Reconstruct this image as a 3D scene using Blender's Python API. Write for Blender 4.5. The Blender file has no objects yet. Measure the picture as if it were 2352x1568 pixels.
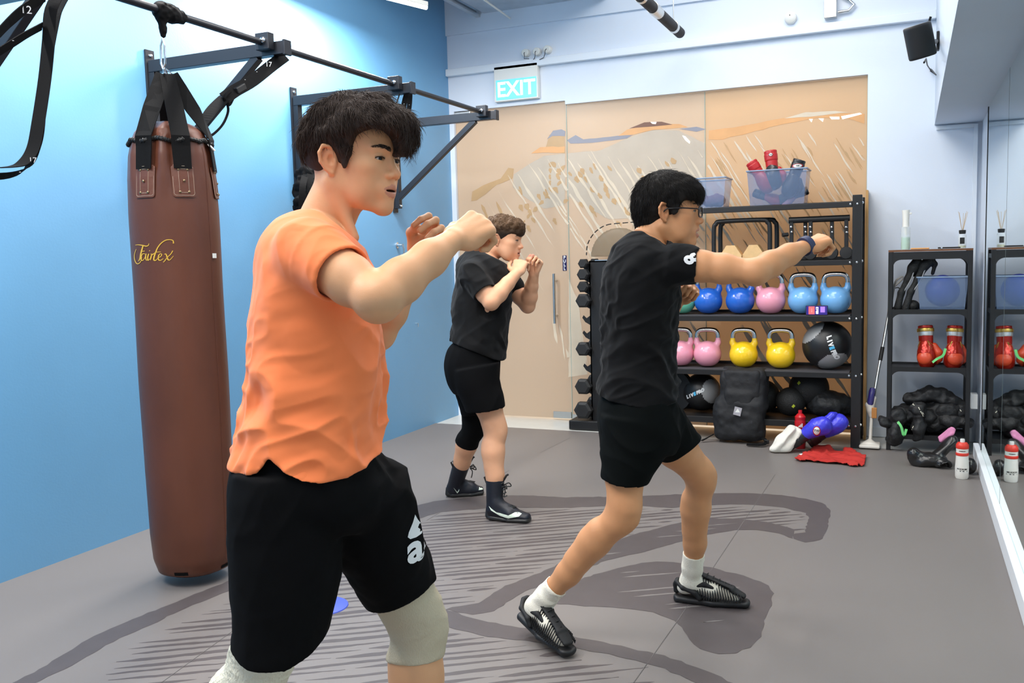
import bpy, bmesh, math, random
import numpy as np
from mathutils import Vector, Matrix
from mathutils.bvhtree import BVHTree
random.seed(7); rng = np.random.default_rng(7)
C = bpy.context.scene.collection
R_ = math.radians
PI = math.pi

# ------------------------------------------------------------- camera
CAMH = 1.38
FPX = 2070.14
MC = np.array([[0.9147816, 0.40312038, -0.0258571],
               [0.01336499, -0.09418006, -0.99546547],
               [-0.40372764, 0.91028791, -0.09154188]])   # rows: right, down, forward
cam_d = bpy.data.cameras.new('camera'); cam = bpy.data.objects.new('camera', cam_d); C.objects.link(cam)
cam_d.sensor_width = 36.0; cam_d.lens = FPX / 2352 * 36
cam_d.clip_start = 0.05; cam_d.clip_end = 60
_m = Matrix(((MC[0][0], -MC[1][0], -MC[2][0], 0), (MC[0][1], -MC[1][1], -MC[2][1], 0),
             (MC[0][2], -MC[1][2], -MC[2][2], CAMH), (0, 0, 0, 1)))
cam.matrix_world = _m
bpy.context.scene.camera = cam

# ------------------------------------------------------------- world and light
sc = bpy.context.scene
w = bpy.data.worlds.new('world'); sc.world = w; w.use_nodes = True
w.node_tree.nodes['Background'].inputs[0].default_value = (1.0, 0.98, 0.96, 1)
w.node_tree.nodes['Background'].inputs[1].default_value = 0.18
sc.view_settings.view_transform = 'Standard'; sc.view_settings.look = 'None'
sc.view_settings.gamma = 1.0; sc.view_settings.use_curve_mapping = False
sc.view_settings.exposure = -0.1

def area(name, loc, sx, sy, power, col=(1, 1, 1), rot=(0, 0, 0), spread=180):
    d = bpy.data.lights.new(name, 'AREA'); d.shape = 'RECTANGLE'; d.size = sx; d.size_y = sy
    d.energy = power; d.color = col; d.spread = R_(spread)
    o = bpy.data.objects.new(name, d); C.objects.link(o); o.location = loc; o.rotation_euler = rot
    return o
area('ceiling_panel_light', (-1.6, 3.9, 3.86), 1.6, 2.6, 92, (1, 0.96, 0.91))
area('ceiling_panel_light', (-1.5, 0.6, 3.86), 2.0, 2.2, 115, (1, 0.96, 0.91))
area('ceiling_panel_light', (-0.9, 5.6, 3.86), 1.4, 1.2, 46, (1, 0.96, 0.91))
area('corridor_light', (-2.0, 8.4, 3.5), 3.6, 1.2, 140, (1, 0.97, 0.94))

# ------------------------------------------------------------- pixel helpers (2352x1568 frame -> points in the room)
def ray(x, y):
    return MC.T @ np.array([(x - 1176) / FPX, (y - 784) / FPX, 1.0])
def onY(x, y, Y):
    p = ray(x, y); p = p * (Y / p[1]); p[2] += CAMH; return p
def onX(x, y, X):
    p = ray(x, y); p = p * (X / p[0]); p[2] += CAMH; return p
def onZ(x, y, Z=0.0):
    p = ray(x, y); p = p * ((Z - CAMH) / p[2]); p[2] += CAMH; return p
def atD(x, y, D):
    p = ray(x, y) * D; p[2] += CAMH; return p
V3 = lambda *a: np.array(a, dtype=float)
def nrm(v):
    v = np.asarray(v, float); return v / (np.linalg.norm(v) + 1e-12)

# ------------------------------------------------------------- materials
MATS = {}
def srgb(r, g, b):
    f = lambda c: (c / 255 / 12.92) if c <= 10 else ((c / 255 + 0.055) / 1.055) ** 2.4
    return (f(r), f(g), f(b), 1)
def mat(name, col, rough=0.5, metal=0.0, bump=0.0, bscale=60.0, var=0.0, vscale=8.0, spec=0.5, trans=0.0,
        alpha=1.0, emit=None, estr=0.0, sheen=0.0, coat=0.0, sss=0.0, attr=None, stretch=(1, 1, 1), ior=1.45, coords='Object'):
    if name in MATS: return MATS[name]
    m = bpy.data.materials.new(name); m.use_nodes = True; nt = m.node_tree; N = nt.nodes; L = nt.links
    b = N['Principled BSDF']
    c = col if len(col) == 4 else (*col, 1)
    b.inputs['Base Color'].default_value = c
    b.inputs['Roughness'].default_value = rough; b.inputs['Metallic'].default_value = metal
    b.inputs['Specular IOR Level'].default_value = spec; b.inputs['IOR'].default_value = ior
    b.inputs['Transmission Weight'].default_value = trans; b.inputs['Alpha'].default_value = alpha
    b.inputs['Sheen Weight'].default_value = sheen; b.inputs['Coat Weight'].default_value = coat
    if sss:
        b.inputs['Subsurface Weight'].default_value = sss
        b.inputs['Subsurface Radius'].default_value = (0.012, 0.005, 0.003); b.inputs['Subsurface Scale'].default_value = 1.0
    if emit:
        b.inputs['Emission Color'].default_value = (*emit[:3], 1); b.inputs['Emission Strength'].default_value = estr
    tc = N.new('ShaderNodeTexCoord'); mp = N.new('ShaderNodeMapping'); mp.inputs['Scale'].default_value = stretch
    L.new(tc.outputs[coords], mp.inputs['Vector'])
    src = None
    if attr:
        a = N.new('ShaderNodeAttribute'); a.attribute_name = attr; src = a.outputs['Color']
        L.new(src, b.inputs['Base Color'])
    if var > 0:
        n = N.new('ShaderNodeTexNoise'); n.inputs['Scale'].default_value = vscale; n.inputs['Detail'].default_value = 5
        L.new(mp.outputs[0], n.inputs['Vector'])
        mr = N.new('ShaderNodeMapRange'); mr.inputs['From Min'].default_value = 0.3; mr.inputs['From Max'].default_value = 0.7
        mr.inputs['To Min'].default_value = 1 - var; mr.inputs['To Max'].default_value = 1 + var
        L.new(n.outputs['Fac'], mr.inputs['Value'])
        mx = N.new('ShaderNodeVectorMath'); mx.operation = 'SCALE'
        if src is not None: L.new(src, mx.inputs[0])
        else: mx.inputs[0].default_value = c[:3]
        L.new(mr.outputs[0], mx.inputs['Scale']); L.new(mx.outputs[0], b.inputs['Base Color'])
    if bump > 0:
        n2 = N.new('ShaderNodeTexNoise'); n2.inputs['Scale'].default_value = bscale; n2.inputs['Detail'].default_value = 4
        L.new(mp.outputs[0], n2.inputs['Vector'])
        bp = N.new('ShaderNodeBump'); bp.inputs['Strength'].default_value = bump; bp.inputs['Distance'].default_value = 0.01
        L.new(n2.outputs['Fac'], bp.inputs['Height']); L.new(bp.outputs[0], b.inputs['Normal'])
    MATS[name] = m
    return m

# ------------------------------------------------------------- object helpers
def link(name, me, m=None, parent=None, smooth=True):
    o = bpy.data.objects.new(name, me); C.objects.link(o)
    if m is not None:
        for q in (m if isinstance(m, (list, tuple)) else [m]): me.materials.append(q)
    if parent is not None: setpar(o, parent)
    if smooth and len(me.polygons): me.polygons.foreach_set('use_smooth', np.ones(len(me.polygons), bool))
    return o
def setpar(o, parent):
    bpy.context.view_layer.update()
    o.parent = parent
    o.matrix_parent_inverse = Matrix.Translation(parent.location).inverted() if parent.type == 'EMPTY' and parent.rotation_euler.z == 0 and parent.parent is None else parent.matrix_world.inverted()
def thing(name, label, cat, loc=(0, 0, 0), group=None):
    o = bpy.data.objects.new(name, None); C.objects.link(o); o.location = [float(q) for q in loc]
    o.empty_display_size = 0.1
    return tag(o, label, cat, group)
def tag(o, label, cat, group=None, kind=None):
    o['label'] = label; o['category'] = cat
    if group: o['group'] = group
    if kind: o['kind'] = kind
    return o
def struct(o):
    o['kind'] = 'structure'; return o
def mesh_np(name, V, F, smooth=True):
    me = bpy.data.meshes.new(name)
    V = np.asarray(V, np.float32); F = np.asarray(F, np.int32)
    k = F.shape[1]
    me.vertices.add(len(V)); me.vertices.foreach_set('co', V.ravel())
    me.loops.add(F.size); me.loops.foreach_set('vertex_index', F.ravel())
    me.polygons.add(len(F)); me.polygons.foreach_set('loop_start', np.arange(0, F.size, k, dtype=np.int32))
    me.update(calc_edges=True); me.validate()
    if smooth: me.polygons.foreach_set('use_smooth', np.ones(len(me.polygons), bool))
    return me

class MB:
    """collects simple shapes into one mesh"""
    def __init__(s): s.v = []; s.f = []; s.sm = []; s.mi = []; s.m = 0
    def add(s, V, F, smooth=False):
        o = len(s.v); s.v.extend([tuple(map(float, q)) for q in V]); s.f.extend([tuple(int(i) + o for i in q) for q in F])
        s.sm.extend([smooth] * len(F)); s.mi.extend([s.m] * len(F)); return s
    def box(s, c, d, R=None, bev=0.0):
        """c centre, d full sizes, R 3x3 axes in columns"""
        c = np.asarray(c, float); d = np.asarray(d, float) / 2; R = np.eye(3) if R is None else np.asarray(R)
        if bev > 0:
            bm = bmesh.new(); bmesh.ops.create_cube(bm, size=2.0)
            for q in bm.verts: q.co = Vector((q.co.x * d[0], q.co.y * d[1], q.co.z * d[2]))
            bmesh.ops.bevel(bm, geom=list(bm.edges), offset=min(bev, min(d) * 0.95), segments=3, profile=0.5, affect='EDGES')
            bm.verts.ensure_lookup_table()
            V = [c + R @ np.array(q.co) for q in bm.verts]; F = [[q.index for q in f.verts] for f in bm.faces]; bm.free()
            return s.add(V, F, False)
        P = [(x, y, z) for x in (-1, 1) for y in (-1, 1) for z in (-1, 1)]
        V = [c + R @ (np.array(p) * d) for p in P]
        return s.add(V, [(0, 1, 3, 2), (4, 6, 7, 5), (0, 4, 5, 1), (2, 3, 7, 6), (0, 2, 6, 4), (1, 5, 7, 3)])
    def bb(s, x0, x1, y0, y1, z0, z1, bev=0.0):
        return s.box(((x0 + x1) / 2, (y0 + y1) / 2, (z0 + z1) / 2), (abs(x1 - x0), abs(y1 - y0), abs(z1 - z0)), None, bev)
    def beam(s, a, b, wd, ht, up=(0, 0, 1), bev=0.0):
        a = np.asarray(a, float); b = np.asarray(b, float); x = nrm(b - a); y = nrm(np.cross(up, x)); z = np.cross(x, y)
        return s.box((a + b) / 2, (np.linalg.norm(b - a), wd, ht), np.array([x, y, z]).T, bev)
    def tube(s, pts, r, n=10, cap=True, flat=None):
        """round (or flat: (w,t,up) ribbon) sweep along points; r number or list"""
        P = [np.asarray(p, float) for p in pts]; m = len(P)
        rr = [r] * m if np.isscalar(r) else list(r)
        T = [nrm(P[min(i + 1, m - 1)] - P[max(i - 1, 0)]) for i in range(m)]
        up = np.array([0, 0, 1.0]) if abs(T[0][2]) < 0.9 else np.array([1.0, 0, 0])
        u = nrm(np.cross(T[0], up)); V = []; F = []
        for i in range(m):
            u = nrm(u - T[i] * np.dot(u, T[i])); v = np.cross(T[i], u)
            for k in range(n):
                a = 2 * PI * k / n
                V.append(P[i] + rr[i] * (math.cos(a) * u + math.sin(a) * v))
        for i in range(m - 1):
            for k in range(n):
                F.append((i * n + k, i * n + (k + 1) % n, (i + 1) * n + (k + 1) % n, (i + 1) * n + k))
        if cap: F.append(tuple(range(n))[::-1]); F.append(tuple((m - 1) * n + k for k in range(n)))
        return s.add(V, F, True)
    def strap(s, pts, wd, th, side):
        """flat band: side = direction(s) of its width"""
        P = [np.asarray(p, float) for p in pts]; m = len(P); V = []; F = []
        sd = [np.asarray(side, float)] * m if np.ndim(side) == 1 else [np.asarray(q, float) for q in side]
        for i in range(m):
            t = nrm(P[min(i + 1, m - 1)] - P[max(i - 1, 0)]); q = nrm(sd[i] - t * np.dot(sd[i], t)); nn = np.cross(t, q)
            wi = wd if np.isscalar(wd) else wd[i]
            for a, b in ((-1, -1), (1, -1), (1, 1), (-1, 1)): V.append(P[i] + q * a * wi / 2 + nn * b * th / 2)
        for i in range(m - 1):
            for k in range(4): F.append((i * 4 + k, i * 4 + (k + 1) % 4, (i + 1) * 4 + (k + 1) % 4, (i + 1) * 4 + k))
        F.append((3, 2, 1, 0)); F.append(tuple((m - 1) * 4 + k for k in range(4)))
        return s.add(V, F, False)
    def lathe(s, prof, c=(0, 0, 0), n=24, axis=(0, 0, 1), cap=True):
        """prof [(r, z)] around axis through c"""
        c = np.asarray(c, float); ax = nrm(axis); h_ = np.array([1.0, 0, 0]) if abs(ax[0]) < 0.9 else np.array([0, 1.0, 0])
        u = nrm(np.cross(ax, h_)); v = np.cross(ax, u); V = []; F = []
        for r, z in prof:
            for k in range(n):
                a = 2 * PI * k / n; V.append(c + ax * z + r * (math.cos(a) * u + math.sin(a) * v))
        for i in range(len(prof) - 1):
            for k in range(n): F.append((i * n + k, i * n + (k + 1) % n, (i + 1) * n + (k + 1) % n, (i + 1) * n + k))
        if cap: F.append(tuple(range(n))[::-1]); F.append(tuple((len(prof) - 1) * n + k for k in range(n)))
        return s.add(V, F, True)
    def poly(s, P, th=None, dirn=(0, 0, 1)):
        """flat polygon, extruded by th along dirn"""
        P = [np.asarray(p, float) for p in P]; n = len(P)
        if th is None: return s.add(P, [tuple(range(n))])
        d = np.asarray(dirn, float) * th
        F = [tuple(range(n))[::-1], tuple(range(n, 2 * n))] + [(i, (i + 1) % n, n + (i + 1) % n, n + i) for i in range(n)]
        return s.add(P + [p + d for p in P], F)
    def build(s, name, m, parent=None):
        me = bpy.data.meshes.new(name); me.from_pydata(s.v, [], s.f); me.update()
        bm = bmesh.new(); bm.from_mesh(me); bmesh.ops.recalc_face_normals(bm, faces=bm.faces); bm.to_mesh(me); bm.free()
        o = link(name, me, m, parent, smooth=False)
        me.polygons.foreach_set('use_smooth', s.sm)
        if any(s.mi): me.polygons.foreach_set('material_index', s.mi)
        if any(s.sm) and not all(s.sm): pass
        try:
            bpy_mark(me)
        except Exception: pass
        return o
def bpy_mark(me, ang=38):
    """sharp edges above the angle, so that rims stay crisp"""
    bm = bmesh.new(); bm.from_mesh(me)
    for e in bm.edges:
        if len(e.link_faces) == 2 and e.calc_face_angle(0) > R_(ang): e.smooth = False
    bm.to_mesh(me); bm.free()

def text_mesh(body, size=1.0, shear=0.0, spacing=1.0, bold=0.0):
    """flat triangulated text in the xy plane, as (V, F)"""
    cu = bpy.data.curves.new('t', 'FONT'); cu.body = body; cu.size = size; cu.shear = shear; cu.space_character = spacing
    cu.offset = bold; cu.align_x = 'CENTER'; cu.align_y = 'CENTER'; cu.resolution_u = 3
    o = bpy.data.objects.new('t', cu); C.objects.link(o); bpy.context.view_layer.update()
    me = bpy.data.meshes.new_from_object(o.evaluated_get(bpy.context.evaluated_depsgraph_get()))
    V = np.array([v.co[:] for v in me.vertices]); F = [tuple(p.vertices) for p in me.polygons]
    bpy.data.objects.remove(o); bpy.data.curves.remove(cu); bpy.data.meshes.remove(me)
    return V, F
def text_obj(name, body, c, ux, uy, size, m, parent=None, th=0.001, **kw):
    V, F = text_mesh(body, size, **kw); ux = nrm(ux); uy = nrm(uy); n = np.cross(ux, uy)
    me = bpy.data.meshes.new(name); me.from_pydata([tuple(np.asarray(c) + ux * v[0] + uy * v[1] + n * th) for v in V], [], F); me.update()
    return link(name, me, m, parent, smooth=False)
def bvh_of(objs):
    out = []
    for o in objs:
        bm = bmesh.new(); bm.from_mesh(o.data); bm.transform(o.matrix_world if o.parent is None else Matrix.Identity(4))
        out.append(BVHTree.FromBMesh(bm)); bm.free()
    return out
def decal(name, V, F, c, ux, uy, target, m, parent, lift=0.0015, th=0.0, cuts=0):
    """lays a flat 2d mesh on the surface of target: cast along the plane normal"""
    ux = nrm(ux); uy = nrm(uy); n = nrm(np.cross(ux, uy)); c = np.asarray(c, float)
    bm = bmesh.new(); vs = [bm.verts.new((v[0], v[1], 0)) for v in V]
    for f in F:
        try: bm.faces.new([vs[i] for i in f])
        except Exception: pass
    if cuts:
        bmesh.ops.triangulate(bm, faces=bm.faces)
        bmesh.ops.subdivide_edges(bm, edges=bm.edges, cuts=cuts, use_grid_fill=True)
    bt = target
    kill = []
    for v in bm.verts:
        p = c + ux * v.co.x + uy * v.co.y
        h = bt.ray_cast(Vector(p + n * 0.25), Vector(-n), 0.6)
        if h[0] is None: kill.append(v); continue
        q = np.array(h[0]) + n * lift; v.co = Vector(q)
    if kill: bmesh.ops.delete(bm, geom=kill, context='VERTS')
    bmesh.ops.recalc_face_normals(bm, faces=bm.faces)
    me = bpy.data.meshes.new(name); bm.to_mesh(me); bm.free()
    return link(name, me, m, parent, smooth=False)

# ------------------------------------------------------------- implicit shapes -> mesh
class Sdf:
    def __init__(s): s.p = []
    def _a(s, kind, ctr, rad, par, k, op): s.p.append((kind, np.asarray(ctr, float), float(rad), par, float(k), op)); return s
    def rc(s, a, b, ra, rb, k=0.01, op=1):
        a = np.asarray(a, float); b = np.asarray(b, float)
        return s._a('rc', (a + b) / 2, np.linalg.norm(b - a) / 2 + max(ra, rb), (a, b, ra, rb), k, op)
    def chain(s, pts, rad, k=0.01, op=1):
        rad = [rad] * len(pts) if np.isscalar(rad) else rad
        for i in range(len(pts) - 1): s.rc(pts[i], pts[i + 1], rad[i], rad[i + 1], k, op)
        return s
    def fn(s, f, c, rad, k=0.004, op=-1): return s._a('fn', c, rad, f, k, op)
    def sub(s, S2, k=0.004, op=1):
        pos = [q for q in S2.p if q[5] > 0]; lo = np.min([q[1] - q[2] for q in pos], axis=0); hi = np.max([q[1] + q[2] for q in pos], axis=0)
        return s._a('fn', (lo + hi) / 2, np.linalg.norm(hi - lo) / 2, S2.dist, k, op)
    def slices(s, rows, n, cap=0.012, k=0.006, inset=0.0, op=1, sq=2.0):
        """rows [(centre, r_n, r_across)]: one smooth trunk through the sections"""
        A = np.array([[*c, r, q] for c, r, q in rows], float); w_ = nrm(A[-1, :3] - A[0, :3])
        t = (A[:, :3] - A[0, :3]) @ w_; m = len(A); T = []; B = []
        for i in range(m - 1):                                   # catmull-rom between the sections
            p0 = A[max(i - 1, 0)]; p1 = A[i]; p2 = A[i + 1]; p3 = A[min(i + 2, m - 1)]
            for u in np.linspace(0, 1, 6, endpoint=(i == m - 2)):
                B.append(0.5 * (2 * p1 + (p2 - p0) * u + (2 * p0 - 5 * p1 + 4 * p2 - p3) * u * u + (3 * p1 - p0 - 3 * p2 + p3) * u ** 3))
        B = np.array(B); T = (B[:, :3] - A[0, :3]) @ w_; T = np.maximum.accumulate(T + np.arange(len(T)) * 1e-7)
        n_ = nrm(np.asarray(n, float) - w_ * np.dot(n, w_)); m_ = np.cross(w_, n_); c0 = A[0, :3].copy()
        def f(P):
            tt = (P - c0) @ w_; u = np.clip(tt, T[0], T[-1])
            x = (P - c0) @ n_ - np.interp(u, T, (B[:, :3] - c0) @ n_); y = (P - c0) @ m_ - np.interp(u, T, (B[:, :3] - c0) @ m_)
            r1 = np.interp(u, T, B[:, 3]) - inset; r2 = np.interp(u, T, B[:, 4]) - inset
            if sq != 2.0:
                k0 = (np.abs(x / r1) ** sq + np.abs(y / r2) ** sq) ** (1 / sq); d = (k0 - 1) * np.minimum(r1, r2) * (0.5 + 0.5 * np.maximum(r1, r2) / np.minimum(r1, r2)) * .8
            else:
                k0 = np.sqrt((x / r1) ** 2 + (y / r2) ** 2); k1 = np.sqrt((x / r1 ** 2) ** 2 + (y / r2 ** 2) ** 2) + 1e-9
                d = np.where(k0 < 0.05, -np.minimum(r1, r2), k0 * (k0 - 1) / k1)
            e = np.maximum(T[0] - tt, tt - T[-1]); h = np.maximum(cap - np.abs(d - e), 0) / cap
            return np.maximum(d, e) + h * h * cap * .25
        c = (A[0, :3] + A[-1, :3]) / 2
        return s._a('fn', c, np.linalg.norm(A[-1, :3] - A[0, :3]) / 2 + A[:, 3:].max(), f, k, op)
    def ec(s, a, b, ra, rb, n, k=0.02, op=1, cap=None):
        """elliptic cone: radii (along n, across) at a and b"""
        a = np.asarray(a, float); b = np.asarray(b, float)
        w_ = nrm(b - a); n = nrm(np.asarray(n, float) - w_ * np.dot(n, w_)); m = np.cross(w_, n)
        return s._a('ec', (a + b) / 2, np.linalg.norm(b - a) / 2 + max(*ra, *rb), (a, b, ra, rb, np.array([n, m, w_]), cap), k, op)
    def el(s, c, r, R=None, k=0.01, op=1):
        R = np.eye(3) if R is None else np.asarray(R)      # columns = axes
        return s._a('el', c, max(r), (np.asarray(c, float), np.asarray(r, float), R), k, op)
    def bx(s, c, d, R=None, rnd=0.01, k=0.01, op=1):
        R = np.eye(3) if R is None else np.asarray(R)
        return s._a('bx', c, np.linalg.norm(d) / 2 + rnd, (np.asarray(c, float), np.asarray(d, float) / 2 - rnd, R, rnd), k, op)
    def pl(s, c, n, k=0.004, op=-1):
        """op -1: cut away the side n points to"""
        return s._a('pl', c, 1e3, (np.asarray(c, float), nrm(n)), k, op)
    @staticmethod
    def ev(pr, P):
        kind, _, _, q, _, _ = pr
        if kind == 'rc':
            a, b, ra, rb = q; ba = b - a; pa = P - a; t = np.clip(pa @ ba / max(ba @ ba, 1e-12), 0, 1)
            return np.sqrt(((pa - t[:, None] * ba) ** 2).sum(1)) - (ra + (rb - ra) * t)
        if kind == 'ec':
            a, b, ra, rb, M, cap = q; ba = b - a; pa = P - a; t = np.clip(pa @ ba / max(ba @ ba, 1e-12), 0, 1)
            z = (pa - t[:, None] * ba) @ M.T
            r1 = ra[0] + (rb[0] - ra[0]) * t; r2 = ra[1] + (rb[1] - ra[1]) * t; r3 = np.minimum(r1, r2)
            if cap: r3 = np.minimum(r3, cap)
            e0 = (z[:, 0] / r1) ** 2 + (z[:, 1] / r2) ** 2 + (z[:, 2] / r3) ** 2; k0 = np.sqrt(e0)
            k1 = np.sqrt((z[:, 0] / r1 ** 2) ** 2 + (z[:, 1] / r2 ** 2) ** 2 + (z[:, 2] / r3 ** 2) ** 2) + 1e-9
            return np.where(k0 < 0.05, -r3, k0 * (k0 - 1) / k1)
        if kind == 'el':
            c, r, R = q; z = (P - c) @ R; k0 = np.sqrt(((z / r) ** 2).sum(1)); k1 = np.sqrt(((z / r ** 2) ** 2).sum(1)) + 1e-9
            return np.where(k0 < 0.05, -r.min(), k0 * (k0 - 1) / k1)
        if kind == 'bx':
            c, d, R, rnd = q; z = np.abs((P - c) @ R) - d
            return np.sqrt((np.maximum(z, 0) ** 2).sum(1)) + np.minimum(z.max(1), 0) - rnd
        if kind == 'fn': return q(P)
        if kind == 'pl':
            c, n = q; return -((P - c) @ n)
    def dist(s, P, prims=None):
        d = np.full(len(P), 9.0)
        for pr in (s.p if prims is None else prims):
            e = s.ev(pr, P); k = pr[4]
            if pr[5] > 0:
                if k > 0:
                    h = np.maximum(k - np.abs(d - e), 0) / k; d = np.minimum(d, e) - h * h * k * 0.25
                else: d = np.minimum(d, e)
            else:
                e = -e
                if k > 0:
                    h = np.maximum(k - np.abs(d - e), 0) / k; d = np.maximum(d, e) + h * h * k * 0.25
                else: d = np.maximum(d, e)
        return d
    def mesh(s, h, lo=None, hi=None, n=14):
        pos = [q for q in s.p if q[5] > 0]
        l0 = np.min([q[1] - q[2] for q in pos], axis=0) - 0.02; h0 = np.max([q[1] + q[2] for q in pos], axis=0) + 0.02
        if lo is not None: l0 = np.maximum(l0, lo)
        if hi is not None: h0 = np.minimum(h0, hi)
        bs = h * n; nb = np.ceil((h0 - l0) / bs).astype(int)
        I = np.stack(np.meshgrid(*[np.arange(q) for q in nb], indexing='ij'), -1).reshape(-1, 3)
        cc = l0 + (I + 0.5) * bs; hd = bs * 0.87
        dc = s.dist(cc); I = I[np.abs(dc) < hd * 2.3 + 0.02]; 
        g = np.arange(n + 1) * h; G = np.stack(np.meshgrid(g, g, g, indexing='ij'), -1).reshape(-1, 3)
        keys = []; pos_ = []; quads = []
        BIG = 1 << 20
        corner = [(0, 0, 0), (1, 0, 0), (0, 1, 0), (1, 1, 0), (0, 0, 1), (1, 0, 1), (0, 1, 1), (1, 1, 1)]
        edges = [(0, 1), (2, 3), (4, 5), (6, 7), (0, 2), (1, 3), (4, 6), (5, 7), (0, 4), (1, 5), (2, 6), (3, 7)]
        PC = np.array([q[1] for q in s.p]); PR = np.array([q[2] + q[4] for q in s.p])
        for b in I:
            o = l0 + b * bs; c = o + bs / 2
            near = np.linalg.norm(PC - c, axis=1) - PR < hd + 0.03
            pr = [q for q, u in zip(s.p, near) if u]
            if not pr: continue
            d = s.dist(G + o, pr).reshape(n + 1, n + 1, n + 1)
            ins = d < 0
            if ins.all() or not ins.any(): continue
            cs = [ins[i:i + n, j:j + n, k:k + n] for i, j, k in corner]
            S = sum(q.astype(np.int8) for q in cs); mk = (S > 0) & (S < 8)
            ijk = np.argwhere(mk)
            vals = np.stack([d[i:i + n, j:j + n, k:k + n][mk] for i, j, k in corner], 1)
            acc = np.zeros((len(ijk), 3)); cnt = np.zeros(len(ijk))
            for e0, e1 in edges:
                v0 = vals[:, e0]; v1 = vals[:, e1]; m = (v0 < 0) != (v1 < 0)
                t = np.where(m, v0 / np.where(m, v0 - v1, 1), 0)
                p0 = np.array(corner[e0], float); p1 = np.array(corner[e1], float)
                acc += m[:, None] * (p0 + t[:, None] * (p1 - p0)); cnt += m
            acc /= cnt[:, None]
            gi = ijk + b * n + 1
            keys.append((gi[:, 0] * BIG + gi[:, 1]) * BIG + gi[:, 2]); pos_.append(l0 + (ijk + b * n + acc) * h)
            for ax in range(3):
                a1, a2 = (ax + 1) % 3, (ax + 2) % 3
                sl0 = [slice(0, n)] * 3; sl1 = [slice(0, n)] * 3; sl1[ax] = slice(1, n + 1)
                s0 = ins[tuple(sl0)]; s1 = ins[tuple(sl1)]; e = np.argwhere(s0 != s1)
                if not len(e): continue
                fl = s0[tuple(e.T)]; ge = e + b * n + 1
                q = []
                for o1, o2 in ((-1, -1), (0, -1), (0, 0), (-1, 0)):
                    w_ = ge.copy(); w_[:, a1] += o1; w_[:, a2] += o2
                    q.append((w_[:, 0] * BIG + w_[:, 1]) * BIG + w_[:, 2])
                q = np.stack(q, 1); q[~fl] = q[~fl][:, ::-1]; quads.append(q)
        keys = np.concatenate(keys); P = np.concatenate(pos_); Q = np.concatenate(quads)
        so = np.argsort(keys); keys = keys[so]; P = P[so]
        ix = np.searchsorted(keys, Q); ix = np.minimum(ix, len(keys) - 1); ok = (keys[ix] == Q).all(1)
        return P, ix[ok]

def normals(V, F):
    a = V[F[:, 2]] - V[F[:, 0]]; b = V[F[:, 3]] - V[F[:, 1]]; fn = np.cross(a, b); N = np.zeros_like(V)
    for k in range(4): np.add.at(N, F[:, k], fn)
    return N / (np.linalg.norm(N, axis=1)[:, None] + 1e-12)
def relax(V, F, it=2, lam=0.5):
    for _ in range(it):
        S = np.zeros_like(V); c = np.zeros(len(V))
        for k in range(4):
            i, j = F[:, k], F[:, (k + 1) % 4]
            np.add.at(S, i, V[j]); np.add.at(c, i, 1); np.add.at(S, j, V[i]); np.add.at(c, j, 1)
        V = V + lam * (S / np.maximum(c, 1)[:, None] - V)
    return V
def vnoise(P, seed=0):
    """value noise in about [-1, 1]"""
    P = np.asarray(P, float); i = np.floor(P).astype(np.int64); f = P - i; f = f * f * f * (f * (f * 6 - 15) + 10)
    def hs(x, y, z):
        n = (x * 73856093) ^ (y * 19349663) ^ (z * 83492791) ^ (seed * 2654435761 & 0xffffff)
        n = (n ^ (n >> 13)) * 1274126177 & 0x7fffffff; n = (n ^ (n >> 16)) * 668265263 & 0x7fffffff
        return (n ^ (n >> 15) & 0xffff) % 65536 / 32768.0 - 1
    r = 0
    for dx in (0, 1):
        for dy in (0, 1):
            for dz in (0, 1):
                wt = (f[:, 0] if dx else 1 - f[:, 0]) * (f[:, 1] if dy else 1 - f[:, 1]) * (f[:, 2] if dz else 1 - f[:, 2])
                r = r + wt * hs(i[:, 0] + dx, i[:, 1] + dy, i[:, 2] + dz)
    return r
def fbm(P, o=3, seed=0):
    r = 0; a = 1; 
    for k in range(o): r = r + a * vnoise(P * 2 ** k + 17.3 * k, seed + k); a *= 0.5
    return r
def sdf_obj(name, S, h, m, parent=None, disp=None, sm=1, lo=None, hi=None, tint=None, axis=None):
    V, F = S.mesh(h, lo, hi)
    if sm: V = relax(V, F, sm)
    if disp is not None:
        N = normals(V, F) if axis is None else radial(V, axis); V = V + N * disp(V, N)[:, None]; V = relax(V, F, 1, 0.3)
    me = mesh_np(name, V, F)
    if tint is not None: set_tint(me, tint(V))
    return link(name, me, m, parent)
def radial(V, axis):
    c, d = np.asarray(axis[0], float), nrm(axis[1]); q = V - c; q = q - np.outer(q @ d, d); return q / (np.linalg.norm(q, axis=1)[:, None] + 1e-9)
def set_tint(me, col):
    a = me.color_attributes.new('tint', 'FLOAT_COLOR', 'POINT')
    c = np.ones((len(me.vertices), 4), np.float32); c[:, :3] = col; a.data.foreach_set('color', c.ravel())
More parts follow.
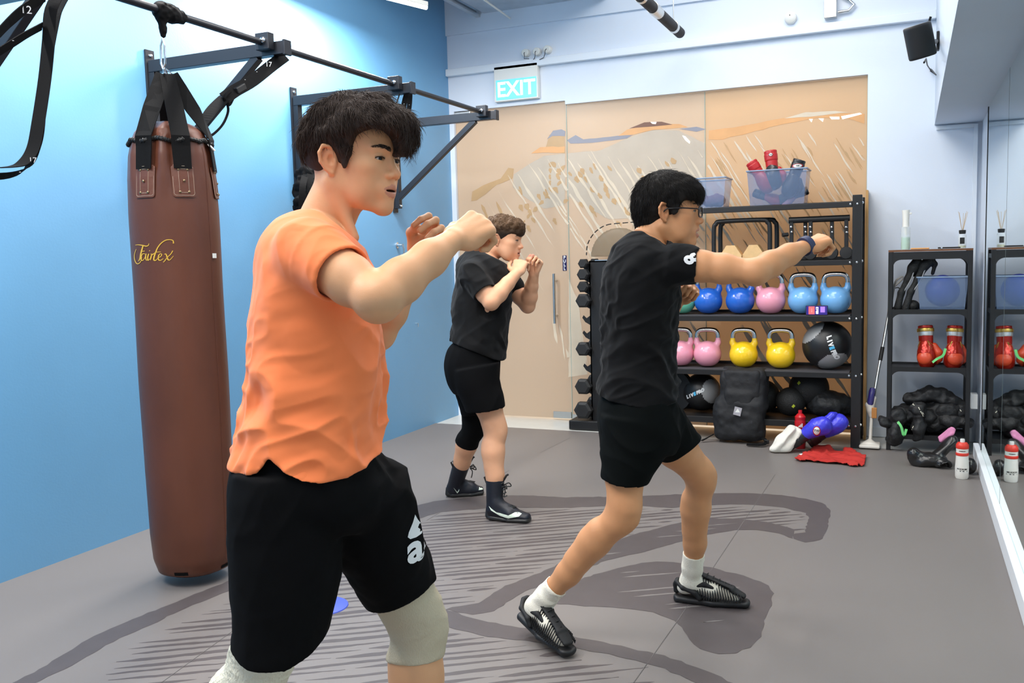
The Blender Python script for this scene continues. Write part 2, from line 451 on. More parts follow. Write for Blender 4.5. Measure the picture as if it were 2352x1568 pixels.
def strands_mesh(roots, dirs, nrmls, length, rad, seg=5, curl=0.0, grav=0.0, wav=0.0, seed=0, hug=0.6):
    """3-sided tapered hairs; roots (n,3), dirs tangent flow, nrmls"""
    r2 = np.random.default_rng(seed); n = len(roots); L = length * (0.6 + 0.8 * r2.random(n))
    p = roots.copy(); d = dirs.copy(); V = []; ph = r2.random(n) * 6.28
    side = np.cross(dirs, nrmls); side /= np.linalg.norm(side, axis=1)[:, None] + 1e-9
    for k in range(seg + 1):
        t = k / seg; rr = rad * (1 - t * 0.85) * (0.7 + 0.6 * r2.random(n))
        u = side; v = np.cross(d, u)
        for j in range(3):
            a = 2 * PI * j / 3; V.append(p + (math.cos(a) * u + math.sin(a) * v) * rr[:, None])
        st = (L / seg)[:, None]
        d = d - nrmls * (curl * (0.5 + r2.random((n, 1)))) + np.array([0, 0, -1.0]) * grav + side * (wav * np.sin(ph + k * 1.9))[:, None]
        d /= np.linalg.norm(d, axis=1)[:, None]; p = p + d * st
    V = np.stack(V, 1).reshape(-1, 3); per = (seg + 1) * 3; F = []
    base = np.arange(n) * per
    for k in range(seg):
        for j in range(3):
            F.append(np.stack([base + k * 3 + j, base + k * 3 + (j + 1) % 3, base + (k + 1) * 3 + (j + 1) % 3, base + (k + 1) * 3 + j], 1))
    return V, np.concatenate(F)
# ============================================================= the room
XL, XR, YB, YF, ZC = -3.69, 0.425, 7.1, -2.2, 3.9
def wallmat(name, col, rough=0.55, var=0.04, vs=2.0, bump=0.05):
    return mat(name, col, rough=rough, var=var, vscale=vs, bump=bump, bscale=90)
M_blue = wallmat('blue_paint', srgb(92, 154, 198), 0.5, 0.05, 1.3)
_b = M_blue.node_tree.nodes['Principled BSDF']; _b.inputs['Specular IOR Level'].default_value = 1.0; _b.inputs['Coat Weight'].default_value = 0.7; _b.inputs['Coat Roughness'].default_value = 0.55; _b.inputs['Coat IOR'].default_value = 1.6
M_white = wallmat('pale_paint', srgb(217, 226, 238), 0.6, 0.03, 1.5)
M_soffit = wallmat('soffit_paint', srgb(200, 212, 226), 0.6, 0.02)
M_trim = mat('trim_paint', srgb(222, 230, 238), 0.4)
M_mirror = mat('mirror_glass', srgb(222, 238, 236), 0.02, metal=1.0)
M_black = mat('black_powder_metal', (0.010, 0.010, 0.011), 0.45, metal=0.0, bump=0.03, bscale=300)
M_steel = mat('brushed_steel', (0.62, 0.62, 0.60), 0.28, metal=1.0)
M_chrome = mat('chrome', (0.8, 0.8, 0.8), 0.12, metal=1.0)
M_strip = mat('threshold_tile', srgb(206, 206, 200), 0.25, var=0.03)
M_mat = mat('grey_mat', srgb(118, 112, 109), 0.42, bump=0.06, bscale=400, var=0.03, vscale=1.2)
M_matd = mat('mat_print', srgb(80, 73, 73), 0.46, bump=0.06, bscale=400, var=0.05, vscale=14)
M_seam = mat('mat_seam', srgb(105, 100, 98), 0.8)

def slab(name, x0, x1, y0, y1, z0, z1, m):
    return struct(MB().bb(x0, x1, y0, y1, z0, z1).build(name, m))
slab('floor', XL - 0.1, XR + 0.2, YF - 0.1, YB + 2.4, -0.12, -0.004, M_strip)
slab('wall_left', XL - 0.12, XL, YF, YB + 0.02, -0.12, ZC, M_blue)
slab('ceiling', XL - 0.12, XR + 0.2, YF, YB + 2.4, ZC, ZC + 0.1, wallmat('ceiling_paint', srgb(225, 228, 230)))
slab('wall_front', XL - 0.1, XR + 0.2, YF - 0.12, YF, -0.12, ZC, M_white)
slab('wall_right', XR + 0.012, XR + 0.15, YF, YB, -0.12, ZC, M_white)
# back wall around the glazed opening
o = MB()
GX0, GX1, GXD, GXS, GZ, GZD = -3.645, -0.30, -2.617, -1.475, 2.63, 2.66
o.bb(XL, GX0, YB, YB + 0.14, -0.12, ZC); o.bb(GX1, XR + 0.15, YB, YB + 0.14, -0.12, ZC)
o.bb(GX0, GXD, YB, YB + 0.14, GZD, ZC); o.bb(GXD, GX1, YB, YB + 0.14, GZ, ZC)
struct(o.build('wall_back', M_white))
# ledge trim and panels high on the back wall
struct(MB().bb(XL + 0.0, 0.14, YB - 0.05, YB, 2.955, 3.015, 0.006).build('trim_1', M_trim))
struct(MB().bb(XL, 0.14, YB - 0.025, YB, 3.30, ZC).build('trim_2', M_white))
struct(MB().bb(0.15, 0.40, YB - 0.02, YB, 2.20, 2.225).bb(0.385, 0.41, YB - 0.03, YB, 0, 2.22).build('trim_3', M_trim))
# boxed soffit above the mirror
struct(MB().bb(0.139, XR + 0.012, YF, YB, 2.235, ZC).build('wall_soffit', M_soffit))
# the mirror wall with its joints
MY1 = 6.37
mr = MB().bb(XR, XR + 0.011, YF + 0.3, MY1, 0.0, 2.235).build('mirror', M_mirror)
tag(mr, 'full height wall mirror along the right side of the gym', 'mirror')
for y in (MY1 + 0.004,):
    MB().bb(XR - 0.003, XR + 0.011, y - 0.004, y + 0.004, 0.0, 2.235).build('edge_strip', M_black, mr)
for y in (5.05, 3.8):
    MB().bb(XR - 0.0006, XR + 0.002, y - 0.0016, y + 0.0016, 0.0, 2.235).build('joint', mat('joint_grey', (0.12, 0.14, 0.14), 0.6), mr)
struct(MB().bb(0.393, XR + 0.0005, YF, 6.60, 0, 0.088, 0.004).build('baseboard_right', mat('white_gloss', srgb(238, 242, 246), 0.3)))
struct(MB().bb(-0.33, 0.39, YB - 0.012, YB, 0.0, 0.07).build('baseboard_back', M_trim))

# the mat with its printed graphic
mt = MB().bb(XL, 0.395, YF, 6.67, -0.0035, 0.0).build('sports_mat', M_mat)
tag(mt, 'grey sports mat covering the gym floor with a dark brushstroke print', 'mat')
def jag(poly_px, step=0.03, amp=0.006, seed=0):
    r = np.random.default_rng(seed); P = [onZ(x, y)[:2] for x, y in poly_px]; out = []
    for i in range(len(P)):
        a, b = P[i], P[(i + 1) % len(P)]; n = max(1, int(np.linalg.norm(b - a) / step))
        for k in range(n):
            q = a + (b - a) * k / n; out.append(q + r.normal(0, amp, 2) * (1 if n > 1 else 0.3))
    return out
def tri_poly(mb, P2, z, th=0.0006):
    from mathutils.geometry import tessellate_polygon
    V = [Vector((p[0], p[1], z)) for p in P2]; T = tessellate_polygon([V]); mb.add(V, T)
pr = MB()
BANDS = [
 [(20, 1572), (110, 1527), (200, 1468), (290, 1428), (400, 1383), (480, 1352), (560, 1318), (640, 1275), (760, 1228), (900, 1175), (1000, 1150), (1100, 1140), (1200, 1137), (1300, 1142), (1450, 1140), (1600, 1133), (1720, 1132), (1800, 1137), (1850, 1145), (1890, 1155), (1908, 1172), (1900, 1215), (1885, 1240), (1850, 1245), (1820, 1237), (1826, 1225), (1848, 1222), (1858, 1190), (1850, 1178), (1800, 1165), (1720, 1158), (1640, 1160), (1540, 1166), (1440, 1160), (1300, 1166), (1130, 1166), (1010, 1176), (930, 1200), (800, 1250), (660, 1305), (540, 1352), (430, 1395), (330, 1442), (240, 1482), (170, 1527), (70, 1572)],
 [(1820, 1237), (1790, 1225), (1740, 1217), (1690, 1217), (1623, 1228), (1555, 1246), (1474, 1268), (1392, 1287), (1350, 1304), (1270, 1336), (1220, 1352), (1174, 1376), (1134, 1404), (1085, 1412), (1020, 1398), (1100, 1385), (1160, 1345), (1230, 1320), (1280, 1296), (1340, 1268), (1440, 1232), (1540, 1205), (1600, 1192), (1680, 1190), (1760, 1198), (1826, 1215)],
 [(1283, 1387), (1240, 1372), (1290, 1350), (1354, 1322), (1419, 1305), (1474, 1293), (1528, 1289), (1580, 1296), (1637, 1303), (1705, 1321), (1746, 1335), (1765, 1345), (1776, 1362), (1770, 1390), (1758, 1425), (1745, 1460), (1722, 1487), (1690, 1500), (1651, 1503), (1610, 1490), (1583, 1468), (1569, 1447), (1550, 1425), (1501, 1407), (1447, 1398), (1365, 1392)],
 [(1000, 1390), (1060, 1412), (1120, 1428), (1174, 1438), (1294, 1457), (1365, 1471), (1446, 1487), (1528, 1506), (1637, 1545), (1690, 1572), (1610, 1572), (1528, 1536), (1460, 1517), (1378, 1500), (1324, 1489), (1200, 1470), (1120, 1462), (1030, 1440), (1000, 1425)],
]
for i, b in enumerate(BANDS): tri_poly(pr, jag(b, 0.03, 0.0035, i), 0.0007 + .00008 * i)
# hatch strokes clipped to regions
hd = nrm(onZ(1000, 1484)[:2] - onZ(330, 1551)[:2]); hp = np.array([-hd[1], hd[0]])
def hatch(mb, region, sp, wd, z, seed, gap=0.12, inset=0.0):
    r = np.random.default_rng(seed); P = np.array([onZ(x, y)[:2] for x, y in region]); t = P @ hp
    c = t.min()
    while c < t.max():
        cc = c + r.normal(0, sp * 0.12); xs = []
        for i in range(len(P)):
            a, b = P[i], P[(i + 1) % len(P)]; ta, tb = a @ hp, b @ hp
            if (ta - cc) * (tb - cc) < 0: q = a + (b - a) * (cc - ta) / (tb - ta); xs.append(q @ hd)
        xs.sort()
        for i in range(0, len(xs) - 1, 2):
            x0 = xs[i] + abs(r.normal(0, 0.10)) * (inset + 0.4); x1 = xs[i + 1] - abs(r.normal(0, 0.12)) * (inset + 0.4)
            if x1 - x0 < 0.06: continue
            cuts = [x0]
            while cuts[-1] < x1: cuts.append(cuts[-1] + r.uniform(0.35, 1.6))
            cuts[-1] = x1
            for u0, u1 in zip(cuts[:-1], cuts[1:]):
                u1 = u1 - (r.uniform(0.01, 0.05) if u1 < x1 else 0)
                n = max(3, int((u1 - u0) / 0.025)); up_ = []; dn = []; w0 = wd * r.uniform(0.6, 1.25); wob = r.uniform(0, 6)
                for k in range(n + 1):
                    u = u0 + (u1 - u0) * k / n; e = min(1, 6 * k / n + 0.15, 3.0 * (n - k) / n + 0.12)
                    mid = cc + 0.004 * math.sin(u * 9 + wob)
                    up_.append(u * hd + (mid + w0 / 2 * e + r.normal(0, 0.0012)) * hp); dn.append(u * hd + (mid - w0 / 2 * e + r.normal(0, 0.0012)) * hp)
                tri_poly(mb, up_ + dn[::-1], z)
        c += sp
hatch(pr, [(150, 1660), (240, 1535), (300, 1480), (430, 1420), (560, 1368), (700, 1320), (830, 1262), (940, 1206), (1010, 1180), (1130, 1170), (1300, 1170), (1440, 1165), (1600, 1170), (1800, 1170), (1720, 1185), (1600, 1190), (1440, 1230), (1300, 1285), (1230, 1318), (1160, 1345), (1100, 1385), (1010, 1394), (1000, 1430), (1030, 1445), (1130, 1466), (1324, 1492), (1460, 1520), (1528, 1540), (1500, 1640), (900, 1760)], 0.052, 0.024, 0.0003, 3)
hatch(pr, [(1600, 1166), (1720, 1158), (1850, 1178), (1858, 1214), (1826, 1232), (1790, 1222), (1700, 1212), (1620, 1215)], 0.05, 0.022, 0.0005, 17)
printo = pr.build('print', M_matd, mt); printo['kind'] = 'stuff'
lt = MB()
hatch(lt, [(1380, 1318), (1470, 1300), (1560, 1310), (1690, 1330), (1720, 1350), (1700, 1420), (1660, 1470), (1600, 1440), (1540, 1400), (1440, 1385), (1370, 1370)], 0.075, 0.014, 0.0013, 9, inset=0.5)
hatch(lt, [(1290, 1290), (1480, 1235), (1620, 1200), (1700, 1200), (1560, 1235), (1380, 1290), (1250, 1340)], 0.06, 0.012, 0.0013, 11, inset=0.6)
lt.build('print_gap', M_mat, mt)['kind'] = 'stuff'
sm_ = MB()
for a, b in (((1455, 1568), (1560, 1420)), ((1560, 1420), (1720, 1180)), ((1720, 1180), (1780, 1090)), ((370, 1568), (540, 1445)), ((1170, 1080), (980, 1195)), ((1240, 1040), (1310, 1005))):
    p, q = onZ(*a), onZ(*b); d = nrm(q - p); s_ = np.array([-d[1], d[0], 0]) * 0.0012
    sm_.add([p - s_ + [0, 0, .0016], p + s_ + [0, 0, .0016], q + s_ + [0, 0, .0016], q - s_ + [0, 0, .0016]], [(0, 1, 2, 3)])
sm_.build('seam', M_seam, mt)['kind'] = 'stuff'

# ------------------------------------------------------------- corridor behind the glass
M_wood = mat('corridor_panel', srgb(226, 198, 160), 0.5, var=0.10, vscale=3, stretch=(1, 1, 0.2))
slab('wall_corridor', -4.6, 1.2, 9.3, 9.4, -0.1, ZC, M_wood)
slab('wall_corridor_left', -4.7, -4.6, YB, 9.4, -0.1, ZC, M_wood)
slab('wall_corridor_right', 1.2, 1.3, YB, 9.4, -0.1, ZC, M_wood)

# glass with film
def film_mat(name, col, alpha):
    m = bpy.data.materials.new(name); m.use_nodes = True; nt = m.node_tree; N = nt.nodes; L = nt.links; N.clear()
    out = N.new('ShaderNodeOutputMaterial'); mix = N.new('ShaderNodeMixShader'); tr = N.new('ShaderNodeBsdfTransparent')
    d = N.new('ShaderNodeBsdfPrincipled'); d.inputs['Base Color'].default_value = col; d.inputs['Roughness'].default_value = 0.35
    t2 = N.new('ShaderNodeBsdfTranslucent'); t2.inputs['Color'].default_value = col; mx2 = N.new('ShaderNodeMixShader')
    mx2.inputs[0].default_value = 0.45; L.new(d.outputs[0], mx2.inputs[1]); L.new(t2.outputs[0], mx2.inputs[2])
    tr.inputs['Color'].default_value = (0.97, 0.93, 0.88, 1)
    mix.inputs[0].default_value = alpha; L.new(tr.outputs[0], mix.inputs[1]); L.new(mx2.outputs[0], mix.inputs[2]); L.new(mix.outputs[0], out.inputs[0])
    return m
F_main = film_mat('beige_film', srgb(214, 198, 178), 0.92)
F_tan = mat('tan_print', srgb(188, 154, 112), .4, var=.05); F_light = mat('light_print', srgb(214, 199, 176), .35, var=.04); F_pale = mat('pale_grey_print', srgb(190, 176, 158), .35, var=.04)
F_dark = mat('brown_print', srgb(120, 84, 68), .4); F_org = mat('orange_print', srgb(218, 164, 110), .4, var=.05); F_grey = mat('bluegrey_print', srgb(142, 142, 152), .4)
M_edge = mat('glass_edge', (0.30, 0.42, 0.38), 0.15)
F_mid = film_mat('warm_film', srgb(218, 194, 162), 0.92)
def pane(name, x0, x1, z1, label, cat, F_=None):
    g = MB().bb(x0 + 0.002, x1 - 0.002, YB + 0.03, YB + 0.042, 0.012, z1 - 0.006).build(name, F_ or F_main)
    struct(g); MB().bb(x1 - 0.003, x1 + 0.001, YB + 0.028, YB + 0.044, 0.012, z1 - 0.006).build('pane_edge', M_edge, g)
    return g
g_door = pane('door_1', GX0, GXD, GZD, 'beige filmed glass door with a long steel pull handle', 'glass door')
g_mid = pane('window_1', GXD, GXS, GZ, 'beige filmed fixed glass panel between the door and the storage rack', 'glass panel')
g_rt = pane('window_2', GXS, GX1, GZ, 'tan filmed fixed glass panel directly behind the storage rack', 'glass panel', F_mid)
def onpane(px, py, dy=0.0): return onY(px, py, YB + 0.029 - dy)
def patchset(name, polys, m, par, dy=0.001, jit=0.004, seed=0):
    r = np.random.default_rng(seed); mb = MB(); from mathutils.geometry import tessellate_polygon
    for P in polys:
        Q = []
        W = [onpane(x, y, dy) if np.ndim(x) == 0 and not isinstance(x, np.ndarray) else x for x, y in P]
        for i in range(len(W)):
            a, b = W[i], W[(i + 1) % len(W)]; n = max(1, int(np.linalg.norm(b - a) / 0.05))
            for k in range(n): Q.append(a + (b - a) * k / n + np.array([r.normal(0, jit), 0, r.normal(0, jit)]))
        V = [Vector(q) - Vector((0, .00005 * len(polys), 0)) for q in Q]; mb.add(V, tessellate_polygon([V]))
    return mb.build(name, m, par)
# big shapes of the film graphic (a raised fist drawn in brush strokes)
patchset('film_print', [[(1250, 350), (1262, 310), (1290, 298), (1298, 300), (1298, 352)],
    [(1085, 440), (1110, 425), (1150, 410), (1168, 385), (1180, 388), (1178, 410), (1140, 425), (1115, 445), (1095, 460), (1083, 462)]], F_tan, g_door, jit=0.002)
patchset('film_print', [[(1256, 320), (1270, 300), (1290, 297), (1298, 302), (1298, 312), (1270, 312)]], F_grey, g_door, 0.002, 0.002)
patchset('film_print', [[(1220, 352), (1240, 338), (1298, 336), (1298, 350)]], F_org, g_door, 0.002, 0.003)
patchset('film_print', [[(1302, 322), (1322, 310), (1340, 320), (1400, 314), (1460, 306), (1440, 318), (1360, 328), (1310, 330)]], F_grey, g_mid, 0.001, 0.001)
patchset('film_print', [[(1420, 312), (1440, 298), (1500, 283), (1560, 285), (1580, 292), (1500, 298), (1450, 310)]], F_org, g_mid, 0.0014, 0.001)
patchset('film_print', [[(1445, 295), (1480, 281), (1520, 279), (1545, 286), (1490, 291)]], F_dark, g_mid, 0.002, 0.001)
patchset('film_print', [[(1560, 296), (1600, 291), (1622, 297), (1600, 302)]], F_grey, g_mid, 0.001, 0.001)
patchset('film_print', [[(1628, 320), (1628, 300), (1700, 290), (1780, 275), (1850, 262), (1900, 258), (1960, 262), (1985, 262), (1985, 284), (1940, 272), (1880, 270), (1800, 284), (1720, 305), (1660, 320)]], F_org, g_rt, 0.001, 0.002)
patchset('film_print', [[(1800, 272), (1850, 258), (1920, 254), (1950, 258), (1880, 266)]], F_light, g_rt, 0.002, 0.002)
M_glow = mat('lamp_seen_through_film', (1, 1, 1), emit=(1, 0.97, 0.92), estr=2.2)
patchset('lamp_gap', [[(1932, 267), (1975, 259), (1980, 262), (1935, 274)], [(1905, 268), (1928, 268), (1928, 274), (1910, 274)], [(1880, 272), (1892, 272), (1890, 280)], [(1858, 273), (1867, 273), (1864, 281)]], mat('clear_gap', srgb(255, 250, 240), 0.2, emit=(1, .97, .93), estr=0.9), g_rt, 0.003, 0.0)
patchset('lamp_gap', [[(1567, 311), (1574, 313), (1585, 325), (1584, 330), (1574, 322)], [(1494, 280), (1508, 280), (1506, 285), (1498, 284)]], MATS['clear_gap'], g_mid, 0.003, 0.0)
# slanting brush strokes, each piece kept on its own pane
def strokes(L, m, seed, wd=0.018, dy=.001):
    """L: [(x, y, dx, dy)] in photo pixels, measured on the glass"""
    r = np.random.default_rng(seed); mbs = {0: MB(), 1: MB(), 2: MB()}; YS = YB + .0285 - dy
    for n_i, (x, y, ex, ey) in enumerate(L):
        YS -= 0.00003; a_ = onY(x, y, YS); b_ = onY(x + ex, y + ey, YS); d = nrm(b_ - a_); s_ = nrm(np.cross(d, (0, 1, 0))); ln = np.linalg.norm(b_ - a_)
        k = max(4, int(ln / .035)); w_ = wd * r.uniform(.6, 1.35); A = []; ph = r.uniform(0, 6)
        for i in range(k + 1):
            e = min(1, 4 * i / k + .12, 3 * (k - i) / k + .10) * (1 + .25 * math.sin(i * 1.3 + ph)); p = a_ + (b_ - a_) * i / k + s_ * .003 * math.sin(i * .9 + ph)
            A.append((p + s_ * (w_ / 2 * e + r.normal(0, .0008)), p - s_ * (w_ / 2 * e + r.normal(0, .0008))))
        for i in range(k):
            q = [A[i][0], A[i + 1][0], A[i + 1][1], A[i][1]]; cx = sum(v[0] for v in q) / 4; pane_ = 0 if cx < GXD - .004 else (1 if cx < GXS - .003 else 2)
            if min(v[0] for v in q) > GX0 and max(v[0] for v in q) < GX1 - .01 and abs(cx - GXD) > .012 and abs(cx - GXS) > .012: mbs[pane_].add(q, [(0, 1, 2, 3)])
    for k, par in ((0, g_door), (1, g_mid), (2, g_rt)):
        if mbs[k].f: mbs[k].build('film_stroke', m, par)['kind'] = 'stuff'
rs = np.random.default_rng(5)
cx_ = [1110, 1170, 1220, 1290, 1360, 1450, 1540, 1640]; cy_ = [450, 405, 372, 345, 352, 372, 350, 330]
patchset('film_print', [[(1180, 400), (1230, 368), (1250, 358), (1298, 352), (1298, 470), (1250, 480), (1200, 450), (1178, 430)]], F_pale, g_door, 0.0005, 0.002)
patchset('film_print', [[(1304, 352), (1380, 345), (1430, 322), (1500, 298), (1560, 300), (1618, 330), (1618, 470), (1560, 520), (1480, 500), (1400, 505), (1304, 450)]], F_pale, g_mid, 0.0005, 0.003)
L1 = []
for x in np.arange(1120, 1650, 23):
    y = np.interp(x, cx_, cy_) + rs.uniform(-8, 30); t = rs.uniform(.55, 1.0); L1.append((x, y, 150 * t, 235 * t))
    if x > 1280: L1.append((x + rs.uniform(-8, 8), y - 10 + rs.uniform(0, 200), 60, 94))
strokes(L1, F_light, 3, .016, .0014)
L2 = [(rs.uniform(1190, 1600), 0, 0, 0) for _ in range(60)]; L2 = [(x, np.interp(x, cx_, cy_) + rs.uniform(10, 150), 9, 14) for x, *_ in L2]
strokes(L2, F_tan, 4, .030, .001)
strokes([(1290 - 14 * k, 415 + 15 * k, -10, 11) for k in range(9)] + [(1262, 372 + 14 * k, 3, 12) for k in range(5)] + [(1298, 380, -14, 14), (1105, 470, 18, 34), (1140, 462, 16, 40), (1145, 490, 22, 40)], F_tan, 14, .026, .001)
L3 = []
for x in np.arange(1632, 2000, 19):
    for rep in range(3):
        y = 300 + rs.uniform(0, 380); t = rs.uniform(.2, .75); L3.append((x + rs.uniform(-6, 6), y, 90 * t, 140 * t))
strokes(L3, F_light, 5, .011, .0012)
L4 = [(rs.uniform(1640, 1980), rs.uniform(315, 560), 0, 0) for _ in range(46)]; strokes([(x, y, *(np.array([34, 52]) * rs.uniform(.4, 1.6))) for x, y, *_ in L4], F_tan, 6, .010, .001)
strokes([(rs.uniform(1560, 1970), rs.uniform(600, 900), 70, 105) for _ in range(26)], F_light, 9, .024, .0012)
strokes([(1270, 730, 10, 60), (1285, 740, 14, 90), (1300, 800, 22, 60), (1318, 700, 18, 50), (1330, 760, 20, 80)], F_light, 10, .022, .0012)
patchset('film_print', [[(1306, 640), (1330, 700), (1350, 860), (1306, 866)]], F_light, g_mid, 0.0005, 0.002)
# door furniture
def handle(x, y, parent):
    h = MB().tube([(x, y, 0.827), (x, y, 1.245)], 0.012, 14).build('pull_handle', M_steel, parent)
    MB().tube([(x, y, 0.89), (x, YB + 0.03, 0.89)], 0.008).tube([(x, y, 1.185), (x, YB + 0.03, 1.185)], 0.008).build('handle_post', M_steel, h)
handle(-2.735, YB - 0.035, g_door)
MB().tube([(-2.735, YB + 0.105, 0.827), (-2.735, YB + 0.105, 1.245)], 0.012, 14).build('pull_handle', M_steel, g_door)
MB().bb(GXD - 0.17, GXD - 0.005, YB + 0.016, YB + 0.056, 0.012, 0.068, 0.003).build('patch_fitting', M_steel, g_door)
MB().bb(GX0, GX0 + 0.15, YB + 0.016, YB + 0.056, GZD - 0.06, GZD - 0.005, 0.003).build('patch_fitting', M_steel, g_door)
MB().bb(GXD + 0.003, GXD + 0.05, YB + 0.016, YB + 0.056, 0.012, 0.05, 0.003).build('patch_fitting', M_steel, g_mid)
pc = onY(1297, 604, YB + 0.028)
ps = MB().box(pc, (0.036, 0.002, 0.128)).build('pull_sticker', mat('sticker_navy', srgb(35, 30, 80), 0.4)); tag(ps, 'small navy PULL sticker on the glass door', 'sticker')
for i, ch in enumerate('PULL'):
    text_obj('letter', ch, pc + V3(0, -0.002, 0.046 - 0.031 * i), (1, 0, 0), (0, 0, 1), 0.036, mat('white_print', (0.85, 0.85, 0.85), 0.5), ps, bold=0.001)
# ============================================================= things on the walls and ceiling
M_plastic = mat('white_plastic', srgb(228, 228, 222), 0.4)
M_wire = mat('black_cable', (0.012, 0.012, 0.012), 0.5)
# exit sign
a = onY(1134, 160, YB - 0.05); b = onY(1236, 230, YB - 0.05)
x0, x1, z0, z1 = a[0], b[0], b[2] , a[2]
ex = thing('exit_sign', 'lit blue EXIT sign in a white box above the glass door', 'exit sign', ((x0 + x1) / 2, YB - 0.025, z0))
MB().bb(x0, x1, YB - 0.05, YB - 0.001, z0 + 0.02, z1 + 0.02, 0.004).build('housing', M_plastic, ex)
zt = z0 + 0.195
sm0 = MB().bb(x0 + 0.018, x1 - 0.012, YB - 0.054, YB - 0.049, z0 + 0.032, zt).build('lit_face', mat('exit_blue', srgb(120, 200, 228), 0.3, emit=srgb(90, 190, 225), estr=0.75), ex)
text_obj('lettering', 'EXIT', ((x0 + x1) / 2 + 0.002, YB - 0.0545, (z0 + 0.032 + zt) / 2 - 0.004), (1, 0, 0), (0, 0, 1), 0.17, mat('exit_white', (1, 1, 1), 0.4, emit=(0.9, 1, 1), estr=1.6), sm0, bold=0.003)
text_obj('small_print', '- -- -', (x1 - 0.07, YB - 0.0515, z1 - 0.012), (1, 0, 0), (0, 0, 1), 0.014, mat('grey_print', (0.3, 0.3, 0.3), 0.5), ex)
# three round junction boxes with looped wires
for i, (px, py) in enumerate(((1208, 122), (1234, 119), (1258, 114))):
    c = onY(px, py, YB - 0.02)
    t = MB().lathe([(0.0, -0.028), (0.026, -0.028), (0.031, -0.024), (0.034, 0.018)], c, 24, (0, 1, 0)).build('junction_box', M_plastic)
    tag(t, ['leftmost', 'middle', 'rightmost'][i] + ' of three round white junction boxes above the exit sign', 'junction box', 'round white junction boxes on the wall')
    cc = c + V3(0, -0.03, 0)
    pts = [cc, cc + V3(0.004 - 0.004 * i, -0.02, -0.02), cc + V3(-0.01 * (i - 0.3), -0.02, -0.055 - 0.008 * i), onY(1215 + 8 * i, 135 + 3 * i, YB - 0.03)]
    MB().tube([pts[0], (pts[0] + pts[1]) / 2 + V3(0, -0.008, 0), pts[1], (pts[1] + pts[2]) / 2 + V3(0.004, 0, 0), pts[2], pts[3]], 0.0028, 6).build('wire', M_wire, t)
# smoke detector
c = onY(1816, 41, YB - 0.02)
t = thing('smoke_detector', 'round white smoke detector on the upper back wall', 'smoke detector', c)
MB().lathe([(0.0, -0.035), (0.022, -0.034), (0.040, -0.02), (0.043, 0.0), (0.043, 0.018)], c, 28, (0, 1, 0)).build('body', M_plastic, t)
MB().lathe([(0.0, -0.038), (0.004, -0.038), (0.004, -0.03)], c + V3(-0.002, 0, 0.012), 10, (0, 1, 0)).build('indicator', M_wire, t)
# conduit box
c = onY(1908, 18, YB - 0.03)
t = thing('conduit_box', 'galvanised electrical box with bent conduit at the top of the back wall', 'conduit box', c)
MB().box(c, (0.085, 0.06, 0.15), None, 0.004).build('box', M_steel, t)
e1 = onY(1925, 28, YB - 0.03); e2 = onY(1950, 24, YB - 0.03); e3 = onY(1962, 10, YB - 0.03); e4 = onY(1950, 0, YB - 0.03); e5 = onY(1925, -14, YB - 0.03)
MB().tube([e1, e2, e3, e4, e5], 0.011, 10).build('conduit', M_steel, t)
# ceiling pipe with clamps
pe = onY(1562, 76, 6.75); px_, pz_ = pe[0], pe[2]
t = thing('insulated_pipe', 'black insulated pipe with white clamps hanging below the ceiling', 'pipe', (px_, 5.5, pz_))
MB().tube([(px_, 3.0, pz_), (px_, 6.75, pz_)], 0.037, 18).build('insulation', mat('pipe_foam', (0.018, 0.018, 0.02), 0.7, var=0.3, vscale=20, bump=0.2, bscale=30), t)
for y, w_ in ((6.55, 0.05), (6.05, 0.16), (5.7, 0.04)):
    MB().tube([(px_, y - w_ / 2, pz_), (px_, y + w_ / 2, pz_)], 0.040, 18).build('clamp', M_steel, t)
MB().tube([(px_, 6.55, pz_), (px_, 6.55, ZC)], 0.005, 8).build('hanger_rod', M_steel, t)
# suspended metal tray / fixture
zt_ = 3.42
P = [onZ(1135, 58, zt_), onZ(1405, 8, zt_)]
M_tray = mat('galvanised', (0.62, 0.64, 0.66), 0.3, metal=0.85, var=0.08, vscale=10)
yb_ = P[0][1]; xa, xb = P[0][0], P[1][0]
t = thing('suspended_ceiling_unit', 'galvanised metal unit hanging under the ceiling at the back', 'ceiling unit', ((xa + xb) / 2, yb_ - 0.5, zt_))
MB().bb(xa + 0.05, xb - 0.02, yb_ - 1.6, yb_ - 0.12, zt_ + 0.02, zt_ + 0.24, 0.01).build('casing', M_tray, t)
for x in (xa, xb): MB().bb(x - 0.02, x + 0.02, yb_ - 1.8, yb_, zt_ - 0.005, zt_ + 0.015).bb(x - 0.022, x - 0.016, yb_ - 1.8, yb_, zt_, zt_ + 0.05).build('rail', M_tray, t)
MB().tube([onZ(1110, -2, zt_ - 0.05), onZ(1180, 48, zt_ - 0.05)], 0.008, 8).build('drain_tube', M_plastic, t)
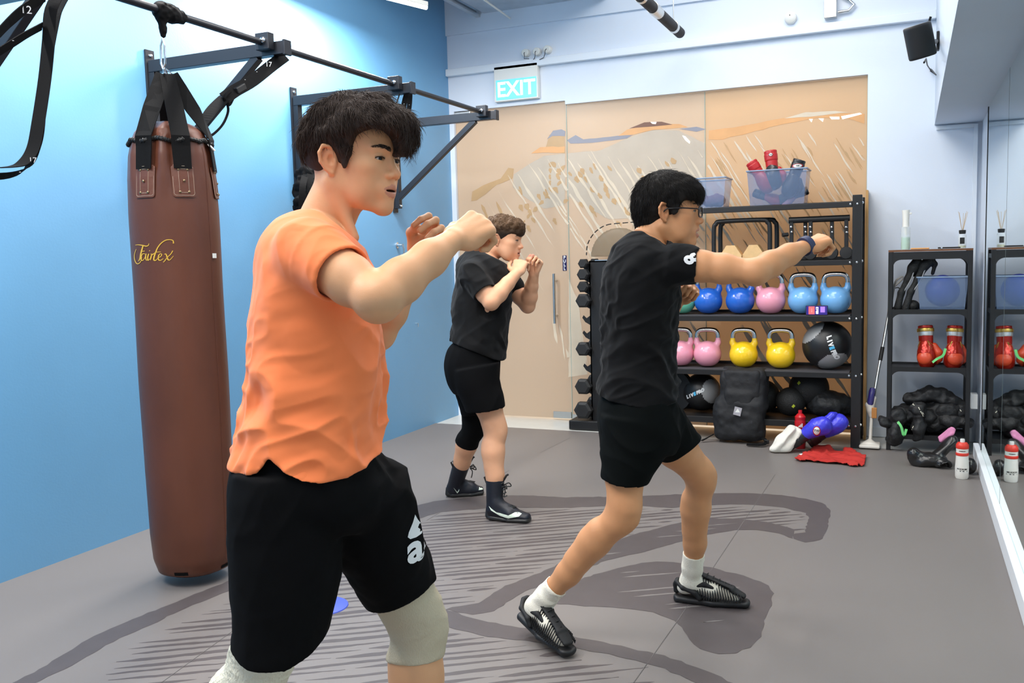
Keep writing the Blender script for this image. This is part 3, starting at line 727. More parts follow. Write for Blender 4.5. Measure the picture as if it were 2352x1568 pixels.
# linear lamp near the blue wall
p1 = onZ(979, 17, 3.12); p2 = onZ(880, -8, 3.12); dl = nrm(p2 - p1); p2 = p1 + dl * 1.15
def linear_lamp(p1, p2, label, power):
    t = thing('linear_lamp', label, 'lamp', (p1 + p2) / 2, 'linear lamps by the blue wall')
    MB().beam(p1 + V3(0, 0, 0.02), p2 + V3(0, 0, 0.02), 0.045, 0.03, bev=0.004).build('housing', M_plastic, t)
    MB().tube([p1, p2], 0.016, 12).build('tube', mat('lamp_tube', (1, 1, 1), emit=(1, 0.98, 0.95), estr=9), t)
    for p in (p1 + dl * 0.15, p2 - dl * 0.15): MB().tube([p + V3(0, 0, 0.03), V3(p[0], p[1], ZC)], 0.003, 6).build('wire', M_wire, t)
    area('linear_lamp_light', tuple((p1 + p2) / 2 + V3(0, 0, -0.03)), 1.1, 0.05, power, (1, 0.97, 0.93), (0, 0, math.atan2((p2 - p1)[1], (p2 - p1)[0])))
linear_lamp(p1, p2, 'glowing white linear lamp hanging near the blue wall', 75)
for k, (y, w_) in enumerate(((3.05, 60), (1.2, 60))):  # two more lamps, out of view, added to brighten the upper blue wall
    linear_lamp(V3(-3.05, y + .55, 3.3), V3(-3.05, y - .55, 3.3), ['linear lamp above the punching bag, over the top edge of the view', 'linear lamp nearest the camera, over the blue wall'][k], w_)
# speaker
ctr = onX(2113, 95, 0.02)
S = Sdf(); 
fx = nrm(V3(-0.82, -0.50, -0.28)); ux = nrm(V3(0.12, -0.02, 1.0)); ux = nrm(ux - fx * np.dot(ux, fx)); sx = np.cross(ux, fx)
t = thing('wall_speaker', 'black loudspeaker on a bracket below the ceiling, by the soffit', 'speaker', ctr)
S.ec(ctr - ux * 0.055, ctr + ux * 0.055, (0.044, 0.052), (0.044, 0.052), sx, k=0)
S.pl(ctr + ux * 0.062, ux, 0.008).pl(ctr - ux * 0.062, -ux, 0.008)
sdf_obj('cabinet', S, 0.004, mat('speaker_black', (0.014, 0.014, 0.015), 0.55), t)
bk = onX(2150, 95, 0.12)
MB().tube([ctr, (ctr + bk) / 2 + V3(0, 0, -0.01), bk], 0.014, 12).box((0.13, bk[1], bk[2]), (0.016, 0.05, 0.11), None, 0.004).build('bracket', M_black, t)
MB().tube([onX(2130, 62, 0.06), onX(2134, 50, 0.09), onX(2138, 38, 0.1)], 0.008, 8).build('plug', M_wire, t)
cb = [ctr - ux * 0.08, onX(2127, 135, 0.06), onX(2130, 150, 0.08), onX(2140, 165, 0.11), onX(2150, 172, 0.12), onX(2140, 160, 0.11), onX(2118, 148, 0.07), onX(2112, 152, 0.06), onX(2128, 158, 0.09), onX(2146, 168, 0.12)]
MB().tube(cb, 0.004, 6).build('cable', M_wire, t)
# socket box beside the mirror
c = onX(2237, 920, 0.40)
t = MB().box(V3(0.40, c[1], c[2]), (0.04, 0.09, 0.10), None, 0.004).build('socket_box', M_plastic); tag(t, 'small white wall socket box beside the mirror edge', 'socket')
# hooks on the blue wall
for (px, py), lab in (((912, 572), 'chrome wall hook with ring plate on the blue wall'), ((955, 742), 'tiny screw hook lower on the blue wall')):
    c = onX(px, py, XL); big = py < 700
    t = thing('wall_hook', lab, 'hook', c)
    if big:
        MB().lathe([(0, 0), (0.024, 0), (0.024, 0.006), (0.012, 0.012), (0.010, 0.05)], c + V3(0, 0, 0.03), 20, (1, 0, 0)).build('plate', M_chrome, t)
        MB().tube([c + V3(0.05, 0, 0.04), c + V3(0.055, 0.005, 0.0), c + V3(0.05, 0.01, -0.08)], 0.008, 10).build('arm', M_chrome, t)
    else: MB().tube([c, c + V3(0.02, 0, 0), c + V3(0.02, 0, -0.03)], 0.003, 6).build('arm', M_chrome, t)
# ------------------------------------------------------------- wall mounted pull-up rig
rig = thing('pull_up_rig', 'black wall-mounted pull-up bar rig on the blue wall', 'pull-up bar', (XL, 4.3, 2.3))
M_rig = mat('rig_steel', srgb(34, 36, 42), 0.35, metal=0.15, spec=0.5)
XB, ZB, XE = -2.90, 2.445, -2.79
ys = [2.46, 3.69, 4.905, 6.13]
for y in ys:
    MB().bb(XL + 0.002, XL + 0.014, y - 0.03, y + 0.03, 1.76, 2.52, 0.002).bb(XL + 0.012, XL + 0.055, y - 0.022, y + 0.022, 1.79, 2.45, 0.002).build('upright', M_rig, rig)
    MB().bb(XL + 0.02, XE, y - 0.025, y + 0.025, 2.40, 2.462, 0.003).build('arm', M_rig, rig)
    MB().beam((XL + 0.03, y, 1.86), (XE - 0.18, y, 2.405), 0.04, 0.04, (0, 1, 0), 0.003).build('brace', M_rig, rig)
    MB().bb(XE - 0.012, XE + 0.002, y - 0.027, y + 0.027, 2.395, 2.467, 0.002).build('end_cap', M_rig, rig)
    MB().bb(XB - 0.03, XB + 0.05, y - 0.07, y - 0.025, 2.42, 2.50, 0.003).build('bar_clamp', M_rig, rig)
    for z in (2.49, 2.22, 1.81): MB().lathe([(0.0, 0.014), (0.008, 0.012), (0.011, 0.004), (0.011, 0)], (XL + (0.012 if z > 2.45 else 0.055), y, z), 12, (1, 0, 0)).build('bolt', M_chrome, rig)
    MB().lathe([(0.0, 0.018), (0.010, 0.015), (0.015, 0.006), (0.015, 0)], (XB + 0.02, y - 0.07, 2.462), 14, (0, -1, 0)).build('bolt', M_chrome, rig)
for i in range(3):
    MB().tube([(XB, ys[i] - 0.02, ZB + 0.012), (XB, ys[i + 1] - 0.05, ZB + 0.012)], 0.0165, 14).build('bar', M_rig, rig)
Z = np.array([0, 0, 1.0])
def smooth_path(L, m=5):
    L = [np.array(p, float) for p in L]; n = len(L); out = []
    for i in range(n - 1):
        p0 = L[max(i - 1, 0)]; p1 = L[i]; p2 = L[i + 1]; p3 = L[min(i + 2, n - 1)]
        for u in np.linspace(0, 1, m, endpoint=(i == n - 2)): out.append(0.5 * (2 * p1 + (p2 - p0) * u + (2 * p0 - 5 * p1 + 4 * p2 - p3) * u * u + (3 * p1 - p0 - 3 * p2 + p3) * u ** 3))
    return out
# ============================================================= people
class Fr:
    """local frame: x forward, y left, z up; s scale"""
    def __init__(s, o, fwd, up=(0, 0, 1), sc=1.0):
        s.o = np.asarray(o, float); x = nrm(fwd); z = nrm(np.asarray(up, float) - x * np.dot(x, up)); y = np.cross(z, x)
        s.R = np.array([x, y, z]).T; s.s = sc
    def p(s, x, y, z): return s.o + s.R @ (np.array([x, y, z]) * s.s)
    def inv(s, P): return (P - s.o) @ s.R / s.s
    def d(s, x, y, z): return s.R @ np.array([x, y, z], float)

def head_sdf(S, H, mouth=0.004, wide=1.0, fat=0.0, eye_open=0.0034):
    s = H.s; e = lambda c, r, k=0.01, op=1, R=None: S.el(H.p(*c), np.array(r) * s, H.R if R is None else R, k * s, op)
    r = lambda a, b, ra, rb, k=0.008, op=1: S.rc(H.p(*a), H.p(*b), ra * s, rb * s, k * s, op)
    W = wide
    e((-.014, 0, .034), (.098, .077 * W, .086), 0)
    e((.034, 0, -.018), (.058, .060 * W, .078), .03)
    e((.046, 0, .040), (.048, .058 * W, .050), .02)
    for q in (-1, 1):
        r((-.006, q * .054 * W, -.045), (.040, q * .038 * W, -.080), .017 + fat, .015 + fat, .03)
        r((.040, q * .038 * W, -.080), (.070, q * .012, -.098), .015 + fat, .014, .02)
        e((.052, q * .043 * W, -.014), (.028, .022, .020), .02)
        e((.045, q * .040 * W, -.050), (.030, .022 + fat, .034), .02)
        r((.088, q * .010, .022), (.076, q * .044, .024), .008, .007, .014)
    e((.074, 0, -.094), (.018, .020, .017), .014)
    e((.074, 0, -.060), (.024, .031, .028), .016)
    # eye sockets, lids, slit
    for q in (-1, 1):
        e((.100, q * .031, .006), (.014, .018, .010), .012, -1)
        e((.0755, q * .031, .004), (.0155, .0165, .0135), .004)
        e((.088, q * .032, .003), (.012, .0140, eye_open), .0015, -1)
        e((.0745, q * .031, .003), (.0125, .0125, .0125), 0)
    # nose
    r((.083, 0, .014), (.100, 0, -.020), .0072, .0098, .010)
    e((.1035, 0, -.027), (.0115, .0115, .0100), .006)
    for q in (-1, 1):
        e((.095, q * .0130, -.031), (.0105, .0078, .0078), .005)
        e((.100, q * .0068, -.0375), (.0055, .0038, .0035), .002, -1)
    r((.096, 0, -.040), (.0965, 0, -.048), .004, .0035, .006)
    # lips
    for q in (-1, 1):
        r((.0955, q * .003, -.0535), (.083, q * .0235, -.0600), .0056, .0030, .004)
        r((.0935, 0, -.0690 - mouth), (.083, q * .0205, -.0635 - mouth * .5), .0066, .0034, .004)
    e((.092, 0, -.0610 - mouth * .5), (.014, .019, .0012 + mouth * .55), .0015, -1)
    # ears
    for q in (-1, 1):
        E_ = Fr(H.p(-.010, q * .0765 * W, .000), H.d(1, -q * .45, .18), H.d(-.18, q * .12, 1), s)
        S.el(E_.p(-.002, q * .004, 0), np.array((.016, .006, .028)) * s, E_.R, .006 * s)
        pts = [(.010, 0.002, -.004), (.013, .003, .012), (.006, .008, .026), (-.008, .012, .029), (-.018, .012, .016), (-.019, .010, -.002), (-.012, .006, -.018), (-.001, .003, -.028)]
        S.chain([E_.p(x, q * y, z) for x, y, z in pts], [.0035 * s, .0036 * s, .0042 * s, .0044 * s, .0042 * s, .004 * s, .0042 * s, .0066 * s], .002 * s)
        S.el(E_.p(.003, q * .010, -.002), np.array((.0075, .006, .011)) * s, E_.R, .003 * s, -1)
        S.el(E_.p(-.007, q * .0135, .012), np.array((.0055, .0035, .012)) * s, E_.R, .003 * s, -1)
        S.el(E_.p(.010, q * .0045, -.006), np.array((.004, .004, .006)) * s, E_.R, .002 * s)
def head_tint(H, V, base, lip=(0.42, 0.16, 0.13), mouth=0.004, brow=1.0, beard=0.0):
    L = H.inv(V); n = len(V); c = np.tile(np.array(base, float), (n, 1))
    c *= (1 + 0.05 * fbm(V * 22, 3, 5))[:, None]
    near = np.linalg.norm(L, axis=1) < 0.19
    def blend(mk, col, a): 
        nonlocal c
        w_ = (np.clip(mk, 0, 1) * a * near)[:, None]; c = c * (1 - w_) + np.array(col) * w_
    g = lambda p, r: np.exp(-(((L - np.array(p)) / np.array(r)) ** 2).sum(1))
    red = np.array(base) * np.array([1.02, .78, .70])
    for q in (-1, 1):
        blend(g((.06, q * .045, -.02), (.02, .02, .018)) , red, .45)
        blend(g((-.012, q * .085, .0), (.02, .012, .028)) * 1.3, red, .7)
    blend(g((.110, 0, -.026), (.012, .014, .012)), red, .4)
    y = np.abs(L[:, 1]); fr = L[:, 0] > .068
    lid = np.exp(-((L[:, 2] - .0068 + ((y - .031) / .03) ** 2 * .008) / .0021) ** 2) * (np.abs(y - .031) < .0145) * (L[:, 0] > .072)
    blend(lid, (.025, .014, .010), .92)
    bz = .0235 + .0055 * np.sin(np.clip((y - .012) / .036, 0, 1) * 2.4)
    bw = .0046 * (1 - .5 * np.clip((y - .012) / .036, 0, 1)) * brow
    blend(np.clip((bw - np.abs(L[:, 2] - bz)) / .0018, 0, 1) * (y > .011) * (y < .049) * (L[:, 0] > .06), (.02, .013, .011), .85)
    lipz = -.0605 - mouth * .5; hw = .0235 - .0008 * 0
    up = fr & (L[:, 2] > lipz) & (L[:, 2] < -.0500 + .0015 * (np.exp(-((y - .006) / .004) ** 2)) - (y / .024) ** 2 * .0085) & (y < hw)
    lo = fr & (L[:, 2] <= lipz) & (L[:, 2] > -.0755 - mouth + (y / .022) ** 2 * .011) & (y < .021)
    blend((up | lo).astype(float), lip, .62)
    inn = (L[:, 0] < .0905) & (np.abs(L[:, 2] - lipz) < .004 + mouth) & (y < .018) & (L[:, 0] > .07)
    blend(inn.astype(float) * (mouth > 0.002), (.06, .015, .012), .9)
    if beard: blend(np.clip((-.045 - L[:, 2]) / .02, 0, 1) * (L[:, 0] > .0) * (L[:, 2] > -.13), np.array(base) * .72, beard)
    return c

def fist(S, wr, d, nrml, thumb_side, sc=1.0, curl=(1.15, 1.5, 0.9), spread=0.0, k=0.0035, tuck=True, tw=0.0):
    """wr wrist point, d along the hand, nrml the way the back of the hand faces, thumb_side = +1/-1 along cross(d,n)"""
    d = nrm(d); n = nrm(nrml - d * np.dot(nrml, d)); t = np.cross(d, n) * thumb_side     # t points to thumb side
    P = lambda a, b, c_: wr + (d * a + t * b + n * c_) * sc
    S.ec(P(.012, 0, 0), P(.080, .0, .001), (.017 * sc, .026 * sc), (.0145 * sc, .038 * sc), n, .012)
    S.el(P(.035, .022, -.012), np.array((.030, .018, .015)) * sc, np.array([d, t, n]).T, .012)
    S.el(P(.040, -.024, -.010), np.array((.032, .014, .014)) * sc, np.array([d, t, n]).T, .012)
    ends = []
    for i, (b, l, r) in enumerate(((.029, 1.0, .0092), (.0095, 1.08, .0094), (-.0105, 1.0, .0090), (-.029, .82, .0082))):
        p = P(.086 - abs(i - 1) * .003 - (i == 3) * .004, b, .002); S.rc(P(.05, b * .8, .0), p, .010 * sc, (r + .0018) * sc, .008)
        ang = 0; q = p; cu = curl if not isinstance(curl, list) else curl[i]
        sp = spread * (1.5 - i)
        for j, ln in enumerate((.043, .027, .021)):
            ang += cu[j] if j else cu[0]
            dd = d * math.cos(ang) - n * math.sin(ang); dd = nrm(dd + t * sp)
            q2 = q + dd * ln * l * sc; rr = (r - .0008 * j) * sc
            S.rc(q, q2, rr, rr - .0008 * sc, k if j else .005); q = q2
        ends.append(q)
    # thumb leaves the side of the palm
    if tuck:
        th = [P(.022, .026, -.008), P(.052, .046, -.022), P(.078, .036, -.040), P(.086, .014, -.046)]
    else:
        th = [P(.020, .026, -.006), P(.046, .052, -.014), P(.075, .062, -.018), P(.100, .060, -.022)]
    S.chain(th, [.014 * sc, .0115 * sc, .0105 * sc, .0085 * sc], .006)
    return ends

def arm(S, sh, el, wr, sc=1.0, hint=(0, 0, 1), k=0.02, big=1.0, plain=False):
    """deltoid, upper arm, forearm"""
    u = nrm(el - sh); f = nrm(wr - el); h_ = np.asarray(hint, float)
    if plain:
        S.chain([sh, sh + (el - sh) * .35, sh + (el - sh) * .7, el, el + (wr - el) * .3, el + (wr - el) * .65, wr], [q * sc for q in (.055, .051, .046, .040, .043, .035, .027)], .012); return
    S.rc(sh, sh + (el - sh) * .35, .056 * sc * big, .050 * sc * big, k)
    S.ec(sh + (el - sh) * .2, sh + (el - sh) * .62, (.049 * sc * big, .045 * sc * big), (.047 * sc * big, .043 * sc * big), h_, k)
    S.ec(sh + (el - sh) * .62, el, (.047 * sc * big, .043 * sc * big), (.037 * sc, .039 * sc), h_, k)
    S.rc(el, el, .0385 * sc, .0385 * sc, k)
    S.ec(el, el + (wr - el) * .30, (.039 * sc, .039 * sc), (.0415 * sc * big, .040 * sc * big), h_, k)
    S.ec(el + (wr - el) * .30, el + (wr - el) * .68, (.0415 * sc * big, .040 * sc * big), (.034 * sc, .034 * sc), h_, k)
    S.ec(el + (wr - el) * .68, wr, (.034 * sc, .034 * sc), (.022 * sc, .028 * sc), h_, k)
def leg(S, hip, kn, an, fwd, sc=1.0, k=0.025, toe=None, foot=True, cut=1.0):
    fwd = np.asarray(fwd, float); L = kn - hip; T = an - kn
    S.rc(hip, hip + L * .5, .072 * sc, .078 * sc, k)
    S.rc(hip + L * .5, kn - L * .08, .080 * sc, .060 * sc, k)
    S.rc(kn - L * .08, kn + T * .06, .060 * sc, .056 * sc, k)
    S.el(kn + fwd * .030 * sc, np.array((.030, .032, .034)) * sc, None, .02)       # knee cap
    S.rc(kn + T * .06, kn + T * .3 - fwd * .012 * sc, .054 * sc, .058 * sc, k)
    S.rc(kn + T * .22 - fwd * .022 * sc, kn + T * .5 - fwd * .014 * sc, .050 * sc, .044 * sc, k)   # calf
    S.rc(kn + T * .3 - fwd * .006 * sc, kn + T * .62, .052 * sc, .045 * sc, k)
    S.rc(kn + T * .62, kn + T * cut, .045 * sc, (.045 - .011 * (cut - .62) / .38) * sc, k)
    if foot and toe is not None:
        S.rc(an, an * .75 + toe * .25, .036 * sc, .036 * sc, k); S.rc(an * .8 + toe * .2, toe, .036 * sc, .026 * sc, k)

def folds(P, dir_, freq=(14, 3), amp=0.006, seed=0):
    """long soft creases running along dir_"""
    d = nrm(dir_); u = nrm(np.cross(d, (0.3, 0.9, 0.31))); v = np.cross(d, u)
    Q = np.stack([(P @ u) * freq[0], (P @ v) * freq[0], (P @ d) * freq[1]], 1)
    Q = Q + 0.55 * np.stack([vnoise(P * 5, seed + 9), vnoise(P * 5 + 7, seed + 8), vnoise(P * 5 + 3, seed + 7)], 1)
    n = vnoise(Q, seed); r = 1 - np.abs(n) * 2.2
    return amp * (np.clip(r, -0.4, 1) * 0.9 + 0.35 * vnoise(Q * 2.1, seed + 3))

def hair_on(name, H, V, F, m, parent, crown, n, length, rad, keep=None, seed=0, curl=0.25, grav=0.05, wav=0.15, seg=5, lift=0.25, flow=None, jit=.35):
    """tufts laid over the hair volume V,F, running away from the crown"""
    N = normals(V, F); r = np.random.default_rng(seed)
    ok = np.ones(len(V), bool) if keep is None else keep(H.inv(V), V)
    Lq = H.inv(V); ok &= ((N @ H.R[:, 2]) > -.3) & ~((Lq[:, 0] > .03) & ((N @ H.R[:, 2]) < .12) & ((N @ H.R[:, 0]) < .25))
    ids = r.choice(np.flatnonzero(ok), n); p = V[ids]; nn = N[ids]
    d = p - H.p(*crown) if flow is None else flow(H.inv(p), p)
    d = d - nn * (d * nn).sum(1)[:, None]; d /= np.linalg.norm(d, axis=1)[:, None] + 1e-9
    d = d + r.normal(0, jit, d.shape) * 0.6 + nn * lift; d /= np.linalg.norm(d, axis=1)[:, None]
    Vs, Fs = strands_mesh(p + nn * 0.0006, d, nn, length, rad, seg, curl, grav, wav, seed)
    return Vs, Fs
def join_np(parts):
    Vs = []; Fs = []; o = 0
    for V, F in parts: Vs.append(V); Fs.append(F + o); o += len(V)
    return np.concatenate(Vs), np.concatenate(Fs)
M_skin = mat('skin', srgb(214, 168, 138), 0.48, attr='tint', sss=0.12, bump=0.04, bscale=320, spec=0.4)
M_hair = mat('dark_hair', (0.011, 0.009, 0.008), 0.6, spec=0.22)
M_eyew = mat('eye_white', srgb(196, 182, 172), 0.2)  # shade on the eyeball is put into this darker white
M_iris = mat('eye_iris', (0.012, 0.007, 0.005), 0.3, spec=.3)
def eyes(H, person, look=(1, 0, 0)):
    for q in (-1, 1):
        c = H.p(.0745, q * .031, .003); r = .0133 * H.s; mb = MB()
        ax = nrm(H.d(*look)); mb.lathe([(r * math.sin(a), r * math.cos(a)) for a in np.linspace(PI, 0.0, 18)], c, 20, ax, cap=False)
        e = mb.build('eye', M_eyew, person); e['label'] = 'dark brown eye'
        ri = .0074 * H.s
        MB().lathe([(ri, math.sqrt(r * r - ri * ri) + .0004), (ri * .6, math.sqrt(r * r - (ri * .6) ** 2) + .0006), (0.0001, r + .0007)], c, 18, ax, cap=False).build('iris', M_iris, e)
def brows(H, person, body, m=None, th=1.0, n=150, seed=0, z=.0235):
    bt = BVHTree.FromPolygons([v.co for v in body.data.vertices], [p.vertices for p in body.data.polygons])
    r = np.random.default_rng(seed); P = []; D = []; Nn = []
    for q in (-1, 1):
        for _ in range(n):
            t = r.random(); y = .012 + .036 * t; w_ = .0042 * (1 - .55 * t) * th
            zz = z + .005 * math.sin(t * 2.4) + r.uniform(-w_, w_) ; x = .0955 - 7.0 * y * y * (1.0) + .002 - abs(zz - z) * .1
            hh = bt.ray_cast(Vector(H.p(.2, q * y, zz)), Vector(H.d(-1, 0, 0)), .2); P.append(np.array(hh[0]) if hh[0] is not None else H.p(x, q * y, zz)); D.append(nrm(H.d(-.35 * t - .1, q * 1.0, .35 - .5 * t + r.normal(0, .15)))); Nn.append(H.d(.9, q * .3, .1))
    la = MB()
    for q in (-1, 1):
        L_ = []
        for y in np.linspace(.0172, .0462, 13):
            u_ = (y - .031) / .0150; zz = .0026 + .0046 * math.sqrt(max(0, 1 - u_ * u_)); hh = bt.ray_cast(Vector(H.p(.2, q * y, zz)), Vector(H.d(-1, 0, 0)), .2)[0]
            if hh is not None: L_.append(np.array(hh) + H.d(.0003, q * .0002, 0))
        if len(L_) > 4: la.tube(L_, [.0003] + [.0010 * H.s] * (len(L_) - 2) + [.0004], 6)
    if la.v: la.build('eyelashes', m or M_hair, person)
    V, F = strands_mesh(np.array(P), np.array(D), np.array(Nn), .009 * H.s, .00055 * H.s, 3, 0.15, 0, 0, seed)
    return link('eyebrow', mesh_np('eyebrow', V, F), m or M_hair, person)
def two_part_body(name, S, h1, h2, zsplit, person, tint):
    """one skin mesh: fine above zsplit (hidden under the shirt), coarser below"""
    V1, F1 = S.mesh(h1, lo=np.array([-99, -99, zsplit])); V1 = relax(V1, F1, 1, .4)
    V2, F2 = S.mesh(h2, hi=np.array([99, 99, zsplit + 0.03])); F2 = F2[V2[F2[:, 0], 2] < zsplit + .02]; V2 = relax(V2, F2, 1, .4)
    V, F = join_np([(V1, F1), (V2, F2)])
    me = mesh_np(name, V, F); set_tint(me, tint(V)); return link(name, me, M_skin, person)
# ------------------------------------------------------------- the man in the orange shirt
D1 = 1.95
def J1(x, y, o=0.0): return atD(x, y, D1 + o)
def basis(px):
    f = ray(px, 784); f[2] = 0; f = nrm(f); return V3(f[1], -f[0], 0), f       # image right, away
a1, b1 = basis(780); Z = V3(0, 0, 1)
th = R_(37); hf = nrm(a1 * math.cos(th) - b1 * math.sin(th) - Z * 0.04)
H1 = Fr(J1(817, 374), hf, Z + a1 * 0.03, 0.99)
man1 = thing('person', 'man in neon orange t-shirt and black shorts punching, nearest the camera', 'person', V3(*J1(740, 1000)[:2], 0))
S = Sdf(); head_sdf(S, H1, mouth=.0025, wide=1.0)
nb = J1(748, 512, .02)                                           # base of the neck
SC1 = FPX / D1
def rowsof(J, D, L, off=0.0):
    """[(y, xl, xr, half depth[, off])] in photo pixels -> sections"""
    out = []
    for r_ in L:
        o = r_[4] if len(r_) > 4 else off; s_ = FPX / (D + o); out.append((J((r_[1] + r_[2]) / 2, r_[0], o), (r_[2] - r_[1]) / 2 / s_, r_[3]))
    return out
TR = [(486, 680, 770, .06), (506, 645, 800, .095), (532, 620, 822, .14), (565, 603, 838, .172), (600, 595, 848, .18), (650, 590, 858, .182), (700, 584, 866, .178), (760, 578, 872, .172), (820, 574, 877, .166), (880, 571, 878, .160), (940, 567, 877, .160), (980, 561, 872, .163), (1010, 555, 866, .168), (1040, 545, 870, .172), (1075, 533, 876, .176), (1115, 528, 882, .18)]
rows = rowsof(J1, D1, TR)
S.ec(H1.p(-.028, 0, -.035), nb, (.058, .056), (.060, .060), b1, .03, cap=.02)
S.rc(H1.p(-.02, -.058, -.045), J1(812, 545, -.03), .012, .012, .02)         # neck muscle
shR = J1(706, 575, -.15); elR = J1(868, 688, -.27); wrR = J1(1038, 552, -.12)
shL = J1(772, 570, .15); elL = J1(868, 765, .20); wrL = J1(960, 600, .14)
S.slices(rows[:9], a1, inset=.024); S.slices(rows[8:15], a1, inset=.035, k=.01)
arm(S, shR, elR, wrR, 1.0, hint=Z); arm(S, shL, elL, wrL, .95, hint=Z)
dR = nrm(J1(1122, 505, -.06) - wrR)
fist(S, wrR, dR, Z * .8 - b1 * .55 + a1 * .1, -1, 1.05)
dL = nrm(J1(1000, 500, .08) - wrL)
fist(S, wrL, dL + a1 * .25, b1 * .9 + a1 * .45 - Z * .1, 1, .98, curl=(.75, 1.15, .6), spread=.03, tuck=True)
hpR = J1(688, 1100, -.07); hpL = J1(775, 1100, .07)
knR = J1(606, 1505, -.02); anR = J1(430, 1960, .12); knL = J1(962, 1425, .20); anL = J1(982, 1872, .17)
anR[2] = max(anR[2], .095); anL[2] = max(anL[2], .095)
leg(S, hpR, knR, anR, nrm(a1 * .9 - Z * .3), 1.05, toe=V3(*(anR + (a1 * .75 - b1 * .5) * .19)[:2], .035))
leg(S, hpL, knL, anL, nrm(a1 * .95 - b1 * .3), 1.05, toe=V3(*(anL + (a1 * .95 - b1 * .3) * .19)[:2], .035))
base1 = np.array(srgb(218, 163, 120)[:3])
body1 = two_part_body('body', S, .0021, .005, J1(740, 700)[2], man1, lambda V: head_tint(H1, V, base1, mouth=.0025, brow=1.25))
eyes(H1, man1, (1, .0, -.05)); brows(H1, man1, body1, th=1.25, seed=1)
# hair: a heavy mop above short sides
Hs = Sdf(); e = lambda c, r, k=.02, op=1: Hs.el(H1.p(*c), np.array(r) * H1.s, H1.R, k, op)
e((-.014, 0, .040), (.106, .083, .094), 0)
e((-.022, 0, .062), (.098, .094, .078), .02); e((.030, 0, .075), (.100, .092, .068), .03); e((-.06, 0, .030), (.052, .080, .060), .03)
e((.085, -.005, .066), (.050, .074, .030), .03); e((.104, .022, .036), (.028, .048, .030), .02)
for q in (-1, 1): e((.020, q * .078, .035), (.022, .008, .030), .006)
for q in (-1, 1): e((.024, q * .073, .004), (.010, .006, .026), .006)
e((.118, -.002, -.052), (.100, .075, .060), .01, -1)
Hs.el(H1.p(.088, -.060, .030), np.array((.052, .060, .036)), Fr(H1.o, H1.d(1, 0, .5)).R, .008, -1)
Hs.el(H1.p(.088, .060, .026), np.array((.040, .050, .034)), H1.R, .008, -1)
Hs.pl(H1.p(-.03, 0, -.035), H1.d(-.35, 0, -1), .01)
for q in (-1, 1): e((-.008, q * .094, -.012), (.026, .024, .040), .006, -1)
Vh, Fh = Hs.mesh(.0035); N = normals(Vh, Fh); L = H1.inv(Vh)
Vh = Vh + N * (0.006 * fbm(Vh * 28, 3, 2) * np.clip((L[:, 2] - .0) / .05, 0, 1))[:, None]; Vh = relax(Vh, Fh, 2)
kp = lambda L, V: (L[:, 2] > .022) | (L[:, 0] < -.03)
t1 = hair_on('h', H1, Vh, Fh, None, None, (-.03, 0, .16), 13000, .029, .0008, kp, 1, curl=.11, grav=.03, wav=.22, lift=.03)
t2 = hair_on('h', H1, Vh, Fh, None, None, (-.03, 0, .10), 500, .026, .0005, lambda L, V: L[:, 2] > .09, 2, curl=.25, grav=.0, wav=.35, lift=.35, jit=.5)
V, F = join_np([(Vh, Fh), t1, t2]); M_hb = mat('brown_black_hair', (0.036, 0.023, 0.018), 0.6, spec=0.2)
link('hair', mesh_np('hair', V, F), M_hb, man1)
# short-sleeved shirt, split at the side of the hem
M_or = mat('orange_jersey', srgb(255, 134, 74), 0.75, bump=0.05, bscale=900, sheen=0.15)
T = Sdf(); T.slices(rows, a1)
T.rc(shR - Z * .008, shR + (elR - shR) * .3, .060, .060, .03); T.rc(shL - Z * .008, shL + (elL - shL) * .45, .058, .060, .03)
slR = elR - shR; T.ec(shR + slR * .2, shR + slR * .50, (.060, .062), (.061, .066), Z, .008, cap=.01)
u = nrm(slR); v = nrm(np.cross(u, Z))
T.el(shR + slR * .47 + u * .10, (.100, .125, .125), np.array([u, v, np.cross(u, v)]).T, .004, -1)
T.ec(shR + slR * .25, shR + slR * .7, (.052, .054), (.055, .060), Z, .004, -1, cap=.01)
nl = nrm(J1(824, 556) - J1(698, 456)); nn = nrm(np.cross(b1, nl)); nn = nn if nn[2] > 0 else -nn
T.fn(lambda P: -((P - J1(698, 458)) @ nn), J1(760, 480), .22)
T.ec(J1(752, 530), J1(770, 480), (.062, .062), (.070, .068), b1, .004, -1, cap=.005)
T.rc(shR + Z * .012, shR + slR * .12 + Z * .01, .052, .056, .03)
hx = [500, 532, 560, 600, 616, 628, 636, 644, 660, 700, 740, 800, 850, 878, 960]; hy = [1072, 1074, 1078, 1066, 1050, 1034, 1030, 1038, 1056, 1080, 1090, 1088, 1066, 1044, 1040]
def hem1(P):
    s_ = FPX / (D1 - .12); u_ = (P - J1(740, 1060)) @ a1 * s_ + 740; z_ = CAMH - (np.interp(u_, hx, hy) - 598) / s_
    return (P[:, 2] - z_) * .75
T.fn(hem1, J1(705, 1110), .4)
inn = Sdf(); inn.slices(rows[12:], a1, inset=.009); inn.slices([rows[-1], (rows[-1][0] - Z * .08, rows[-1][1], rows[-1][2])], a1, inset=.011); T.sub(inn, .003, -1)
def d1(V, N):
    q = np.clip((J1(720, 760)[2] - V[:, 2]) / .12, 0, 1)
    r = folds(V, a1 * .9 - Z * .5 + b1 * .3, (10, 2.2), .015, 3) * (.3 + .7 * q)
    r += folds(V, a1 * 1.0 + Z * .35, (24, 5), .0065, 8) * (.35 + .65 * q)
    return r
shirt1 = sdf_obj('t_shirt', T, .0034, M_or, man1, disp=d1, sm=2, axis=(J1(725, 800), Z))
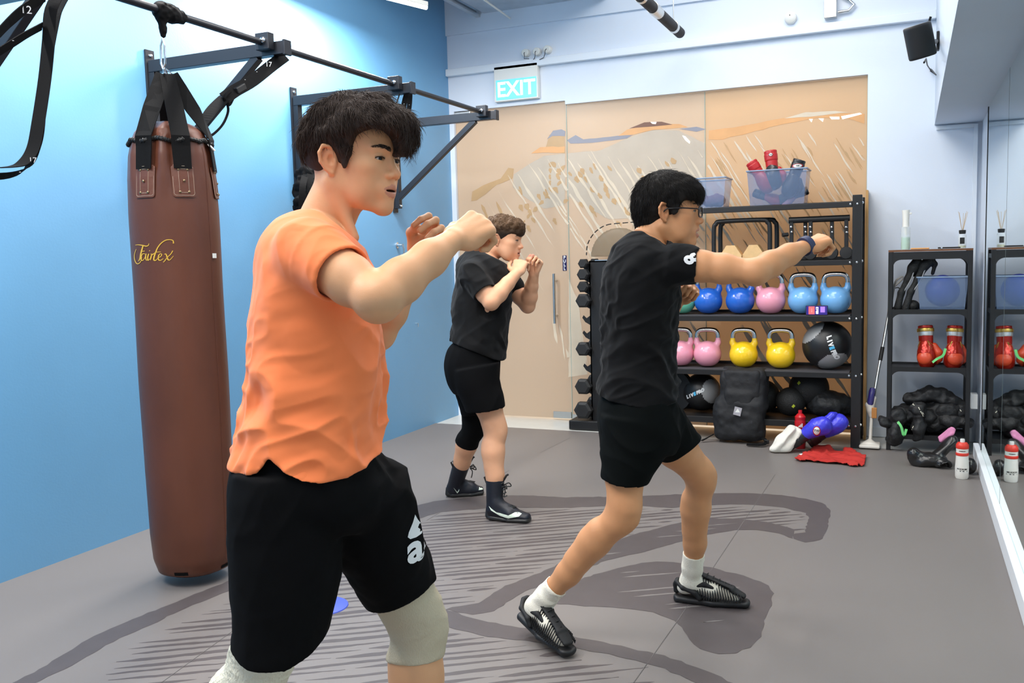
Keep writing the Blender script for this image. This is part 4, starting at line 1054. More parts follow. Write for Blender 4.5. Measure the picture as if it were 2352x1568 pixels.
# shorts
M_bs = mat('black_shorts_cloth', (0.0035, 0.0035, 0.004), 0.9, bump=0.05, bscale=600, spec=0.12)
K = Sdf()
K.slices(rowsof(J1, D1, [(990, 592, 850, .14), (1030, 578, 862, .150), (1060, 562, 876, .158), (1100, 540, 890, .168), (1150, 534, 880, .165), (1200, 545, 850, .14)]), a1, k=.01)
KN = Sdf(); KN.slices(rowsof(J1, D1, [(1080, 540, 770, .11), (1140, 532, 780, .118), (1200, 533, 785, .118), (1300, 537, 780, .112), (1400, 541, 764, .106), (1500, 543, 744, .102), (1540, 543, 738, .10)], -.06), a1, k=.02)
nhx = [500, 545, 600, 665, 720, 745, 780]; nhy = [1484, 1489, 1500, 1501, 1480, 1462, 1440]
def hem2(P):
    s_ = FPX / (D1 - .10); u_ = (P - J1(640, 1490, -.06)) @ a1 * s_ + 640; return (P[:, 2] - (CAMH - (np.interp(u_, nhx, nhy) - 598) / s_)) * .9
KN.fn(hem2, J1(640, 1540, -.06), .3)
i2 = Sdf(); i2.slices(rowsof(J1, D1, [(1420, 541, 762, .106), (1500, 543, 744, .102), (1560, 543, 738, .10)], -.06), a1, inset=.010); KN.sub(i2, .003, -1)
KF = Sdf(); fn_ = nrm(a1 + Z * .55); cL = J1(917, 1355, .19); axL = nrm(cL - J1(800, 1130, .08))
KF.ec(J1(820, 1130, .06), cL, (.118, .12), (.092, .108), fn_, .02, cap=.03); KF.ec(cL, cL + axL * .06, (.092, .108), (.092, .108), fn_, .01, cap=.02)
KF.rc(J1(850, 1080, .08), J1(888, 1100, .12), .050, .030, .03)
hn = -nrm(J1(835, 1387, .19) - J1(995, 1327, .19)); hn = nrm(np.cross(hn, b1)); hn = hn if hn[2] < 0 else -hn
KF.fn(lambda P: (cL - P) @ hn, cL, .3); KF.ec(cL - axL * .03, cL + axL * .08, (.078, .088), (.080, .092), fn_, .003, -1, cap=.01)
K.sub(KN, .012); K.sub(KF, .02)
def d1s(V, N): return folds(V, Z + a1 * .2, (9, 2.2), .007, 21) + folds(V, a1 + Z * .3, (16, 3), .003, 5)
short1 = sdf_obj('shorts', K, .0042, M_bs, man1, disp=d1s, sm=2, axis=(J1(730, 1200), Z + a1 * .001))
# the white mark on the far leg of the shorts
bt1 = BVHTree.FromPolygons([v.co for v in short1.data.vertices], [p.vertices for p in short1.data.polygons])
M_print = mat('white_cloth_print', (0.8, 0.8, 0.8), 0.6)
mc = J1(985, 1268, .1); mu = nrm(a1 * 1 + b1 * .25 - Z * .10); mv = nrm(Z - mu * np.dot(Z, mu))
Vt, Ft = text_mesh('ad', .090, bold=.003); Vt = Vt - [Vt[:, 0].min() - 0, 0, 0]
mu, mv = a1, Z
decal('logo', Vt, Ft, J1(934, 1262, .05), mu, mv, bt1, M_print, short1, lift=.003, cuts=2)
tz = [(0.0, .036), (-.006, .022), (-.017, .004), (-.020, -.006), (-.014, -.013), (0, -.015), (.014, -.013), (.020, -.006), (.017, .004), (.006, .022)]
decal('logo', tz, [tuple(range(10))], J1(956, 1221, .05), mu, mv, bt1, M_print, short1, lift=.002, cuts=2)
decal('logo', [(x + .045, y * 1.3) for x, y in tz], [tuple(range(10))], J1(956, 1221, .05), mu, mv, bt1, M_print, short1, lift=.002, cuts=2)
# knee supports
M_kn = mat('knee_knit', srgb(196, 182, 156), 0.85, bump=0.35, bscale=420, stretch=(1, 1, .35))
M_kw = mat('knee_knit_white', srgb(226, 221, 200), 0.85, bump=0.8, bscale=120, stretch=(1, 1, .5))
def sleeve(name, hip, kn, an, fwd, m, u0, u1, g=.006, sc=1.05, h=.0045):
    S_ = Sdf(); leg(S_, hip, kn, an, fwd, sc + g / .055 * .5, foot=False)
    a_ = kn + (hip - kn) * u0; b_ = kn + (an - kn) * u1
    S_.pl(a_, nrm(hip - kn), .003); S_.pl(b_, nrm(an - kn), .003)
    return S_
Kn = sleeve('k', hpR, knR, anR, nrm(a1 * .9 - Z * .3), None, .55, .26)
sdf_obj('knee_support', Kn, .0035, M_kw, man1, disp=lambda V, N: .0012 * vnoise(V * 160, 3) + folds(V, a1 * .7 - Z, (26, 5), .003, 12))['label'] = 'white knitted knee support'
Kn = sleeve('k', hpL, knL, anL, nrm(a1 * .95 - b1 * .3), None, .28, .20)
sdf_obj('knee_support', Kn, .0035, M_kn, man1, disp=lambda V, N: folds(V, b1, (22, 4), .0018, 2))['label'] = 'beige elastic knee support'
# shoes, below the frame
def shoe(person, an, toe, heel_back, m, sole, sc=1.0, name='shoe'):
    d = toe - an; d[2] = 0; d = nrm(d); s_ = np.cross(Z, d); f = V3(an[0], an[1], 0) - d * .055 * sc
    S_ = Sdf(); P = lambda x, y, z: f + d * x * sc + s_ * y * sc + Z * z * sc
    S_.ec(P(.035, 0, .045), P(.12, 0, .045), (.034, .040), (.038, .046), Z, .03); S_.ec(P(.12, 0, .042), P(.225, 0, .034), (.036, .044), (.024, .040), Z, .03)
    S_.rc(P(.045, 0, .05), P(.05, 0, .11), .040, .040, .03); S_.pl(P(0, 0, .105), Z, .004); S_.pl(P(0, 0, .018), -Z, .003)
    o = sdf_obj(name, S_, .005, m, person); S_ = Sdf()
    S_.ec(P(.035, 0, .018), P(.225, 0, .018), (.02, .044), (.02, .044), Z, .0); S_.pl(P(0, 0, .022), Z, .002); S_.pl(P(0, 0, .001), -Z, .002)
    sdf_obj('sole', S_, .005, sole, o); return o
shoe(man1, anR, anR + (a1 * .75 - b1 * .5), 0, M_bs, mat('sole_white', (.7, .7, .68), .6)); shoe(man1, anL, anL + (a1 * .95 - b1 * .3), 0, M_bs, MATS['sole_white'])
# printed mark on the shorts
_bt = bvh_of([short1])[0] if False else None
# ------------------------------------------------------------- the man with glasses in the middle
D2 = 3.15
def J2(x, y, o=0.0): return atD(x, y, D2 + o)
a2, b2 = basis(1500)
H2 = Fr(J2(1535, 489), nrm(a2 - b2 * .07 - Z * .03), Z + a2 * .05, 1.06)
man2 = thing('person', 'man with glasses in black t-shirt and shorts punching before the kettlebells', 'person', V3(*onZ(1450, 1440)[:2], 0))
S = Sdf(); head_sdf(S, H2, mouth=.005, wide=.98)
rot = nrm(a2 * .82 + b2 * .57)                 # the way the chest faces
TR = [(532, 1452, 1508, .055), (548, 1432, 1530, .085), (566, 1415, 1548, .13), (590, 1402, 1560, .165), (620, 1393, 1562, .18), (660, 1387, 1560, .178), (710, 1384, 1557, .17), (770, 1384, 1553, .155), (820, 1387, 1551, .15), (850, 1388, 1551, .15), (880, 1382, 1551, .155), (910, 1376, 1552, .165), (950, 1374, 1553, .17)]
rows = rowsof(J2, D2, TR)
nb2 = J2(1492, 548)
S.ec(H2.p(-.030, 0, -.035), nb2, (.052, .052), (.056, .060), b2, .02, cap=.02)
S.rc(H2.p(-.02, -.058, -.045), J2(1548, 565, -.03), .012, .012, .02)
S.slices(rows[:8], a2, inset=.022); S.slices(rows[7:], a2, inset=.03, k=.01)
shR = J2(1545, 604, -.13); elR = J2(1735, 625, -.22); wrR = J2(1848, 566, -.12)
shL = J2(1470, 605, .17); elL = J2(1498, 745, .30); wrL = J2(1560, 690, .18)
arm(S, shR, elR, wrR, 1.02, hint=Z); arm(S, shL, elL, wrL, .95, hint=Z)
fist(S, wrR, nrm(J2(1925, 538, -.08) - wrR), Z * .9 - b2 * .3, -1, 1.0, curl=(1.0, 1.4, .8))
fist(S, wrL, nrm(J2(1590, 655, .12) - wrL), b2 * .8 + Z * .3, 1, .95)
hpR = J2(1436, 960, -.06); hpL = J2(1490, 960, .09)
hlF = onZ(1546, 1376, .0); toF = onZ(1716, 1394, .0); fdF = nrm(toF - hlF)
toR = onZ(1312, 1512); tdir = nrm(onZ(1312, 1512) - onZ(1188, 1442)); hpb = toR - tdir * .285 + Z * .055; sdR = nrm(toR - hpb)
upR = nrm(Z + tdir * .2 - sdR * np.dot(Z + tdir * .2, sdR))
anR = hpb + sdR * .070 + upR * .080; anL = hlF + fdF * .072 + Z * .080
knR = J2(1434, 1180, -.08); knL = J2(1612, 1092, .25)
leg(S, hpR, knR, anR, nrm(a2 * .8 - Z * .6), .92, foot=False, cut=.85); leg(S, hpL, knL, anL, nrm(a2 * .95 + Z * .1 - b2 * .2), .92, foot=False, cut=.85)
base2 = np.array(srgb(204, 146, 102)[:3])
body2 = two_part_body('body', S, .0028, .0045, J2(1480, 720)[2], man2, lambda V: head_tint(H2, V, base2, mouth=.005, brow=1.1))
eyes(H2, man2, (1, 0, -.04)); brows(H2, man2, body2, th=1.1, n=90, seed=2)
# hair, cropped at the sides with a fringe
Hs = Sdf(); e = lambda c, r, k=.02, op=1: Hs.el(H2.p(*c), np.array(r) * H2.s, H2.R, k, op)
e((-.014, 0, .038), (.101, .082, .090), 0); e((-.010, 0, .058), (.104, .086, .080), .02); e((.045, 0, .060), (.066, .076, .050), .03); e((-.075, 0, .01), (.040, .066, .070), .03)
for q in (-1, 1): e((.022, q * .077, .022), (.018, .007, .034), .006)
e((.112, 0, -.045), (.078, .080, .070), .006, -1)
for q in (-1, 1):
    Hs.el(H2.p(.080, q * .070, .014), np.array((.042, .045, .030)), H2.R, .006, -1); e((-.006, q * .094, -.014), (.024, .022, .036), .006, -1)
    e((.03, q * .085, -.060), (.06, .03, .046), .01, -1)
for i, (yy, ln) in enumerate(((-.055, .036), (-.040, .044), (-.026, .034), (-.012, .046), (.004, .036), (.018, .044), (.034, .036), (.050, .042))):
    Hs.rc(H2.p(.082 - abs(yy) * .35, yy, .060), H2.p(.098 - abs(yy) * .42, yy + .006, .072 - ln), .013 * 1.0, .0035, .006)
e((-.058, 0, -.030), (.046, .056, .050), .02)
Hs.pl(H2.p(-.05, 0, -.078), H2.d(-.25, 0, -1), .01)
Vh, Fh = Hs.mesh(.0035); N = normals(Vh, Fh); L = H2.inv(Vh)
Vh = Vh + N * (0.002 * fbm(Vh * 40, 3, 2))[:, None]; Vh = relax(Vh, Fh, 1)
t1 = hair_on('h', H2, Vh, Fh, None, None, (-.05, 0, .16), 12000, .028, .0007, lambda L, V: (L[:, 2] > .03) | (L[:, 0] < -.06), 1, curl=.09, grav=.05, wav=.10, lift=.04)
V, F = join_np([(Vh, Fh), t1]); link('hair', mesh_np('hair', V, F), M_hair, man2)
# glasses
M_gl = mat('glasses_frame', (0.01, 0.01, 0.012), 0.25); g = MB()
P = H2.p
for q in (-1, 1):
    cy = q * .034; pts = []
    for k in range(17):
        t = 2 * PI * k / 16; cx_ = math.copysign(abs(math.cos(t)) ** .6, math.cos(t)); sz = math.copysign(abs(math.sin(t)) ** .6, math.sin(t))
        pts.append(P(.112 - abs(cy + cx_ * .024) * .22, cy + cx_ * .0245, .001 + sz * .0165))
    g.tube(pts, .0022 * H2.s, 6, cap=False)
    g.tube([P(.099, q * .060, .008), P(.094, q * .068, .010), P(.05, q * .080, .012), P(.0, q * .084, .010), P(-.018, q * .082, -.006)], .0024 * H2.s, 6)
g.tube([P(.108, -.010, .006), P(.110, 0, .009), P(.108, .010, .006)], .0014, 6)
gls = g.build('glasses', M_gl, man2); gls['label'] = 'black rectangular glasses'
gl = MB()
for q in (-1, 1):
    cy = q * .034; pts = []
    for k in range(16):
        t = 2 * PI * k / 16; cx_ = math.copysign(abs(math.cos(t)) ** .6, math.cos(t)); sz = math.copysign(abs(math.sin(t)) ** .6, math.sin(t))
        pts.append(P(.112 - abs(cy + cx_ * .024) * .22, cy + cx_ * .0235, .001 + sz * .0155))
    gl.poly(pts)
M_lens = mat('lens', (1, 1, 1), 0.02, trans=1.0, ior=1.02, spec=0.6, alpha=.35); gl.build('lens', M_lens, gls)
# shirt
M_ch = mat('charcoal_jersey', (0.0065, 0.0065, 0.007), 0.9, bump=0.08, bscale=700, spec=0.1, sheen=0.06)
T = Sdf(); T.slices(rows, a2)
slR = elR - shR; T.rc(shR - Z * .008, shR + slR * .14, .069, .064, .03)
T.ec(shR, shR + slR * .34, (.064, .062), (.061, .059), Z, .02, cap=.01)
T.rc(shL, shL + (elL - shL) * .45, .056, .058, .03)
u = nrm(slR); v = nrm(np.cross(u, Z))
T.el(shR + slR * .27 + u * .10, (.100, .125, .125), np.array([u, v, np.cross(u, v)]).T, .004, -1)
T.ec(shR + slR * .08, shR + slR * .5, (.049, .047), (.055, .053), Z, .004, -1, cap=.01)
nl = nrm(J2(1560, 585) - J2(1466, 525)); nn = nrm(np.cross(b2, nl)); nn = nn if nn[2] > 0 else -nn
T.fn(lambda P_: np.maximum(-((P_ - J2(1466, 526)) @ nn), np.minimum((P_ - J2(1530, 560)) @ a2, 1)), J2(1510, 540), .2)
T.ec(nb2 - Z * .02, nb2 + Z * .06 + a2 * .02, (.058, .062), (.064, .066), b2, .004, -1, cap=.005)
def hem3(P_):
    s_ = FPX / (D2 - .1); u_ = (P_ - J2(1460, 915)) @ a2 * s_ + 1460; return (P_[:, 2] - (CAMH - (np.interp(u_, [1360, 1376, 1440, 1500, 1530, 1550], [900, 906, 922, 932, 930, 918]) - 585) / s_)) * .95
T.fn(hem3, J2(1460, 950), .3)
inn = Sdf(); inn.slices(rows[9:], a2, inset=.011); inn.slices([rows[-1], (rows[-1][0] - Z * .08, rows[-1][1], rows[-1][2])], a2, inset=.011); T.sub(inn, .003, -1)
def d2(V, N):
    lo_ = np.clip((J2(1460, 740)[2] - V[:, 2]) / .15, 0, 1)
    return folds(V, a2 - Z * .55, (12, 2.4), .014, 31) * (.4 + .6 * lo_) + folds(V, a2 + Z * .5, (24, 5), .006, 33) + folds(V, a2 * .4 + Z, (13, 3), .004, 36) * (1 - lo_)
shirt2 = sdf_obj('t_shirt', T, .0042, M_ch, man2, disp=d2, sm=2, axis=(J2(1468, 750), Z))
bt2 = BVHTree.FromPolygons([v.co for v in shirt2.data.vertices], [p.vertices for p in shirt2.data.polygons])
# swirl mark on the sleeve
mu = nrm(a2 * .8 + Z * .45); mv = nrm(Z - mu * np.dot(Z, mu))
Vt, Ft = text_mesh('8', .062, bold=.003, shear=.2); decal('logo', Vt, Ft, J2(1582, 592, -.1), nrm(a2 * .6 - Z * .8), nrm(a2 * .8 + Z * .6), bt2, M_print, shirt2, lift=.003, cuts=2)
# shorts
K = Sdf(); K.slices(rowsof(J2, D2, [(895, 1392, 1545, .14), (920, 1378, 1552, .16), (960, 1375, 1558, .17), (1000, 1378, 1562, .165), (1040, 1382, 1548, .14)]), a2, k=.01)
KN = Sdf(); KN.slices(rowsof(J2, D2, [(960, 1378, 1530, .11), (1010, 1380, 1535, .115), (1050, 1380, 1520, .110), (1100, 1380, 1491, .100), (1130, 1380, 1486, .098)], -.06), a2, k=.02)
def hem4(P_):
    s_ = FPX / (D2 - .1); u_ = (P_ - J2(1435, 1100, -.06)) @ a2 * s_ + 1435; return (P_[:, 2] - (CAMH - (np.interp(u_, [1370, 1386, 1440, 1487, 1500], [1095, 1097, 1107, 1111, 1105]) - 585) / s_)) * .95
KN.fn(hem4, J2(1435, 1140, -.06), .2)
i2 = Sdf(); i2.slices(rowsof(J2, D2, [(1070, 1380, 1508, .104), (1100, 1380, 1491, .100), (1150, 1380, 1486, .098)], -.06), a2, inset=.007); KN.sub(i2, .003, -1)
KF = Sdf(); fn_ = nrm(a2 + Z * .8); cL = J2(1567, 1032, .2); axL = nrm(cL - J2(1510, 965, .1))
KF.ec(J2(1500, 965, .07), cL, (.108, .10), (.084, .088), fn_, .02, cap=.03); KF.ec(cL, cL + axL * .05, (.084, .088), (.084, .088), fn_, .01, cap=.02)
hn = nrm(J2(1520, 1064, .2) - J2(1615, 1002, .2)); hn = nrm(np.cross(hn, b2)); hn = hn if hn[2] < 0 else -hn
KF.fn(lambda P_: (cL - P_) @ hn, cL, .3); KF.ec(cL - axL * .03, cL + axL * .08, (.075, .078), (.078, .082), fn_, .003, -1, cap=.01)
K.sub(KN, .012); K.sub(KF, .02)
M_bs2 = mat('black_green_shorts', (0.003, 0.004, 0.004), 0.9, spec=0.1)
shorts2 = sdf_obj('shorts', K, .0045, M_bs2, man2, disp=lambda V, N: folds(V, a2 - Z * .35, (14, 2.5), .005, 41), sm=2, axis=(J2(1465, 1020), Z))
# watch band on the punching wrist
M_band = mat('navy_band', srgb(44, 52, 84), 0.6); wd_ = nrm(wrR - elR)
MB().tube([wrR - wd_ * .004, wrR + wd_ * .018], .0325, 20).build('wrist_strap', M_band, man2)
# socks
M_sock = mat('white_sock', srgb(236, 229, 212), 0.9, bump=0.3, bscale=500, stretch=(1, 1, .3))
def sock(person, kn, an, top, toe, m=M_sock, r0=.046, sc=1.0, hh=.0032):
    T_ = nrm(an - kn); S_ = Sdf(); t0 = top; t1_ = an
    S_.rc(t0, t0 + (t1_ - t0) * .5, r0 * sc, r0 * sc * .96, .004); S_.rc(t0 + (t1_ - t0) * .5, t1_, r0 * sc * .96, r0 * sc * .92, .01)
    if toe is not None: S_.rc(t1_, t1_ + (toe - t1_) * .5, .036 * sc, .032 * sc, .02); S_.rc(t1_ + (toe - t1_) * .5, toe, .032 * sc, .023 * sc, .02); S_.rc(t1_, t1_ - nrm(toe - t1_) * .028 - Z * .03, .034 * sc, .028 * sc, .02)
    S_.pl(t0, -T_, .002); S_.ec(t0 - T_ * .02, t0 + T_ * .02, ((r0 - .0045) * sc,) * 2, ((r0 - .0055) * sc,) * 2, (1, 0, 0), .002, -1, cap=.003)
    return sdf_obj('sock', S_, hh, m, person, disp=lambda V, N: folds(V, np.cross(T_, (0, 1, 0)), (26, 3), .0022, 4), axis=(an, T_))
# woven cord shoes
M_cord = mat('black_cord', (0.008, 0.008, 0.009), 0.65, bump=.2, bscale=900); M_sole = mat('black_rubber', (0.012, 0.012, 0.013), 0.5)
def cordshoe(person, o, fwd, up, ln=.29):
    fr = Fr(o, fwd, up); f, l, u_ = fr.R[:, 0], fr.R[:, 1], fr.R[:, 2]; P_ = fr.p
    W = lambda t: .030 + .018 * math.sin(min(1, t * 1.15) * PI * .5) * (1 if t < .8 else 1) - (.028 * ((t - .72) / .28) ** 2 if t > .72 else 0)
    S_ = Sdf(); S_.ec(P_(.014, 0, .013), P_(.15, 0, .014), (.022, .037), (.022, .047), u_, .01); S_.ec(P_(.15, 0, .014), P_(ln - .018, 0, .017), (.022, .050), (.020, .034), u_, .01)
    S_.pl(P_(0, 0, .027), u_, .006); S_.pl(P_(0, 0, .001), -u_, .004)
    S_.chain([P_(-.002, -.036, .015), P_(.10, -.052, .015), P_(.2, -.053, .016), P_(ln - .01, -.036, .018)], .0022, .001, -1)
    so = sdf_obj('shoe', S_, .0028, M_sole, person); so['label'] = 'black woven cord shoe'
    # cord weave: dense loops over the forefoot, open rows above the sole
    c = MB(); ht = lambda t: .030 + .055 * max(0, 1 - t) ** .8 * (1 if t > .3 else 1)
    top = lambda t: P_(ln * t, 0, float(np.interp(t, [.25, .45, .62, .8, .95], [.122, .100, .080, .064, .050])))
    for q in (-1, 1):
        n = 17
        for k in range(n):
            t = .34 + .55 * k / (n - 1); w_ = W(t)
            b0 = P_(ln * t, q * (w_ + .001), .028); b1_ = P_(ln * (t - .012), q * (w_ * .97), .050 if t < .85 else .042); b2_ = top(t - .05) + l * q * .020 - u_ * .006
            c.tube([b0, b1_, b2_, top(t - .055)], .0019, 6, cap=False)
            b0 = P_(ln * t, q * (w_ + .001), .028); c.tube([b0, P_(ln * (t + .02), q * w_ * .95, .042), top(t - .02) + l * q * .016], .0019, 6, cap=False)
    for k in range(14):
        t = .36 + .52 * k / 13; tt = top(t - .04)
        c.tube([tt + l * .016 - u_ * .001, tt + f * .006 + u_ * .002, tt - l * .016 - u_ * .001], .0030, 6)
    c.build('cord_weave', M_cord, so)
    S_ = Sdf(); S_.chain([P_(.012, 0, .085), P_(.004, 0, .065), P_(.004, 0, .04)], [.010, .012, .012], .01)
    for q in (-1, 1): S_.chain([P_(.006, q * .012, .080), P_(.035, q * .040, .066), P_(.085, q * .043, .052), P_(.10, q * .044, .032)], [.009, .008, .010, .010], .008)
    for q in (-1, 1): S_.chain([P_(.085, q * .034, .078), P_(.12, q * .030, .085), P_(.15, q * .026, .072)], [.007, .009, .009], .01)
    S_.ec(P_(.09, 0, .122), P_(.225, 0, .072), (.005, .020), (.006, .022), u_, .01)
    S_.ec(P_(.225, 0, .064), P_(.268, 0, .044), (.012, .026), (.008, .022), u_, .01)
    sdf_obj('heel_and_tongue', S_, .0035, M_cord, so)
    lc = MB()
    for k in range(5):
        x = .12 + .022 * k; z = .116 - .010 * k
        lc.tube([P_(x, -.018, z - .006), P_(x + .012, 0, z + .007), P_(x + .004, .018, z - .006)], .0016, 6).tube([P_(x, .018, z - .006), P_(x + .012, 0, z + .007), P_(x + .004, -.018, z - .006)], .0016, 6)
    lc.tube([P_(.13, -.01, .106), P_(.16, -.004, .102), P_(.215, .003, .082)], .0018, 6); lc.build('lace', M_cord, so)
    return so
# front foot flat, rear heel lifted
cordshoe(man2, hlF + fdF * .01, fdF, Z, np.linalg.norm(toF - hlF))
Tt = anL - knL; sock(man2, knL, anL, knL + Tt * .72, hlF + fdF * .235 + Z * .036, r0=.042)
cordshoe(man2, hpb + Z * .002, sdR, Z + tdir * .2, .288)
Tt = anR - knR; sock(man2, knR, anR, knR + Tt * .76, hpb + sdR * .23 + upR * .036, r0=.043)
# ------------------------------------------------------------- the man at the back with his guard up
D3 = 4.95
def J3(x, y, o=0.0): return atD(x, y, D3 + o)
a3, b3 = basis(1110)
t3 = R_(18); H3 = Fr(J3(1155, 552), nrm(a3 * math.cos(t3) - b3 * math.sin(t3) - Z * .10), Z + a3 * .10, 1.04)
man3 = thing('person', 'man in dark grey t-shirt and boxing boots guarding his face, by the door', 'person', V3(*onZ(1120, 1165)[:2], 0))
S = Sdf(); head_sdf(S, H3, mouth=.002, wide=1.06, fat=.004)
def rows3(L, off=0): return rowsof(J3, D3, L, off)
TR = [(570, 1082, 1128, .06), (582, 1068, 1140, .10), (600, 1056, 1158, .16), (625, 1048, 1172, .19), (660, 1044, 1174, .19), (700, 1042, 1172, .185), (740, 1040, 1168, .18), (780, 1037, 1162, .18), (810, 1034, 1159, .185), (840, 1030, 1156, .185)]
rows = rows3(TR); nb3 = J3(1113, 585)
S.ec(H3.p(-.03, 0, -.035), nb3, (.058, .058), (.062, .066), b3, .02, cap=.02)
S.slices(rows[:6], a3, inset=.022); S.slices(rows[5:], a3, inset=.03)
shR = J3(1082, 628, -.16); elR = J3(1128, 694, -.24); wrR = J3(1186, 628, -.14)
shL = J3(1150, 625, .15); elL = J3(1212, 702, .12); wrL = J3(1226, 632, .02)
arm(S, shR, elR, wrR, 1.06, plain=True); arm(S, shL, elL, wrL, 1.04, plain=True)
fist(S, wrR, nrm(J3(1196, 590, -.06) - wrR) + a3 * .1, -a3 * .3 - b3 * .9, -1, 1.05, curl=(.7, 1.2, .7), spread=.05, tuck=False)
fist(S, wrL, nrm(J3(1236, 592, .0) - wrL), b3 * .6 + a3 * .6 + Z * .2, 1, 1.0, curl=(1.1, 1.4, .8))
hpR = J3(1096, 850, -.08); hpL = J3(1085, 850, .08)
knR = J3(1138, 985, -.10); hB = [onZ(1114, 1190), onZ(1022, 1141)]; tB = [onZ(1228, 1200), onZ(1120, 1133)]; anR = hB[0] + nrm(tB[0] - hB[0]) * .06 + Z * .075; knL = J3(1090, 980, .16); anL = hB[1] + nrm(tB[1] - hB[1]) * .06 + Z * .075
leg(S, hpR, knR, anR, nrm(a3), 1.02, foot=False, cut=.86); leg(S, hpL, knL, anL, nrm(a3 * .8 + Z * .3), 1.0, foot=False, cut=.86)
base3 = np.array(srgb(220, 164, 128)[:3])
body3 = two_part_body('body', S, .0036, .0055, J3(1100, 740)[2], man3, lambda V: head_tint(H3, V, base3, mouth=.002, brow=1.1))
eyes(H3, man3, (1, 0, -.05)); brows(H3, man3, body3, th=1.0, n=60, seed=4)
Hs = Sdf(); e = lambda c, r, k=.02, op=1: Hs.el(H3.p(*c), np.array(r) * H3.s, H3.R, k, op)
e((-.014, 0, .036), (.102, .084, .090), 0); e((.0, 0, .068), (.095, .082, .066), .02); e((.062, 0, .072), (.052, .068, .042), .03); e((.088, .0, .052), (.026, .05, .024), .02)
e((.118, 0, -.052), (.090, .085, .070), .006, -1)
for q in (-1, 1): Hs.el(H3.p(.082, q * .070, .004), np.array((.042, .04, .032)), H3.R, .006, -1); e((-.004, q * .094, -.016), (.024, .024, .036), .006, -1)
for q in (-1, 1): e((.02, q * .09, -.06), (.08, .04, .05), .01, -1)
Hs.pl(H3.p(-.05, 0, -.055), H3.d(-.3, 0, -1), .01)
Vh, Fh = Hs.mesh(.0045); N = normals(Vh, Fh); L = H3.inv(Vh)
Vh = Vh + N * (0.008 * fbm(Vh * 34, 3, 6) * np.clip((L[:, 2] - .03) / .03, 0, 1))[:, None]
t1 = hair_on('h', H3, Vh, Fh, None, None, (-.03, 0, .16), 3000, .026, .0010, lambda L, V: (L[:, 2] > .055), 1, curl=.75, grav=.0, wav=.8, lift=.35, jit=.9)
V, F = join_np([(Vh, Fh), t1]); hc = H3.inv(V)[:, 2]
me = mesh_np('hair', V, F); k_ = np.clip((hc - .03) / .05, 0, 1)[:, None]; set_tint(me, np.array([.022, .014, .011]) * (1 - k_) + np.array([.10, .055, .028]) * k_)
link('hair', me, mat('curly_brown_hair', (.1, .06, .03), 0.6, attr='tint', spec=.2), man3)
T = Sdf(); T.slices(rows, a3)
slR = elR - shR; T.rc(shR, shR + slR * .4, .073, .069, .03); T.ec(shR + slR * .3, shR + slR * .72, (.064, .066), (.064, .068), Z, .01, cap=.01)
slL = elL - shL; T.rc(shL, shL + slL * .45, .062, .062, .03)
for sh_, sl_, q in ((shR, slR, .62),):
    u = nrm(sl_); v = nrm(np.cross(u, Z)); T.el(sh_ + sl_ * q + u * .09, (.09, .115, .115), np.array([u, v, np.cross(u, v)]).T, .004, -1)
    T.ec(sh_ + sl_ * (q - .2), sh_ + sl_ * (q + .3), (.052, .052), (.058, .058), Z, .004, -1, cap=.01)
nl = nrm(J3(1148, 600) - J3(1090, 568)); nn = nrm(np.cross(b3, nl)); nn = nn if nn[2] > 0 else -nn
T.fn(lambda P_: -((P_ - J3(1092, 569)) @ nn), J3(1115, 578), .22)
T.ec(nb3 - Z * .01, nb3 + Z * .07 + a3 * .02, (.066, .066), (.074, .07), b3, .004, -1, cap=.005)
def hem5(P_):
    s_ = FPX / (D3 - .1); u_ = (P_ - J3(1100, 800)) @ a3 * s_ + 1100; return (P_[:, 2] - (CAMH - (np.interp(u_, [1030, 1040, 1090, 1130, 1150, 1170], [778, 782, 800, 820, 828, 828]) - 593) / s_)) * .95
T.fn(hem5, J3(1100, 840), .35)
inn = Sdf(); inn.slices(rows[6:], a3, inset=.012); inn.slices([rows[-1], (rows[-1][0] - Z * .08, rows[-1][1], rows[-1][2])], a3, inset=.012); T.sub(inn, .003, -1)
M_dg = mat('dark_grey_jersey', (0.0095, 0.0095, 0.010), 0.9, spec=0.1, sheen=.06)
sdf_obj('t_shirt', T, .0052, M_dg, man3, disp=lambda V, N: folds(V, a3 - Z * .7, (11, 2.4), .014, 51) + folds(V, a3 + Z * .5, (16, 3), .004, 53), sm=2, axis=(J3(1105, 700), Z))
K = Sdf(); K.slices(rows3([(785, 1040, 1150, .15), (805, 1028, 1152, .17), (840, 1022, 1150, .18), (880, 1030, 1148, .175), (905, 1045, 1150, .15)]), a3)
KN = Sdf(); KN.slices(rows3([(840, 1040, 1150, .12), (880, 1045, 1150, .12), (930, 1066, 1160, .112), (965, 1074, 1164, .11)], -.10), a3, k=.01)
KN.fn(lambda P_: P_[:, 2] - J3(1110, 940, -.1)[2] - ((P_ - J3(1110, 940, -.1)) @ a3) * .12, J3(1110, 975, -.1), .25)
i2 = Sdf(); i2.slices(rows3([(915, 1061, 1158, .115), (930, 1066, 1160, .112), (985, 1074, 1164, .11)], -.10), a3, inset=.010); KN.sub(i2, .003, -1)
KF = Sdf(); KF.slices(rows3([(840, 1030, 1120, .11), (900, 1045, 1128, .11), (950, 1062, 1132, .10)], .10), a3, k=.01)
K.sub(KN, .01); K.sub(KF, .01)
sdf_obj('shorts', K, .0055, M_bs, man3, disp=lambda V, N: folds(V, Z + a3 * .3, (10, 3), .006, 61), sm=2, axis=(J3(1090, 880), Z))
sdf_obj('knee_support', sleeve('k', hpL, knL, anL, a3, None, .5, .30, sc=1.02), .0045, M_bs, man3)['label'] = 'black knee support'
